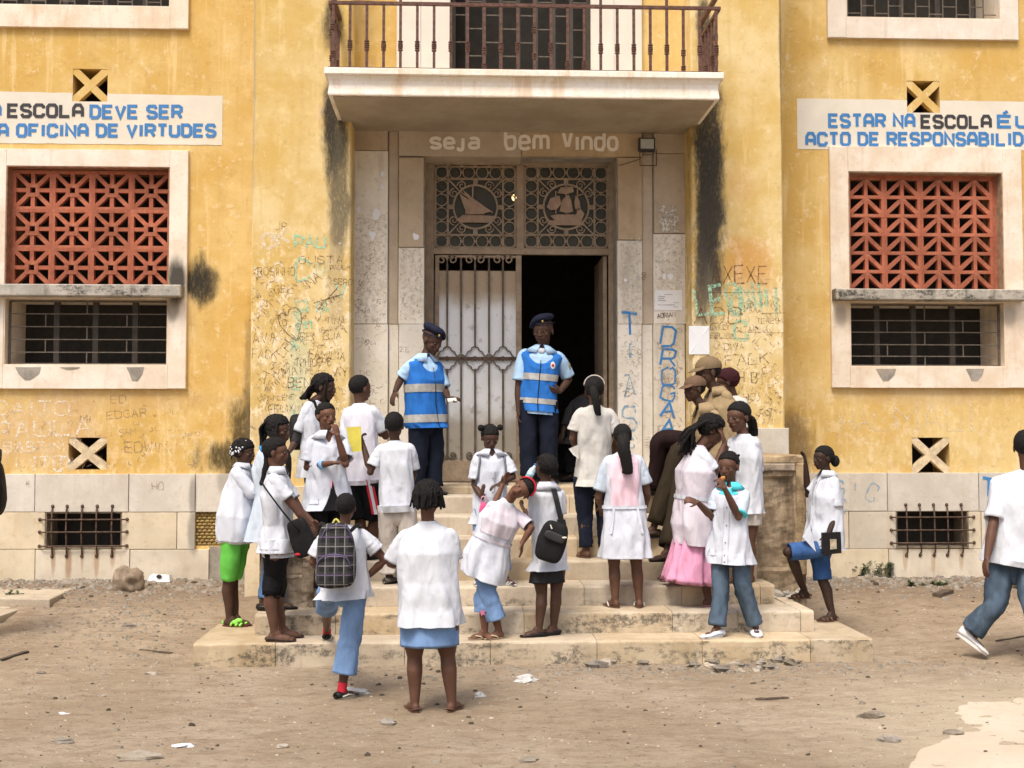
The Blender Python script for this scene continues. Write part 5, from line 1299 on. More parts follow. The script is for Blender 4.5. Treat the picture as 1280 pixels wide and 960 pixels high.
def hand(mb, w, d, n, sgn, s, curl=.5, spread=0.0):
    """palm with four fingers and a thumb; n = palm normal (fingers curl towards it), sgn = thumb side along n x d"""
    d = d.normalized(); n = (n - d*n.dot(d)).normalized(); q = n.cross(d)*sgn
    mb.ell(w+d*.042*s, (.036*s, .014*s, .050*s), (q, n, d), 10, 8)
    for i, (o_, L_) in enumerate(((.027, .062), (.009, .070), (-.009, .065), (-.026, .052))):
        b = w+d*.080*s+q*o_*s; dd = (d + q*(o_*4*spread)).normalized(); r = .0085*s
        a1, a2, a3 = curl*.5, curl*1.1, curl*1.7; pts = [b - d*.02*s]; p = b
        for a, f in ((a1, .42), (a2, .33), (a3, .25)):
            pts.append(p); p = p + (dd*cos(a)+n*sin(a))*L_*f*s
        pts.append(p); mb.tube(pts, [r*1.05, r*1.1, r, r*.95, r*.75], 7); mb.ell(p, (r*.78,)*3, seg=6, rings=4)
    t = w+d*.018*s+q*.026*s; dt = (d*.72+q*.62+n*.3*curl).normalized(); pts = [t, t+dt*.030*s, t+dt*.030*s+(dt*.8+d*.5+n*.3*curl).normalized()*.030*s]
    mb.tube(pts, [.0125*s, .0105*s, .008*s], 7); mb.ell(pts[-1], (.0082*s,)*3, seg=6, rings=4)
def person(label, Y, zg, H, hd, head, sc, hip, feet, arms, skin=1, bw=1.0, group='people gathered on the steps', eyes=True, hands=None, shw=None, legs=True, vox=.0068, headk=1.0, neckr=1.0):
    p = J(); p.Y = Y; p.H = H; p.s = s = H/1.6; p.bw = bw
    k = (Y+12.4)/FPX; p.k = k
    pt = lambda q: P(q[0], q[1], Y + (q[2] if len(q) > 2 else 0))
    p.sc = pt(sc); p.hip = pt(hip); p.F0 = hdg(hd)
    base = V((p.hip.x, Y, zg)); p.e = e = empty('person', base, label, 'person', group)
    U = (p.sc-p.hip).normalized(); L = V((0, 0, 1)).cross(p.F0).normalized(); L = (L-U*L.dot(U)).normalized(); F = L.cross(U).normalized()
    p.U, p.L, p.F = U, L, F
    sw = (shw if shw else .108)*H*bw**.5; p.sw = sw
    hu, vt, vc = head[:3]; yaw = head[3] if len(head) > 3 else hd; pit = head[4] if len(head) > 4 else 0; rol = head[5] if len(head) > 5 else 0; hdy = head[6] if len(head) > 6 else 0
    hc = P(hu, (vt+vc)/2, Y+hdy); hh = (vc-vt)*k*headk; p.hk = hk = hh/.222
    Fh = hdg(yaw); Uh = V((0, 0, 1)); Lh = Uh.cross(Fh)
    R = Matrix.Rotation(radians(-rol), 3, Fh) @ Matrix.Rotation(radians(pit), 3, Lh)
    Fh, Uh, Lh = R@Fh, R@Uh, R@Lh; p.Fh, p.Uh, p.Lh = Fh, Uh, Lh
    if rol: hc = P(hu, head[1], Y+hdy); hh = head[2]*k; p.hk = hk = hh/.222
    p.hc = hc
    mb = MB(); fr = (Lh, Fh, Uh); E = lambda c, r: mb.ell(c, tuple(x*hk for x in r), fr, 14, 10)
    at = lambda l, f, u: hc + Lh*l*hk + Fh*f*hk + Uh*u*hk; p.at = at
    E(at(0, -.012, .028), (.071, .091, .080)); E(at(0, .022, -.030), (.056, .062, .070)); E(at(0, .052, -.082), (.026, .024, .022)); E(at(0, .03, .02), (.064, .058, .055))
    E(at(0, .085, -.018), (.013, .017, .024)); E(at(0, .090, -.030), (.020, .013, .011)); E(at(0, .079, -.052), (.027, .014, .009)); E(at(0, .077, -.064), (.023, .013, .009)); E(at(0, .070, .022), (.048, .014, .013))
    for s_ in (-1, 1):
        E(at(s_*.072, -.004, -.008), (.008, .018, .029)); E(at(s_*.036, .060, -.022), (.020, .016, .016))
    nb = p.sc + U*.012*H; mb.tube([at(0, -.015, -.02), at(0, -.012, -.075), nb, nb-U*.04], [.050*hk*neckr, .043*hk*neckr, .045*s*neckr, .055*s], 14)
    # torso
    thi = (p.sc-p.hip).length
    secs = [(p.sc+U*.045*s, .048*s, .046*s), (p.sc+U*.012*s, sw*.50, .050*s), (p.sc-U*.012*s, sw*.72, .050*s), (p.sc-U*.06*s, sw*.80, .060*s), (p.sc-U*thi*.33, sw*.66, .066*s), (p.sc-U*thi*.65, .070*s, .060*s), (p.hip+U*.03*s, .088*s, .068*s), (p.hip-U*.05*s, .088*s, .068*s), (p.hip-U*.09*s, .06*s, .05*s)]
    n = len(mb.v); sg = 18
    for (c, a, b_) in secs:
        for q in range(sg): th = 2*pi*q/sg; mb.v.append(c+L*a*cos(th)+F*b_*sin(th))
    for i in range(len(secs)-1):
        for q in range(sg): q2 = (q+1) % sg; mb.f.append((n+i*sg+q, n+i*sg+q2, n+(i+1)*sg+q2, n+(i+1)*sg+q))
    mb.f.append(tuple(n+q for q in reversed(range(sg)))); mb.f.append(tuple(n+(len(secs)-1)*sg+q for q in range(sg)))
    # which shoulder is on which side of the picture
    key = (lambda v: v.x) if abs(L.x) > .35 else (lambda v: v.y)
    S = sorted([p.sc+L*sw*.82-U*.040*s, p.sc-L*sw*.82-U*.040*s], key=key)
    HJ = sorted([p.hip+L*.056*H*bw**.5, p.hip-L*.056*H*bw**.5], key=key)
    p.arm = {}; ab = bw**.5
    for kk, sh in zip('ab', S):
        if kk in arms and arms[kk]:
            el, wr = pt(arms[kk][0]), pt(arms[kk][1])
        else:
            out = (sh-p.sc).normalized(); el = sh - V((0, 0, 1))*.172*H + out*.03; wr = el - V((0, 0, 1))*.145*H + F*.02
        path = [sh, sh.lerp(el, .5), el, el.lerp(wr, .3), el.lerp(wr, .65), wr]
        r = [.030, .040, .034, .036, .030, .0225]
        mb.tube(path+[wr+(wr-el).normalized()*.02*s], [x*s*ab for x in r]+[.021*s*ab], 12); mb.ell(sh, (.033*s*ab,)*3, seg=10, rings=8); mb.ell(el, (.0345*s*ab,)*3, seg=10, rings=8)
        d = (wr-el).normalized(); ho = (hands or {}).get(kk, {})
        nrm = V(ho['n']) if 'n' in ho else ((p.sc.lerp(p.hip, .5)-wr) if abs(d.z) > .5 else V((0, 0, -1)))
        hd_ = V(ho['d']).normalized() if 'd' in ho else d
        nn = (nrm-hd_*nrm.dot(hd_)).normalized(); q = nn.cross(hd_); sg_ = 1 if q.dot(V(ho['t']) if 't' in ho else (F if abs(d.z) > .5 else V((0, 0, 1)))) > 0 else -1
        hand(mb, wr, hd_, nn, sg_, s*.98, ho.get('c', .55), ho.get('sp', 0.3))
        p.arm[kk] = (sh, el, wr, hd_, nn)
    p.leg = []; p.foot = []
    for i, hj in enumerate(HJ):
        ft = feet[i] if i < len(feet) else feet[0]
        u, Yf, zf, ang = ft[:4]; pitch = radians(ft[4]) if len(ft) > 4 and ft[4] else 0
        ax = P(u, 740, Yf).x; an = V((ax, Yf, zf+.072*s+sin(pitch)*.15*s))
        kn = pt(ft[5]) if len(ft) > 5 and ft[5] else hj.lerp(an, .52)+p.F0*.025
        r = [.078*bw, .070*bw, .049, .052, .040, .030]
        pth = [hj, hj.lerp(kn, .5), kn, kn.lerp(an, .3)-p.F0*.012, kn.lerp(an, .68), an]
        mb.tube(pth+[an-V((0, 0, .03*s))], [x*s*bw**.35 for x in r]+[.031*s], 14); mb.ell(kn, (.050*s*bw**.35,)*3, seg=10, rings=8)
        fd = hdg(ang); fp = (fd*cos(pitch)-V((0, 0, 1))*sin(pitch)).normalized(); lt = V((0, 0, 1)).cross(fd); up = lt.cross(fp)*-1
        if up.z < 0: up = -up
        c = an + fp*.050*s - up*.042*s
        mb.ell(an-fp*.018*s-up*.038*s, (.034*s, .031*s, .034*s), (fp, lt, up), 10, 8)
        mb.ell(c, (.088*s, .036*s, .026*s), (fp, lt, up), 14, 8); mb.ell(an+fp*.02*s-up*.015*s, (.04*s, .03*s, .035*s), (fp, lt, up), 10, 8); mb.ell(an+fp*.105*s-up*.055*s, (.035*s, .043*s, .015*s), (fp, lt, up), 12, 6)
        for q in range(5): mb.ell(an+fp*(.143-.006*q*(1 if i else 1))*s+lt*(.030-.015*q)*s*(1 if i == 0 else -1)-up*.057*s, ((.020-.002*q)*s, .0085*s, .009*s), (fp, lt, up), 8, 6)
        p.leg.append((hj, kn, an)); p.foot.append((an, fp, lt, up, zf))
    p.body = bake(mb, vox, 3, .42, 'body', SK[skin], e)
    if eyes:
        for s_ in (-1, 1):
            m2 = MB().ell(at(s_*.030, .0775, .002), tuple(x*hk for x in (.0115, .006, .0040)), fr, 10, 6); ey = m2.build('eye', M_eye, e, True)
            MB().ell(at(s_*.030, .0800, .002), tuple(x*hk for x in (.0058, .0055, .0054)), fr, 8, 6).build('iris', M_iris, ey, True)
            MB().ell(at(0, .087, -.052), tuple(x*hk for x in (.023, .0075, .0055)), fr, 10, 6).ell(at(0, .084, -.062), tuple(x*hk for x in (.020, .0075, .0060)), fr, 10, 6).build('lips', skinlip, e, True)
    return p
skinlip = simple('lip', (.11, .04, .035), .45, .1)

# ------------------------------------------------------------------ hair
def cap_hair(p, thick=.008, line=.045, back=-.05, rough=.004, mat=None, side=.0, name='hair'):
    """close hair over the skull; hairline at height line in front and back behind"""
    b = MB(); at, hk = p.at, p.hk; seg, rg = 56, 38; vs = []
    for i in range(rg+1):
        ph = pi*i/rg
        for q in range(seg):
            th = 2*pi*q/seg; l, f, u = sin(ph)*cos(th), sin(ph)*sin(th), cos(ph)
            nz = noise.noise(V((l*7, f*7, u*7+p.H*7)))*rough + (noise.noise(V((l*16, f*16, u*16)))+noise.noise(V((l*29, f*29, u*29))))*max(rough, .0045)*.9
            x, y, z = l*(.071+thick+nz), -.012+f*(.091+thick+nz), .028+u*(.080+thick+nz)
            ln_ = line+.022-.020*x*x/.005; lim = ln_ if y > .03 else (ln_+(back-ln_)*min(1, (.03-y)/.07))
            if z < lim: k_ = max(.80, 1-(lim-z)*9); x, y, z = x*k_, -.012+(y+.012)*k_, z
            vs.append(at(x, y, z))
    fs = [(i*seg+q, i*seg+(q+1) % seg, (i+1)*seg+(q+1) % seg, (i+1)*seg+q) for i in range(rg) for q in range(seg)]
    return mk(name, vs, fs, mat or M_hair, p.e, True)
def strand(b, pts, r0, r1, seg=7, n=5, wob=.004, knots=True):
    q = ncat(pts, n); m_ = len(q)
    q = [v + V((noise.noise(v*14), noise.noise(v*14+V((5, 0, 0))), 0))*wob for v in q]
    b.tube(q, [ (r0+(r1-r0)*i/(m_-1))*(1+.16*(i % 2 if knots else 0)) for i in range(m_)], seg)
def tail(p, base, pts, r0, r1, name='ponytail', mat=None, n=7, spread=.5):
    """ponytail of several locks; pts are world points"""
    b = MB(); r_ = random.Random(int(p.H*1000))
    for i in range(n):
        a = 2*pi*i/n; o = V((cos(a), sin(a)*.8, 0)); m_ = len(pts)
        q = [V(pts[0])+o*r0*.3] + [V(v)+o*(r0+(r1-r0)*(j+1)/(m_))*spread*(1+.3*r_.random())+V((0, 0, r_.uniform(-.01, .01))) for j, v in enumerate(pts[1:])]
        strand(b, q, r0*.62, r1*.55, 8, 6, .006)
    return b.build(name, mat or M_hair2, p.e, True)
def scalp_braids(p, n, length, r, drop, colr=None, jit=.02, front=-.2, mat=None, back_only=False, name='braids', away=None):
    """many thin braids hanging from the scalp"""
    b = MB(); r_ = random.Random(int(p.H*999)+n); Z = V((0, 0, 1))
    for i in range(n):
        th = r_.uniform(-pi, pi)
        if sin(th) > front+1.0: continue
        ph = r_.uniform(.35, 1.45); l, f, u = sin(ph)*cos(th), sin(ph)*sin(th), cos(ph)
        if f > front+.75 and u < .5: continue
        a = p.at(l*.074, -.012+f*.094, .028+u*.083); o = p.at(l*.094, -.012+f*.112, .028+u*.03-.01); L_ = length*r_.uniform(.8, 1.1)
        end = o - Z*L_ + (away or V((0, 0, 0)))*L_ + V((r_.uniform(-jit, jit), r_.uniform(-jit, jit), 0))
        strand(b, [a, p.at(l*.092, -.012+f*.110, .028+u*.075), o, o.lerp(end, .5)+V((r_.uniform(-jit, jit)*.5, 0, 0)), end], r, r*.8, 5, 3, .004)
    return b.build(name, mat or M_hair, p.e, True)

# ------------------------------------------------------------------ clothes
def torso(p, chest, waist, hipw, hem, hemw, neck=(.034, .032), slope=1.0, dr=.66, shoulder=None, neckup=.020, ease=0.0, fold=1.0, sd=None, vfold=.010, belly=0.0):
    """garment surface f(t, theta, offset): widths are half widths in photo pixels, hem = (u, v[, dy])"""
    c2 = abs(p.L.x); s2 = 1-c2*c2; k = p.k
    cv = lambda w, d: w*k/sqrt(c2*c2+d*d*s2)
    hm = P(hem[0], hem[1], p.Y+(hem[2] if len(hem) > 2 else 0)); s, H, U = p.s, p.H, p.U; th = (p.sc-p.hip).length
    sw = (shoulder*k/max(.3, c2) if shoulder else p.sw)*1.0
    ca, wa, ha, he = cv(chest, dr), cv(waist, dr), cv(hipw, dr), cv(hemw, .8)
    nk = max(.03*s, min(.075*s, (p.at(0, 0, -.10)-p.sc).dot(U)*.62))
    keys = [(0.0, [*(p.sc+U*nk), neck[0]*H, neck[1]*H]), (.035, [*(p.sc+U*nk*.62), sw*.42, .038*H]), (.07, [*(p.sc+U*.010*s), sw*.70, .042*H]), (.11, [*(p.sc-U*.016*s), sw*.92, .047*H]), (.17, [*(p.sc-U*.045*s), sw*.98, .056*H]),
            (.28, [*(p.sc-U*th*.28), ca, ca*dr]), (.5, [*(p.sc-U*th*.66), wa, wa*dr*(1+belly)]), (.68, [*(p.hip-U*.0), ha, ha*dr*1.08]), (1.0, [*hm, he, he*.8])]
    sd_ = sd if sd is not None else random.random()*50; L, F = p.L, p.F
    def f(t, a, off=0.0, vneck=0.0):
        x, y, z, A, Bq = lerpk(keys, t); c, s_ = cos(a), sin(a); n_ = .88 if t > .1 else 1
        cc = math.copysign(abs(c)**n_, c); ss = math.copysign(abs(s_)**n_, s_)
        o = V((x, y, z)) + L*(ss*(A+off)) + F*(cc*(Bq+off)); w = min(1, max(0, (t-.08)/.2))*fold
        if w:
            d = L*ss+F*cc; zz = o.z
            q = noise.noise(V((c*1.7+sd_, s_*1.7, zz*3.6)))*.016 + abs(noise.noise(V((c*2.4+sd_+zz*4.5, s_*2.4, zz*2.4))))*.030 - .004 + noise.noise(V((c*5+sd_, s_*5+3, zz*7)))*.003
            if t > .45: q += (t-.45)*vfold*(3.2*(.8+sin(a*5+5*noise.noise(V((c+sd_, s_, zz*2)))+sd_)) + 1.5*sin(a*11+sd_*2+4*noise.noise(V((c*1.5+sd_, s_*1.5, 3)))))
            o += d*q*w
        if vneck: k2 = max(0, c)**6; o = o - U*(vneck*k2*max(0, 1-t/.35))
        return o
    p.tf = f; p.keys = keys; return f
def loft(p, f, t0, t1, name, mat, parent=None, off=0.0, seg=52, rows=52, vneck=0.0, rim=True, a0=None, a1=None, smooth=True, gape=None):
    vs = []; fs = []; full = a0 is None
    A = [2*pi*i/seg for i in range(seg)] if full else [a0+(a1-a0)*i/seg for i in range(seg+1)]
    m_ = len(A)
    for j in range(rows+1):
        t = t0+(t1-t0)*j/rows
        for a in A: vs.append(f(t, a, off, vneck))
    rr_ = rows+1
    if rim and full:
        for kx, o2 in ((0, -.006), (1, -.012)):
            t = t1-(.012 if kx == 0 else .05)
            for a in A: vs.append(f(t, a, off+o2, vneck))
        rr_ += 2
    for j in range(rr_-1):
        for i in range(m_ if full else m_-1): i2 = (i+1) % m_; fs.append((j*m_+i, j*m_+i2, (j+1)*m_+i2, (j+1)*m_+i))
    if not full:   # give the panel an inner side
        n = len(vs); 
        for j in range(rr_):
            t = t0+(t1-t0)*j/rows
            for a in A: vs.append(f(t, a, off-.004, vneck))
        fs += [tuple(n+q for q in reversed(g)) for g in list(fs)]
        for j in range(rr_-1): fs += [(j*m_, (j+1)*m_, n+(j+1)*m_, n+j*m_), (j*m_+m_-1, n+j*m_+m_-1, n+(j+1)*m_+m_-1, (j+1)*m_+m_-1)]
    return mk(name, vs, fs, mat, parent or p.e, smooth)
def sleeve_mb(p, key, f, r0=.050, r1=.056, b=None, rim=True, sd=0, off=0.0):
    r0 *= .84; r1 *= .92
    b = b or MB(); sh, el, wr = p.arm[key][:3]; s = p.s; inn = (p.sc-sh).normalized()
    pts = [sh+inn*.045*s-p.U*.004*s, sh+inn*.012*s-p.U*.002*s, sh.lerp(el, .25), sh.lerp(el, min(f, 1)*.62)]
    if f <= 1: pts.append(sh.lerp(el, f))
    else: pts += [el, el.lerp(wr, f-1)]
    path = ncat(pts, 5); n = len(path); seg = 22; base = len(b.v); rad = []
    t = (path[1]-path[0]).normalized(); a = t.cross(V((.1, .2, 1))).normalized(); rings = []
    for i, q in enumerate(path):
        t = (path[min(i+1, n-1)]-path[max(i-1, 0)]).normalized(); a = (a-t*a.dot(t)).normalized(); c = t.cross(a); k = i/(n-1)
        R_ = (r0+(r1-r0)*k**1.3)*s+off; R_ *= min(1, .72+k*3)
        ring_ = []
        for j in range(seg):
            th = 2*pi*j/seg; nz = noise.noise(V((cos(th)*2+sd, sin(th)*2, k*6)))*.007 + abs(noise.noise(V((cos(th)*3, sin(th)*3+sd, k*11))))*.008
            ring_.append(q+(a*cos(th)+c*sin(th))*(R_+nz*min(1, k*2)))
        rings.append((ring_, q))
    allr = [r for r, _ in rings]
    if rim:
        r, q = rings[-1]; allr.append([q+(v-q)*.88-t*.004 for v in r]); q2 = rings[-2][1]; allr.append([q2+(v-q2)*.82 for v in rings[-2][0]])
    for r in allr: b.v += r
    for i in range(len(allr)-1):
        for j in range(seg): j2 = (j+1) % seg; b.f.append((base+i*seg+j, base+i*seg+j2, base+(i+1)*seg+j2, base+(i+1)*seg+j))
    return b
def sleeves(p, f, mat, r0=.052, r1=.060, keys='ab', name='sleeve', rim=True, off=0.0):
    for i, kk in enumerate(keys):
        ff = f[i] if isinstance(f, tuple) else f
        sleeve_mb(p, kk, ff, r0, r1, sd=i*3+p.H*5, rim=rim, off=off).build(name, mat, p.e, True)
def collar(p, f, mat, t=.03, flap=True, w=.030, ang=1.0):
    """turned-down collar with two points in front"""
    b = MB(); n = 30; vs = []
    for i in range(n+1):
        a = .22+(2*pi-.44)*i/n; dn = w*(1+.5*(max(0, cos(a))**3))
        q0 = f(.0, a, -.004)+p.U*.012*p.s; q1 = f(.0, a, .010)+p.U*.018*p.s; q2 = f(.05+dn, a, .016); q3 = f(.05+dn, a, .008)
        vs += [q0, q1, q2, q3]
    b.add(vs, [(i*4+k, (i+1)*4+k, (i+1)*4+k+1, i*4+k+1) for i in range(n) for k in range(3)])
    return b.build('collar', mat, p.e, True)
def placket(p, f, mat, t0=.1, t1=.95, off=.006, w=.12, nbut=5, bmat=None):
    o = loft(p, f, t0, t1, 'placket', mat, None, off, 3, 30, 0, False, -w/2, w/2)
    for i in range(nbut):
        t = t0+(t1-t0)*(i+.5)/nbut; MB().ell(f(t, 0, off+.004), (.006, .006, .006), seg=7, rings=5).build('button', bmat or M_eye, o, True)
    return o
def trousers(p, mat, to=2.0, hipw=None, rt=.088, rk=.066, rh=.066, name='trousers', top=.35, hem=None, sd=None, pel=True):
    """both legs plus the seat in one garment; to: 1 = knee, 2 = ankle"""
    b = MB(); s = p.s; sd = sd if sd is not None else random.random()*30; bw = p.bw**.5
    for li, (hj, kn, an) in enumerate(p.leg):
        tt = to[li] if isinstance(to, tuple) else to
        pts = [hj+p.U*.03, hj.lerp(kn, .5), kn] if tt >= 1 else [hj+p.U*.03, hj.lerp(kn, tt*.5), hj.lerp(kn, tt)]
        rs = [rt*bw, (rt*.92+rk*.08)*bw, rk] if tt >= 1 else [rt*bw, rt*bw*.97, rh]
        if tt > 1: e = kn.lerp(an, tt-1); pts += [kn.lerp(e, .5), e]; rs += [(rk+rh)/2, rh]
        path = ncat(pts, 7); n = len(path); base = len(b.v); seg = 24; t = (path[1]-path[0]).normalized(); a = t.cross(V((.1, .9, .1))).normalized(); allr = []
        R_ = []
        for i in range(n):
            x = i/(n-1)*(len(rs)-1); j = min(int(x), len(rs)-2); R_.append((rs[j]+(rs[j+1]-rs[j])*(x-j))*s)
        for i, q in enumerate(path):
            t = (path[min(i+1, n-1)]-path[max(i-1, 0)]).normalized(); a = (a-t*a.dot(t)).normalized(); c = t.cross(a); k = i/(n-1)
            nk = exp(-((k-.5)/.12)**2) if tt > 1 else 0; eh = max(0, (k-.82)/.18) if tt >= 1.9 else 0
            allr.append([q+(a*cos(th)+c*sin(th))*(R_[i]+noise.noise(V((cos(th)*2+sd+li*9, sin(th)*2, q.z*7)))*.012+abs(noise.noise(V((cos(th)*2+sd, sin(th)*2+li*4, q.z*17))))*(.010+.012*nk+.016*eh)) for th in [2*pi*j/seg for j in range(seg)]])
        q, q2 = path[-1], path[-2]; allr.append([q+(v-q)*.90 for v in allr[-1]]); allr.append([q2+(v-q2)*.84 for v in allr[-3]])
        for r in allr: b.v += r
        for i in range(len(allr)-1):
            for j in range(seg): j2 = (j+1) % seg; b.f.append((base+i*seg+j, base+i*seg+j2, base+(i+1)*seg+j2, base+(i+1)*seg+j))
        b.f.append(tuple(base+j for j in reversed(range(seg))))
    if pel:
        hw = hipw*p.k*.92 if hipw else .108*s*p.bw; U, L, F = p.U, p.L, p.F; th = (p.sc-p.hip).length; seg = 28
        sec = [(p.hip+U*th*top, hw*.86, hw*.64), (p.hip+U*.07, hw*.95, hw*.70), (p.hip, hw, hw*.74), (p.hip-U*.05, hw*.98, hw*.74), (p.hip-U*.10*s, hw*.80, hw*.60), (p.hip-U*.13*s, hw*.3, hw*.25)]
        base = len(b.v)
        for (c, A, B_) in sec: b.v += [c+L*A*cos(2*pi*j/seg)+F*B_*sin(2*pi*j/seg) for j in range(seg)]
        for i in range(len(sec)-1):
            for j in range(seg): j2 = (j+1) % seg; b.f.append((base+i*seg+j, base+i*seg+j2, base+(i+1)*seg+j2, base+(i+1)*seg+j))
    return b.build(name, mat, p.e, True)
def skirt(p, mat, hem, hemw, hipw, name='skirt', sd=3, vf=.012, top=.3, dr=.8, frill=0):
    k = p.k; hm = P(hem[0], hem[1], p.Y+(hem[2] if len(hem) > 2 else 0)); th = (p.sc-p.hip).length; c2 = abs(p.L.x); s2 = 1-c2*c2
    cv = lambda w, d: w*k/sqrt(c2*c2+d*d*s2); A, B_ = cv(hipw, .74), cv(hemw, dr); c0 = p.hip+p.U*th*top; vs = []; seg, rows = 60, 22; fs = []
    for j in range(rows+3):
        t = min(j, rows)/rows; tk = t
        if j > rows: tk = 1-.05*(j-rows)
        c = c0.lerp(p.hip, min(1, tk*2.2)) if tk < .45 else p.hip.lerp(hm, (tk-.45)/.55)
        w = A*(.85+.15*min(1, tk*2.2)) if tk < .45 else A+(B_-A)*((tk-.45)/.55)
        d = .74 if tk < .45 else .74+(dr-.74)*((tk-.45)/.55)
        if j > rows: w -= .008*(j-rows)
        for i in range(seg):
            a = 2*pi*i/seg; q = tk*vf*(sin(a*9+sd+2*noise.noise(V((cos(a), sin(a), t*3))))+.5*sin(a*17+sd*2)) + .006*noise.noise(V((cos(a)*3, sin(a)*3, t*5+sd)))
            if frill and tk > .35: q += frill*(tk-.35)*sin(a*14+sd)
            vs.append(c+p.L*sin(a)*(w+q)+p.F*cos(a)*(w*d+q))
    for j in range(rows+2):
        for i in range(seg): i2 = (i+1) % seg; fs.append((j*seg+i, j*seg+i2, (j+1)*seg+i2, (j+1)*seg+i))
    return mk(name, vs, fs, mat, p.e, True)
def footshape(an, fp, lt, up, s, z0, z1, scale=1.0, n=20, toe=.165, heel=-.062, w=.043):
    """outline of a sole as two stacked rings"""
    out = []
    for z in (z0, z1):
        r = []
        for i in range(n):
            a = 2*pi*i/n; c, q = cos(a), sin(a); x = heel+(toe-heel)*(.5+.5*c); ww = w*(.70+.38*(.5+.5*c)**.8)*(1-max(0, c-.55)*.5)
            r.append(an+fp*x*s*scale+lt*q*ww*s*scale-up*(.072-z)*s)
        out.append(r)
    return out
def sole(p, i, mat, name='sandal', th=.014, parent=None, sc=1.0, drop=.004):
    an, fp, lt, up, zf = p.foot[i]; a, b_ = footshape(an, fp, lt, up, p.s, drop, th, sc); n = len(a)
    return mk(name, a+b_, [tuple(range(n)), tuple(reversed(range(n, 2*n)))] + [(k, (k+1) % n, n+(k+1) % n, n+k) for k in range(n)], mat, parent or p.e)
def flipflop(p, mat=None, strap=None, only=None, straps='v'):
    for i in range(2):
        if only is not None and i not in only: continue
        o = sole(p, i, mat or L_brown); an, fp, lt, up, zf = p.foot[i]; s = p.s; b = MB()
        g = lambda x, y, z: an+fp*x*s+lt*y*s-up*(.072-z)*s
        if straps == 'v':
            for t in (-1, 1): b.tube([g(.12, 0, .016), g(.095, t*.022, .042), g(.05, t*.042, .030), g(.035, t*.044, .012)], .0065*s, 6)
        else:
            for x in (.03, .075, .11): b.tube([g(x, -.045, .012), g(x+.006, -.03, .040-x*.12), g(x+.008, 0, .052-x*.16), g(x+.006, .03, .040-x*.12), g(x, .045, .012)], .010*s, 6)
            b.tube([g(-.05, -.025, .03), g(-.062, 0, .04), g(-.05, .025, .03)], .008*s, 6)
        b.build('strap', strap or mat or L_brown, o, True)
def shoe(p, i, mat, solemat=None, high=.055, name='shoe', open_=False, accent=None):
    an, fp, lt, up, zf = p.foot[i]; s = p.s; b = MB(); n = 20
    g = lambda x, y, z: an+fp*x*s+lt*y*s-up*(.072-z)*s
    prof = [(-.072, .014, high+.006, .4), (-.064, .034, high+.014, .8), (-.035, .042, high+.016, 1), (0, .044, high+.018, 1), (.035, .045, high+.006, 1), (.075, .048, high*.86, 1), (.11, .050, high*.70, 1), (.14, .046, high*.58, .95), (.166, .034, high*.48, .8), (.178, .014, high*.34, .5)]
    vs = []; m_ = 12
    for (x, w, h, q) in prof:
        for k in range(m_):
            a = 2*pi*k/m_; zz = .012+(h-.012)*(.5+.5*sin(a)); vs.append(g(x, cos(a)*w*(1.06 if sin(a) < .3 else .92), max(.010, zz)))
    fs = [(i_*m_+k, i_*m_+(k+1) % m_, (i_+1)*m_+(k+1) % m_, (i_+1)*m_+k) for i_ in range(len(prof)-1) for k in range(m_)] + [tuple(range(m_)), tuple(reversed(range(len(vs)-m_, len(vs))))]
    o = mk(name, vs, fs, mat, p.e, True); sole(p, i, solemat or mat, 'sole', .020, o, 1.06, .0)
    if accent is not None:
        c = MB()
        for x in (.02, .05, .08): c.tube([g(x, -.025, high*.95-x*.15), g(x+.004, 0, high+.010-x*.18), g(x, .025, high*.95-x*.15)], .004*s, 5)
        for t in (-1, 1): c.tube([g(-.03, t*.041, .03), g(.03, t*.045, .038), g(.09, t*.047, .024)], .007*s, 6)
        c.build('trim', accent, o, True)
    return o
def sock(p, i, mat, h=.06):
    an, fp, lt, up, zf = p.foot[i]; s = p.s; hj, kn, _ = p.leg[i]; d = (kn-an).normalized()
    MB().tube([an-up*.04*s, an, an+d*h*.6, an+d*h, an+d*(h-.005)], [.040*s, .037*s, .037*s, .039*s, .033*s], 14).build('sock', mat, p.e, True)
def cuffband(p, kk, t, w, r, mat, name):
    sh, el, wr = p.arm[kk][:3]; c = el.lerp(wr, t); d = (wr-el).normalized(); b = MB()
    b.tube([c-d*w/2, c-d*w*.48, c+d*w*.48, c+d*w/2], [r*.8, r, r, r*.8], 16); return b.build(name, mat, p.e, True)
def pocket(p, f, mat, t0=.62, t1=.76, a0=.35, a1=.80):
    loft(p, f, t0, t1, 'pocket', mat, None, .007, 8, 8, 0, False, a0, a1)
def bagtag(o, label, cat, group=None): return tag(o, label, cat, group)
# ------------------------------------------------------------------ the people, from the nearest to the farthest
random.seed(21)
Z1, Z2, Z3, Z4, Z5, Z6, Z7, Z8 = TZ
dn = V((0, 0, -1))
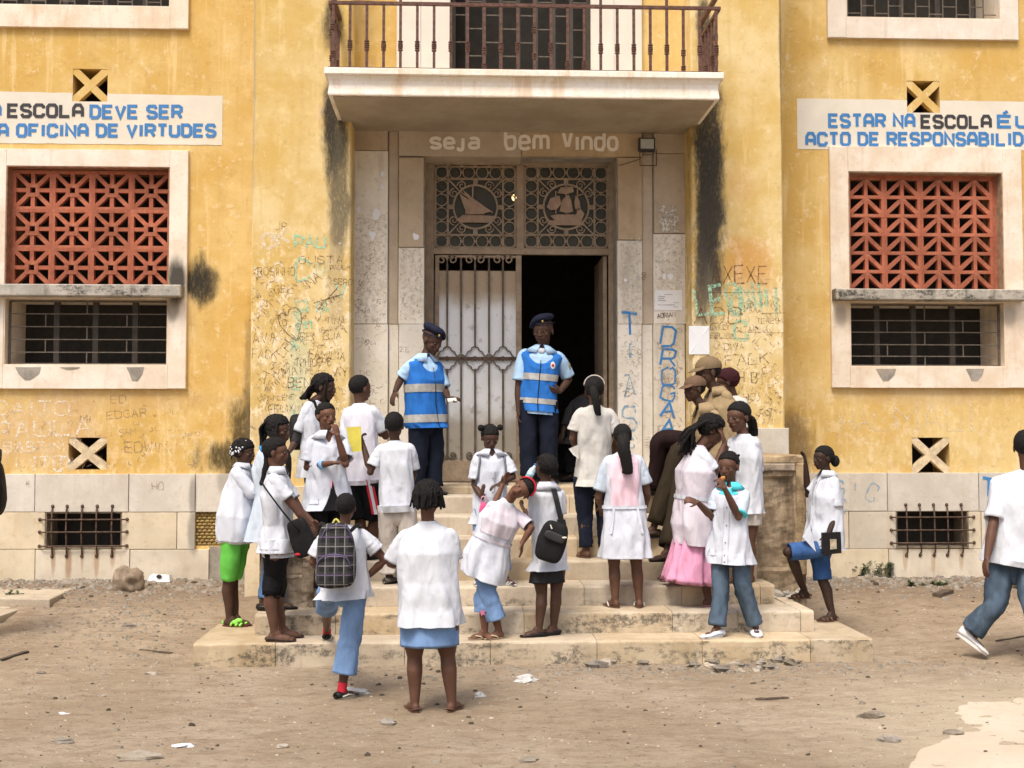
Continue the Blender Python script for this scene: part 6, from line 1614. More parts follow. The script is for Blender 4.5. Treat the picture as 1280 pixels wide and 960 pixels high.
# girl in the denim skirt seen from behind
p = person('girl in white t-shirt and blue denim skirt seen from behind, standing on the sand', -4.33, 0.0, 1.53, 180,
    (535, 602, 646, 168, 2), (535, 662), (536, 762), [(519, -4.33, 0, 200), (565, -4.33, 0, 158)],
    {'a': ((489, 703, .05), (499, 706, .24)), 'b': ((567, 702, .04), (560, 706, .24))}, skin=1, bw=1.28, shw=.112)
f = torso(p, 38, 37, 38.5, (537, 780), 38.5, shoulder=35, slope=.7)
loft(p, f, 0, 1, 't_shirt', C_white); sleeves(p, (.92, .86), C_white, .050, .070)
skirt(p, C_denimL, (537, 806), 36.5, 35, vf=.004); cap_hair(p, .016, .05, -.085, .012); scalp_braids(p, 150, .085, .0085, 0, front=.1, jit=.02, away=V((0, .12, 0)))
for i in range(2): sole(p, i, L_brown, 'sandal'); 
for i in range(2):
    an, fp, lt, up, zf = p.foot[i]; MB().tube([an-fp*.03+lt*.038-up*.05, an-fp*.062-up*.035, an-fp*.03-lt*.038-up*.05], .005, 5).build('strap', L_brown, p.e, True)
# boy with the chequered backpack
p = person('boy with a chequered backpack stepping up from the sand in cropped jeans', -3.92, 0.0, 1.42, 180,
    (432.5, 616.5, 652, 172, -3), (430, 664), (432, 738), [(409, -2.60, Z1, 180, 0, (409, 740, .45)), (428, -3.92, 0, 140)],
    {'a': ((391, 702, .0), (399, 712, .2)), 'b': ((481, 700, .02), (458, 722, .06))}, skin=1, bw=.98, shw=.118)
f = torso(p, 28, 28, 29, (429, 747), 31, shoulder=29, slope=.8); loft(p, f, 0, 1, 't_shirt', C_white); sleeves(p, (.80, .62), C_white, .058, .072)
trousers(p, C_denimL, (1.35, 1.66), None, .088, .080, .098); cap_hair(p, .006, .05, -.05, .002)
for i in range(2): shoe(p, i, L_black, simple('cream_rubber', (.55, .5, .42), .6), .052, accent=simple('cream_trim', (.62, .58, .50), .6)); sock(p, i, C_red, .055)
BPK = p; bf = f
m = N('tartan_bag_cloth'); X = m.xyz(); 
def lines(o_, sc_, w): 
    a = m.math('FRACT', m.math('MULTIPLY', o_, sc_)); return m.math('LESS_THAN', a, w)
c = m.mix(m.math('MULTIPLY', lines(X[0], 16, .45), .5), (.012, .012, .014), (.05, .05, .055)); c = m.mix(m.math('MULTIPLY', lines(X[2], 16, .45), .5), c, (.05, .05, .055))
c = m.mix(m.math('MULTIPLY', lines(X[0], 16, .10), .75), c, (.26, .25, .24)); c = m.mix(m.math('MULTIPLY', lines(X[2], 16, .10), .75), c, (.26, .25, .24)); c = m.mix(m.math('MULTIPLY', lines(X[2], 8, .07), .7), c, (.10, .06, .15))
C_tart = m.out(c, .8, m.noise(40, 3, .6), .2, .01)
k = p.k; c0 = P(420, 694, p.Y-.20)
bp = empty('backpack', c0, 'chequered backpack with purple zips on the back of the boy in cropped jeans', 'backpack')
def softbox(c, X_, Y_, Z_, w, d, h, e=.35, taper=0, seg=26, rings=18):
    vs = []; fs = []
    sg = lambda x, q: math.copysign(abs(x)**q, x)
    for i in range(rings+1):
        ph = pi*i/rings
        for j in range(seg):
            th = 2*pi*j/seg; x = sg(sin(ph), e)*sg(cos(th), e); y = sg(sin(ph), e)*sg(sin(th), e); z = sg(cos(ph), e*1.3); tp = 1-taper*max(0, z)
            v = c+X_*x*w*tp+Y_*y*d*tp+Z_*z*h; v += (X_*x+Y_*y)*noise.noise(v*9)*.008; vs.append(v)
    fs = [(i*seg+j, i*seg+(j+1) % seg, (i+1)*seg+(j+1) % seg, (i+1)*seg+j) for i in range(rings) for j in range(seg)]
    return vs, fs
vs, fs = softbox(c0, V((1, 0, .08)).normalized(), V((0, 1, 0)), V((-.06, 0, 1)).normalized(), 24*k, .085, 39*k, .42, .22); mk('bag_body', vs, fs, C_tart, bp, True)
c1 = P(417, 714, p.Y-.29); vs, fs = softbox(c1, V((1, 0, .08)).normalized(), V((0, 1, 0)), V((-.06, 0, 1)).normalized(), 22*k, .045, 19*k, .45, .12); mk('front_pocket', vs, fs, C_tart, bp, True)
zc = simple('purple_zip', (.10, .08, .17), .5)
MB().tube(ncat([P(396, 712, p.Y-.315), P(399, 700, p.Y-.335), P(412, 693.5, p.Y-.34), P(430, 695, p.Y-.335), P(437, 705, p.Y-.325), P(438, 713, p.Y-.31)], 4), .005, 6).build('zip', zc, bp, True)
MB().tube(ncat([P(401, 676, p.Y-.26), P(407, 662, p.Y-.27), P(420, 657, p.Y-.275), P(434, 660, p.Y-.27), P(441, 676, p.Y-.26)], 4), .005, 6).build('zip', zc, bp, True)
b = MB()
for t, (u0, v0, u1) in ((-1, (408, 662, 404)), (1, (438, 664, 446))): b.tube(ncat([P(u0, v0, p.Y-.19), P(u1, v0-7, p.Y-.10), P(u1+t*4, v0-4, p.Y+.02), P(u1+t*4, v0+20, p.Y+.12)], 5), .013, 8)
b.build('shoulder_strap', M_fabric_bag, bp, True)
MB().tube(ncat([P(415, 656, p.Y-.17), P(420, 649, p.Y-.16), P(426, 656, p.Y-.17)], 4), .008, 6).build('carry_loop', simple('yellow_loop', (.55, .5, .12), .6), bp, True)
nb = mk('notebook', [P(445, 702, p.Y+.03), P(452, 700, p.Y+.05), P(455, 734, p.Y+.05), P(452, 738, p.Y+.02)] + [P(445, 702, p.Y+.045), P(452, 700, p.Y+.065), P(455, 734, p.Y+.065), P(452, 738, p.Y+.035)], [(0,1,2,3), (7,6,5,4), (0,4,5,1), (1,5,6,2), (2,6,7,3), (3,7,4,0)], simple('yellow_cover', (.60, .52, .10), .6), None, False, P(450, 718, p.Y+.03))
tag(nb, 'thin yellow folder tucked under the arm of the boy with the chequered backpack', 'folder')
# girl with ponytail and shoulder bag
p = person('girl with blue hair band, black shoulder bag and black knee leggings on the lowest step', -2.60, Z1, 1.62, 84,
    (344.5, 547, 583, 86, 4), (347, 592), (346, 690), [(353, -2.46, Z1, 88, 0, (346, 738, .08)), (343, -2.64, Z1, 88, 0, (338, 738, -.04))],
    {'a': ((371, 637, -.12), (385, 655, -.10)), 'b': ((376, 640, .1), (390, 652, .06))}, skin=1, shw=.100, bw=.98, hands={'a': {'c': .9}, 'b': {'c': .9}})
f = torso(p, 19, 15.5, 20, (350, 672), 21, slope=.9); loft(p, f, 0, 1, 'blouse', C_white); sleeves(p, .62, C_white, .052, .064); collar(p, f, C_white, flap=True)
w_ = loft(p, f, .60, .64, 'waistband', C_white, None, .008, 52, 3, 0, False)
trousers(p, C_black, 1.06, 17.5, .086, .062, .060, 'leggings')
m = N('dotted_red_hem'); X = m.xyz(); vo = m.n('TexVoronoi'); vo.inputs['Scale'].default_value = 38; m.L(m.tc.outputs['Object'], vo.inputs[0])
zb = m.math('LESS_THAN', X[2], P(347, 681, -2.6).z-Z1); cc = m.mix(zb, m.mix(m.ramp(vo.outputs['Distance'], .25, .3), (.8, .78, .75), (.45, .02, .04)), m.mix(m.ramp(vo.outputs['Distance'], .28, .36), (.02, .02, .05), (.5, .5, .55)))
skirt(p, m.out(cc, .85), (348, 692), 20, 20, 'patterned_skirt', vf=.004); skirt(p, C_white, (348, 695.5), 19.3, 18.5, 'underskirt', vf=.003, top=-.05)
cap_hair(p, .007, .050, -.07, .003); ps = [p.at(0, -.085, .03), p.at(0, -.13, .0)]
tail(p, ps[0], [p.at(0, -.09, .03), P(334, 573, -2.6), P(331, 590, -2.6), P(328, 600, -2.6), P(326, 606, -2.6)], .026, .012)
MB().tube([p.at(0, -.098, .022), p.at(0, -.118, .010)], [.027, .027], 14).build('hair_band', simple('bright_blue_band', (.02, .28, .62), .4), p.e, True)
for i in range(2): sole(p, i, L_brown, 'ballet_shoe', .03)
for i in range(2): shoe(p, i, simple('brown_slipper', (.06, .034, .026), .7), None, .026, 'slipper')
bg_ = empty('shoulder_bag', P(384, 680, -2.78), 'black shoulder bag hanging at the hip of the girl with the blue hair band', 'bag')
vs, fs = softbox(P(377, 672, -2.76), V((.92, -.2, .35)).normalized(), V((.2, .97, 0)).normalized(), V((-.35, 0, .93)).normalized(), .095, .035, .155, .4, .1); mk('bag_body', vs, fs, M_fabric_bag, bg_, True)
b = MB(); b.tube(ncat([P(327, 602, -2.70), P(333, 612, -2.83), P(350, 635, -2.86), P(366, 655, -2.84), P(374, 664, -2.80)], 5), .0075, 6); b.build('strap', M_fabric_bag, bg_, True)
MB().ell(P(372, 693, -2.84), (.022, .008, .012), seg=8, rings=6).build('red_tag', C_red, bg_)
# girl leaning over, red headband
p = person('girl with red headband and light jeans leaning her head far sideways', -2.58, Z1, 1.40, 12,
    (653, 611, 35, -8, 6, 64, -.10), (632, 633, -.04), (608, 698), [(624, -2.58, Z1+.0, -60, 0, (612, 748, -.03)), (606, -2.60, Z1, -72, 0, (605, 748, 0))],
    {'a': ((612, 645, .12), (628, 606, .22)), 'b': ((664, 660, -.10), (653, 678, -.12))}, skin=2, shw=.100, hands={'b': {'d': (-.1, -.05, -1), 'c': .25, 'n': (-1, .3, 0), 'sp': .8}})
f = torso(p, 24, 22, 26, (603, 722), 24.5, slope=.8); loft(p, f, 0, 1, 'school_coat', C_coat, vneck=.02); sleeves(p, (.9, .85), C_lil, .056, .068)
for a0, a1 in ((-1.2, 1.2),): loft(p, f, .05, .42, 'pink_yoke', C_lil, None, .006, 30, 18, .03, False, a0, a1)
loft(p, f, .46, .50, 'waist_belt', C_lil, None, .012, 52, 4, 0, False)
trousers(p, C_denimL, (1.62, 1.40), 20, .085, .080, .088); cap_hair(p, .006, .040, -.06, .004)
MB().tube([p.at(.078*cos(a), .028+.01*sin(a), .038+.078*sin(a)) for a in [pi*i/14 for i in range(15)]], .008, 7).build('headband', C_red, p.e, True)
tail(p, None, [p.at(0, -.09, .03), p.at(0, -.13, .0), P(668, 632, -2.45)], .03, .02)
flipflop(p, L_tan, simple('pale_strap', (.5, .42, .3), .6))
mk('embroidered_star', [P(603+5*cos(a)*(1 if i % 2 else .45), 766+5*sin(a)*(1 if i % 2 else .45), -2.69) for i, a in enumerate([2*pi*j/10 for j in range(10)])], [tuple(range(10))], simple('pink_thread', (.6, .18, .3), .7), p.e)
# girl with the black sling bag drinking
p = person('girl in a short black skirt with a black sling bag, drinking from a bottle', -2.50, Z1, 1.50, 196,
    (682, 567, 601, 215, -12), (684, 613), (686, 700), [(674, -2.50, Z1, -78, 0, (677, 742, 0)), (692, -2.42, Z1, -70, 0, (695, 740, .0))],
    {'a': ((670, 660, .06), (657, 640, .20)), 'b': ((699, 650, .08), (690, 668, .25))}, skin=0, shw=.098)
f = torso(p, 19, 19, 20.5, (684, 712), 23.5, slope=.9); loft(p, f, 0, 1, 'shirt', C_white); sleeves(p, .72, C_white, .053, .066); collar(p, f, C_white)
skirt(p, cloth('black_dotted_cloth', (.02, .02, .022), wr=.5, weave=True), (684, 728), 21.5, 19, vf=.010); cap_hair(p, .008, .05, -.06, .006)
b = MB()
for j in range(6):
    l = -.06+.024*j; b.tube([p.at(l, .05, .095-abs(l)*.5), p.at(l*1.05, .0, .112-abs(l)*.5), p.at(l, -.06, .088-abs(l)*.4), p.at(l*.7, -.105, .03), p.at(l*.5, -.10, -.03)], .0075, 6)
b.build('cornrows', M_hair, p.e, True)
for i in range(2): shoe(p, i, L_black, None, .030, 'ballet_pump')
sb = empty('sling_bag', P(690, 678, -2.78), 'black nylon sling bag on the back of the drinking girl', 'bag')
vs, fs = softbox(P(690, 677, -2.74), V((.9, 0, -.28)).normalized(), V((0, 1, 0)), V((.30, 0, .95)).normalized(), .118, .06, .165, .45, .15); mk('bag_body', vs, fs, M_fabric_bag, sb, True)
vs, fs = softbox(P(693, 671, -2.81), V((.9, 0, -.38)).normalized(), V((0, 1, 0)), V((.38, 0, .92)).normalized(), .085, .022, .035, .5); mk('bag_pocket', vs, fs, simple('bag_flap', (.03, .03, .033), .5), sb, True)
b = MB(); pts = ncat([P(691, 610, -2.52), P(693, 614, -2.66), P(698, 635, -2.72), P(703, 658, -2.74), P(703, 672, -2.72)], 5)
for q, r in zip(pts[:-1], pts[1:]):
    w_ = .022+.012*((q.z-pts[-1].z) < .15); b.add([q-V((w_, 0, 0)), q+V((w_, 0, 0)), r+V((w_, 0, 0)), r-V((w_, 0, 0)), q-V((w_, -.012, 0)), q+V((w_, .012, 0)), r+V((w_, .012, 0)), r-V((w_, -.012, 0))], [(0,1,2,3), (7,6,5,4), (0,3,7,4), (1,5,6,2)])
b.build('strap', M_fabric_bag, sb); MB().ell(P(705.5, 672, -2.86), (.02, .004, .008), seg=8, rings=5).build('badge', M_white, sb); MB().tube([P(688, 656, -2.82), P(690, 661, -2.83)], .005, 6).build('zip_pull', M_white, sb)
bt = empty('water_bottle', P(662, 592, -2.30), 'clear plastic water bottle raised to the mouth of the girl with the sling bag', 'bottle')
d = (P(668, 584, -2.30)-P(659, 600, -2.30)).normalized(); c0 = P(663.5, 591.5, -2.30)
M_bot = simple('bottle_plastic', (.50, .62, .68), .15, .05, spec=.7)
MB().tube([c0-d*.075, c0-d*.07, c0+d*.03, c0+d*.055, c0+d*.075], [.022, .030, .030, .014, .012], 14).build('bottle_body', M_bot, bt, True); MB().tube([c0-d*.03, c0+d*.01], .031, 14).build('bottle_label', simple('pale_blue_label', (.45, .68, .80), .4), bt, True)
MB().tube([c0+d*.075, c0+d*.09], .014, 10).build('bottle_cap', M_blue, bt, True)
# boy eating, turquoise collar
p = person('child with turquoise collar eating a snack in grey jeans and white shoes', -2.52, Z1, 1.53, -28,
    (910.5, 564, 602, -34, 6), (913.5, 612), (912, 690), [(896, -2.60, Z1, -62, 0, (901, 738, -.02)), (944, -2.50, Z1, -8, 0, (930, 738, -.04))],
    {'a': ((891, 647, .02), (872, 628, -.14)), 'b': ((923, 646, -.14), (906, 611, -.24))}, skin=1, shw=.098, hands={'b': {'d': (-.45, .2, .9), 'c': 1.3, 'n': (-.5, .9, 0)}, 'a': {'d': (-.9, -.2, .3), 'c': 1.2}})
f = torso(p, 20, 21, 25, (913, 704), 26, slope=.8, belly=.1); loft(p, f, 0, 1, 'school_coat', C_coat, vneck=.03); sleeves(p, (.72, .80), C_cool, .054, .066)
collar(p, f, C_turq, w=.026); pocket(p, f, C_coat, .64, .78, -.85, -.4); loft(p, f, .02, .13, 'turquoise_yoke', C_turq, None, .005, 20, 10, .03, False, -.55, .55)
placket(p, f, C_coat, .2, .98, .008, .22); sleeve_mb(p, 'b', .80, .060, .069, sd=3+p.H*5).build('sleeve_trim', C_turq, p.e, True) if False else None
sh, el, wr = p.arm['b'][:3]; q = sh.lerp(el, .80); d = (el-sh).normalized(); MB().tube([q-d*.002, q+d*.001, q+d*.014, q+d*.016], [.062, .0675, .069, .058], 18).build('cuff', C_turq, p.e, True)
trousers(p, C_denimD, 1.92, None, .076, .070, .066); cap_hair(p, .006, .052, -.05, .003)
b = MB(); [b.ell(p.at(x, y, z), (.012, .012, .012), seg=7, rings=5) for x, y, z in ((.03, -.09, .07), (-.02, -.1, .06), (.06, -.06, .075))]; b.build('hair_knots', M_hair, p.e, True)['kind'] = 'stuff'
for i in range(2): shoe(p, i, L_white, L_white, .058, 'trainer', accent=simple('pale_blue_trim', (.35, .50, .72), .5))
sn = empty('snack', P(902, 598, -2.84), 'small orange snack held at the mouth of the child with the turquoise collar', 'food'); MB().ell(P(903.5, 597.5, -2.83), (.020, .014, .016), seg=10, rings=7).build('crust', simple('fried_dough', (.55, .22, .06), .6, .3, sc=40), sn, True); MB().ell(P(905, 596.5, -2.835), (.010, .010, .009), seg=8, rings=5).build('filling', simple('yellow_filling', (.62, .4, .1), .5), sn, True)
# walking man at the right edge
p = person('man in a white t-shirt and faded jeans walking away at the right edge', -2.62, 0.02, 1.87, 150,
    (1283, 536, 582, 148, 3), (1284, 600), (1269, 708), [(1213, -2.55, 0.02, 66, 36, (1243, 757, -.02)), (1300, -3.2, 0.02, 140, 0)],
    {'a': ((1240, 662, -.05), (1234, 697, -.12)), 'b': ((1335, 660, .0), (1330, 700, .05))}, skin=1, shw=.118, group=None, headk=.96)
p.e['group'] = 'people gathered on the steps'
del p.e['group']
f = torso(p, 39, 37, 38, (1277, 702), 39, slope=.9, shoulder=38); loft(p, f, 0, 1, 't_shirt', C_white); sleeves(p, .80, C_white, .058, .076)
trousers(p, C_denimD, 1.95, None, .092, .070, .078); cap_hair(p, .005, .05, -.05, .002)
for i in range(2): shoe(p, i, L_white, L_white, .060, 'trainer')
# girl with the book at the right
p = person('girl in denim shorts holding a dark book beside the right parapet', -1.78, Z1, 1.56, -78,
    (1029, 557, 588, -72, 3), (1034, 596), (1029, 684), [(1006, -1.62, Z2, -82, 0, (985, 690, -.10)), (1040, -1.80, Z1, -70)],
    {'a': ((1045, 644, -.14), (1035, 669, -.20)), 'b': ((1010, 618, .18), (1007, 582, .12))}, skin=3, shw=.098, bw=.95, hands={'a': {'c': .5, 'd': (-.3, 0, -.95)}, 'b': {'d': (0, .3, .9), 'n': (-1, 0, 0)}})
p.arm['a'], p.arm['b'] = p.arm['a'], p.arm['b']
f = torso(p, 18, 18, 20, (1032, 684), 22, slope=.9); loft(p, f, 0, 1, 'shirt', C_coat, vneck=.02); sleeves(p, .76, C_coat, .052, .068, keys='ab'); collar(p, f, C_white); placket(p, f, C_white, .1, .95, .006, .16)
mk('shirt_tail', [P(1012, 655, -1.95), P(1020, 690, -1.96), P(1003, 671, -1.97), P(1016, 664, -1.82), P(1004, 673, -1.82)], [(0, 1, 2), (0, 2, 4, 3)], C_coat, p.e)
trousers(p, C_denimS, (.97, .97), None, .088, .078, .078, 'denim_shorts'); cap_hair(p, .006, .048, -.07, .003)
b = MB().ell(p.at(0, -.125, -.035), (.042, .042, .052), seg=16, rings=12); [v.__iadd__(V((1, 1, 1))*noise.noise(v*25)*.006) for v in b.v]; b.build('hair_bun', M_hair, p.e, True)
flipflop(p, L_brown, straps='x')
bk = empty('book', P(1040, 680, -2.02), 'dark book with a pale window held by the girl in denim shorts', 'book')
def slabq(pts, th, name, mat, parent):
    pts = [V(q) for q in pts]; nrm = (pts[1]-pts[0]).cross(pts[3]-pts[0]).normalized()
    if nrm.y > 0: nrm = -nrm
    return mk(name, pts + [q-nrm*th for q in pts], [(0,1,2,3), (7,6,5,4), (0,4,5,1), (1,5,6,2), (2,6,7,3), (3,7,4,0)], mat, parent)
slabq([P(1028.5, 666, -2.03), P(1051, 665, -2.01), P(1052, 691.5, -2.01), P(1029, 693.5, -2.03)], .035, 'cover', L_black, bk)
slabq([P(1037.5, 674, -2.036), P(1045.5, 674, -2.030), P(1046, 686, -2.030), P(1038, 687, -2.036)], .003, 'window', simple('photo_print', (.42, .36, .27), .5, .4, sc=20), bk)
# girl in the pink apron coat
p = person('girl with long ponytail in a belted white and pink school dress seen from behind', -2.10, Z2, 1.59, 180,
    (778, 530, 563, 176, 0), (779, 571), (780, 664), [(769, -2.10, Z2, 205), (799, -2.10, Z2, 172)],
    {'a': ((748, 622, .04), (752, 634, .22)), 'b': ((809, 616, .04), (806, 634, .22))}, skin=1, shw=.104)
f = torso(p, 22.5, 23.5, 27, (782, 697), 29.5, slope=.85, shoulder=26, dr=.7); loft(p, f, 0, 1, 'school_dress', C_coat); sleeves(p, (.80, .70), C_cool, .056, .072)
loft(p, f, .045, .50, 'pink_back_panel', C_pink2 if 'C_pink2' in globals() else cloth('pale_pink_cotton', (.84, .62, .72), wr=.4), None, .006, 30, 26, 0, False, pi-.75, pi+.75)
loft(p, f, .49, .525, 'belt', C_coat, None, .012, 52, 4, 0, False)
b = MB()
for t in (-1, 1): b.add([f(.51, pi+t*.5, .016), f(.51, pi+t*.62, .016), f(.70, pi+t*.66, .016), f(.70, pi+t*.55, .016)], [(0, 1, 2, 3)])
b.build('belt_tails', C_coat, p.e)
cap_hair(p, .007, .05, -.08, .003); tail(p, None, [p.at(0, -.085, .02), p.at(0, -.125, -.01), P(780, 562, -2.27), P(783, 578, -2.27), P(784, 592, -2.26)], .036, .026, n=11, spread=.9)
MB().tube([p.at(-.02, -.105, .012), p.at(.02, -.112, .012)], .012, 10).build('hair_band', simple('pale_blue_band', (.38, .52, .85), .4), p.e, True)
flipflop(p, L_brown, simple('white_strap', (.7, .66, .62), .6))
# woman with the pink ruffled skirt
p = person('woman with long loose hair, white coat and ruffled pink skirt', -2.02, Z2, 1.62, 96,
    (889, 519, 556, 92, 20), (873, 563), (866, 656), [(834, -1.75, Z3, 200, 25), (885, -2.05, Z2, 120)],
    {'a': ((893, 590, -.16), (905, 556, -.10)), 'b': ((895, 588, .12), (908, 560, .06))}, skin=1, shw=.104, bw=1.08, hands={'a': {'d': (-.1, .1, 1), 'n': (-.8, .5, 0), 'c': .5}, 'b': {'d': (-.2, 0, 1), 'n': (-1, 0, 0)}})
f = torso(p, 24, 21, 22, (872, 681), 25, slope=.8); loft(p, f, 0, 1, 'white_coat', C_lil); sleeves(p, (.92, .8), C_coat, .062, .070); loft(p, f, .46, .5, 'belt', C_coat, None, .01, 52, 4, 0, False)
skirt(p, C_rose, (862, 728), 33, 17, vf=.022, frill=.02, top=.05, dr=.9)
cap_hair(p, .016, .045, -.09, .012, M_hair)
b = MB(); r_ = random.Random(4)
for i in range(95):
    a = r_.uniform(-1, 1); t = r_.random(); a0 = p.at(.06*a, -.03-.06*t, .07-.05*t); a1 = p.at(.09*a, -.12-.02*t, .0-.04*t)
    e_ = P(866-19*r_.random()+6*t, 545+26*r_.random(), -2.02+.11*a); strand(b, [a0, a1, a1.lerp(e_, .5)+V((-.012, -.01, .022)), e_], .013, .006, 6, 4, .012)
b.build('loose_hair', M_hair, p.e, True)
flipflop(p, simple('pink_sandal', (.45, .16, .2), .6))
# two security guards and a third man sitting on the parapet
p = person('seated guard in a brown cap and khaki shirt nearest the camera looking left', -1.25, Z5, 1.74, -72,
    (868, 470, 503, -68, 4), (882, 516), (893, 573), [(834, -1.62, Z4, -65, 0, (856, 590, -.10)), (817, -1.25, Z5, -75, 0, (849, 566, .05))],
    {'a': ((893, 552, -.20), (872, 566, -.18)), 'b': ((872, 548, .12), (862, 560, .05))}, skin=0, shw=.112, bw=1.05)
f = torso(p, 19, 22, 25, (896, 578), 27, slope=.9); loft(p, f, 0, 1, 'khaki_shirt', C_khaki, vneck=.02); sleeves(p, (.9, .9), C_khaki, .060, .064); collar(p, f, C_khaki, w=.045)
trousers(p, C_olive, 1.93, None, .092, .074, .074); 
for i in range(2): shoe(p, i, simple('brown_shoe', (.05, .03, .02), .5), L_black, .055)
cap_hair(p, .004, .03, -.05, .002)
def capp(p, mat, name='cap'):
    seg, rg = 28, 12; vs = []; at = p.at
    for i in range(rg+1):
        ph = pi/2*i/rg*1.12
        for j in range(seg):
            th = 2*pi*j/seg; vs.append(at(sin(ph)*cos(th)*.080, -.012+sin(ph)*sin(th)*.101, .040+cos(ph)*.078))
    fs = [(i*seg+j, i*seg+(j+1) % seg, (i+1)*seg+(j+1) % seg, (i+1)*seg+j) for i in range(rg) for j in range(seg)]
    o = mk(name, vs, fs, mat, p.e, True); v2 = []; n = 16
    for (z, e) in ((0, 1), (.006, 1)):
        for i in range(n+1):
            a = pi*i/n; v2.append(at(cos(a)*.066, .052+.02*sin(a), .038+z)); v2.append(at(cos(a)*.068, .062+sin(a)*.085, .036-.024*sin(a)-.012*abs(cos(a))+z))
    m_ = 2*(n+1); f2 = [(2*i, 2*i+1, 2*i+3, 2*i+2) for i in range(n)] + [(m_+2*i+2, m_+2*i+3, m_+2*i+1, m_+2*i) for i in range(n)] + [(2*i+1, m_+2*i+1, m_+2*i+3, 2*i+3) for i in range(n)]
    mk('cap_peak', v2, f2, mat, o, True); MB().ell(at(0, -.012, .119), (.008,)*3, seg=8, rings=5).build('cap_button', mat, o, True)
capp(p, cloth('brown_cap_cloth', (.16, .10, .065), wr=.3))
p = person('seated guard in an olive brown cap behind the nearer seated guard', -.72, Z6, 1.76, -72,
    (884.5, 446, 485, -72, 6), (897, 492), (905, 556), [(816, -.60, Z7, -80, 0, (827, 551, .0)), (850, -.62, Z6, -80, 0, (842, 553, .1))],
    {'a': ((918, 530, -.10), (880, 545, -.14)), 'b': ((880, 530, .14), (860, 540, .05))}, skin=0, shw=.114, bw=1.05)
f = torso(p, 22, 24, 25, (907, 566), 26, slope=.9); loft(p, f, 0, 1, 'khaki_shirt', C_khaki, vneck=.02); sleeves(p, (.95, .9), C_khaki, .062, .066); collar(p, f, C_khaki, w=.045)
trousers(p, C_brn, 1.95, None, .090, .072, .068); [shoe(p, i, L_black, L_black, .055) for i in range(2)]; cap_hair(p, .004, .03, -.05, .002); capp(p, cloth('olive_cap_cloth', (.20, .145, .085), wr=.3))
p = person('half hidden person with a dark maroon head covering behind the two seated guards', -.30, Z7, 1.62, -60,
    (909, 461, 494, -100, 12), (918, 500), (922, 556), [(905, -.35, Z7, -60, 0, (900, 555, -.3)), (915, -.30, Z7, -60, 0, (905, 555, -.2))], {}, skin=0, shw=.105)
f = torso(p, 15, 16, 18, (922, 566), 19); loft(p, f, 0, 1, 'white_shirt', C_ivory); sleeves(p, .9, C_ivory); trousers(p, C_brn, 1.9); cap_hair(p, .012, .045, -.075, .002, C_maroon, name='head_covering'); [shoe(p, i, L_black) for i in range(2)]
# girl behind the eating child
p = person('girl in a plain white shirt with a low hair bun standing behind the eating child', -1.78, Z3, 1.60, -50,
    (923, 502, 541, -52, 6), (930, 548), (930, 634), [(922, -1.80, Z3, -60), (938, -1.78, Z3, -50)], {'a': ((915, 590, -.10), (905, 575, -.24)), 'b': ((946, 596, .05), (942, 630, -.02))}, skin=1, shw=.100)
f = torso(p, 20, 19, 20, (929, 641), 22, slope=.8); loft(p, f, 0, 1, 'shirt', C_white); sleeves(p, .8, C_white, .054, .066); skirt(p, C_beige, (931, 656), 20, 19.5, vf=.003); cap_hair(p, .008, .048, -.07, .003)
tail(p, None, [p.at(0, -.09, .0), p.at(.02, -.12, -.03), P(941, 536, -1.62), P(942, 545, -1.62)], .032, .026, 'low_ponytail', n=9, spread=.8); flipflop(p, L_brown)
# girl with two hair puffs
p = person('small girl with two hair puffs looking down in a white coat', -1.84, Z3, 1.42, 8,
    (612.5, 531, 563, 14, 22), (614, 567), (613, 640), [(600, -1.84, Z3, -10), (631, -1.84, Z3, 40)],
    {'a': ((593, 606, -.02), (602, 622, -.14)), 'b': ((641, 596, -.02), (626, 604, -.16))}, skin=0, shw=.104, hands={'a': {'d': (.1, -.3, .8), 'c': .2, 'n': (1, .5, 0)}, 'b': {'d': (-.8, -.3, -.3)}})
f = torso(p, 20, 20, 21, (613, 655), 23, slope=.8); loft(p, f, 0, 1, 'school_coat', C_coat, vneck=.05); sleeves(p, (.80, .86), C_coat, .056, .076); collar(p, f, C_coat, w=.055)
pocket(p, f, C_coat); pocket(p, f, C_coat, a0=-.8, a1=-.35); placket(p, f, C_coat, .3, .95, .007, .2)
trousers(p, C_denimL, 1.75, None, .078, .065, .066); cap_hair(p, .007, .045, -.06, .005)
for t in (-1, 1): b = MB().ell(p.at(t*.085, -.02, .085), (.030, .028, .028), seg=14, rings=10); [v.__iadd__(V((1, .5, 1))*noise.noise(v*40)*.010) for v in b.v]; b.build('hair_puff', M_hair, p.e, True)
for t in (-1, 1): MB().tube([f(.10, -t*.9, .010), f(.2, t*-.75, .012), f(.34, t*-.85, .012), f(.42, t*-1.2, .012)], .010, 6).build('backpack_strap', simple('grey_strap', (.16, .17, .2), .7), p.e, True)
for i in range(2): flipflop(p, L_white, simple('striped_strap', (.5, .5, .52), .6), straps='x', only=[i])
pb = empty('pink_bag', P(604, 632, -2.02), 'small pink cloth bag on the wrist of the girl with two hair puffs', 'bag')
vs, fs = softbox(P(604, 636, -2.03), V((1, 0, 0)), V((0, 1, 0)), V((0, 0, 1)), .035, .025, .06, .6, .3); mk('bag_body', vs, fs, cloth('bright_pink_cloth', (.72, .12, .28), wr=.6), pb, True); MB().tube(ncat([P(601, 630, -2.03), P(602, 622, -2.04), P(606, 621, -2.04), P(607, 630, -2.03)], 4), .005, 6).build('handle', C_pink, pb, True)
rf = empty('red_folder', P(636, 668, -2.1), 'worn red folder showing between the leaning girl and the girl with the sling bag', 'folder')
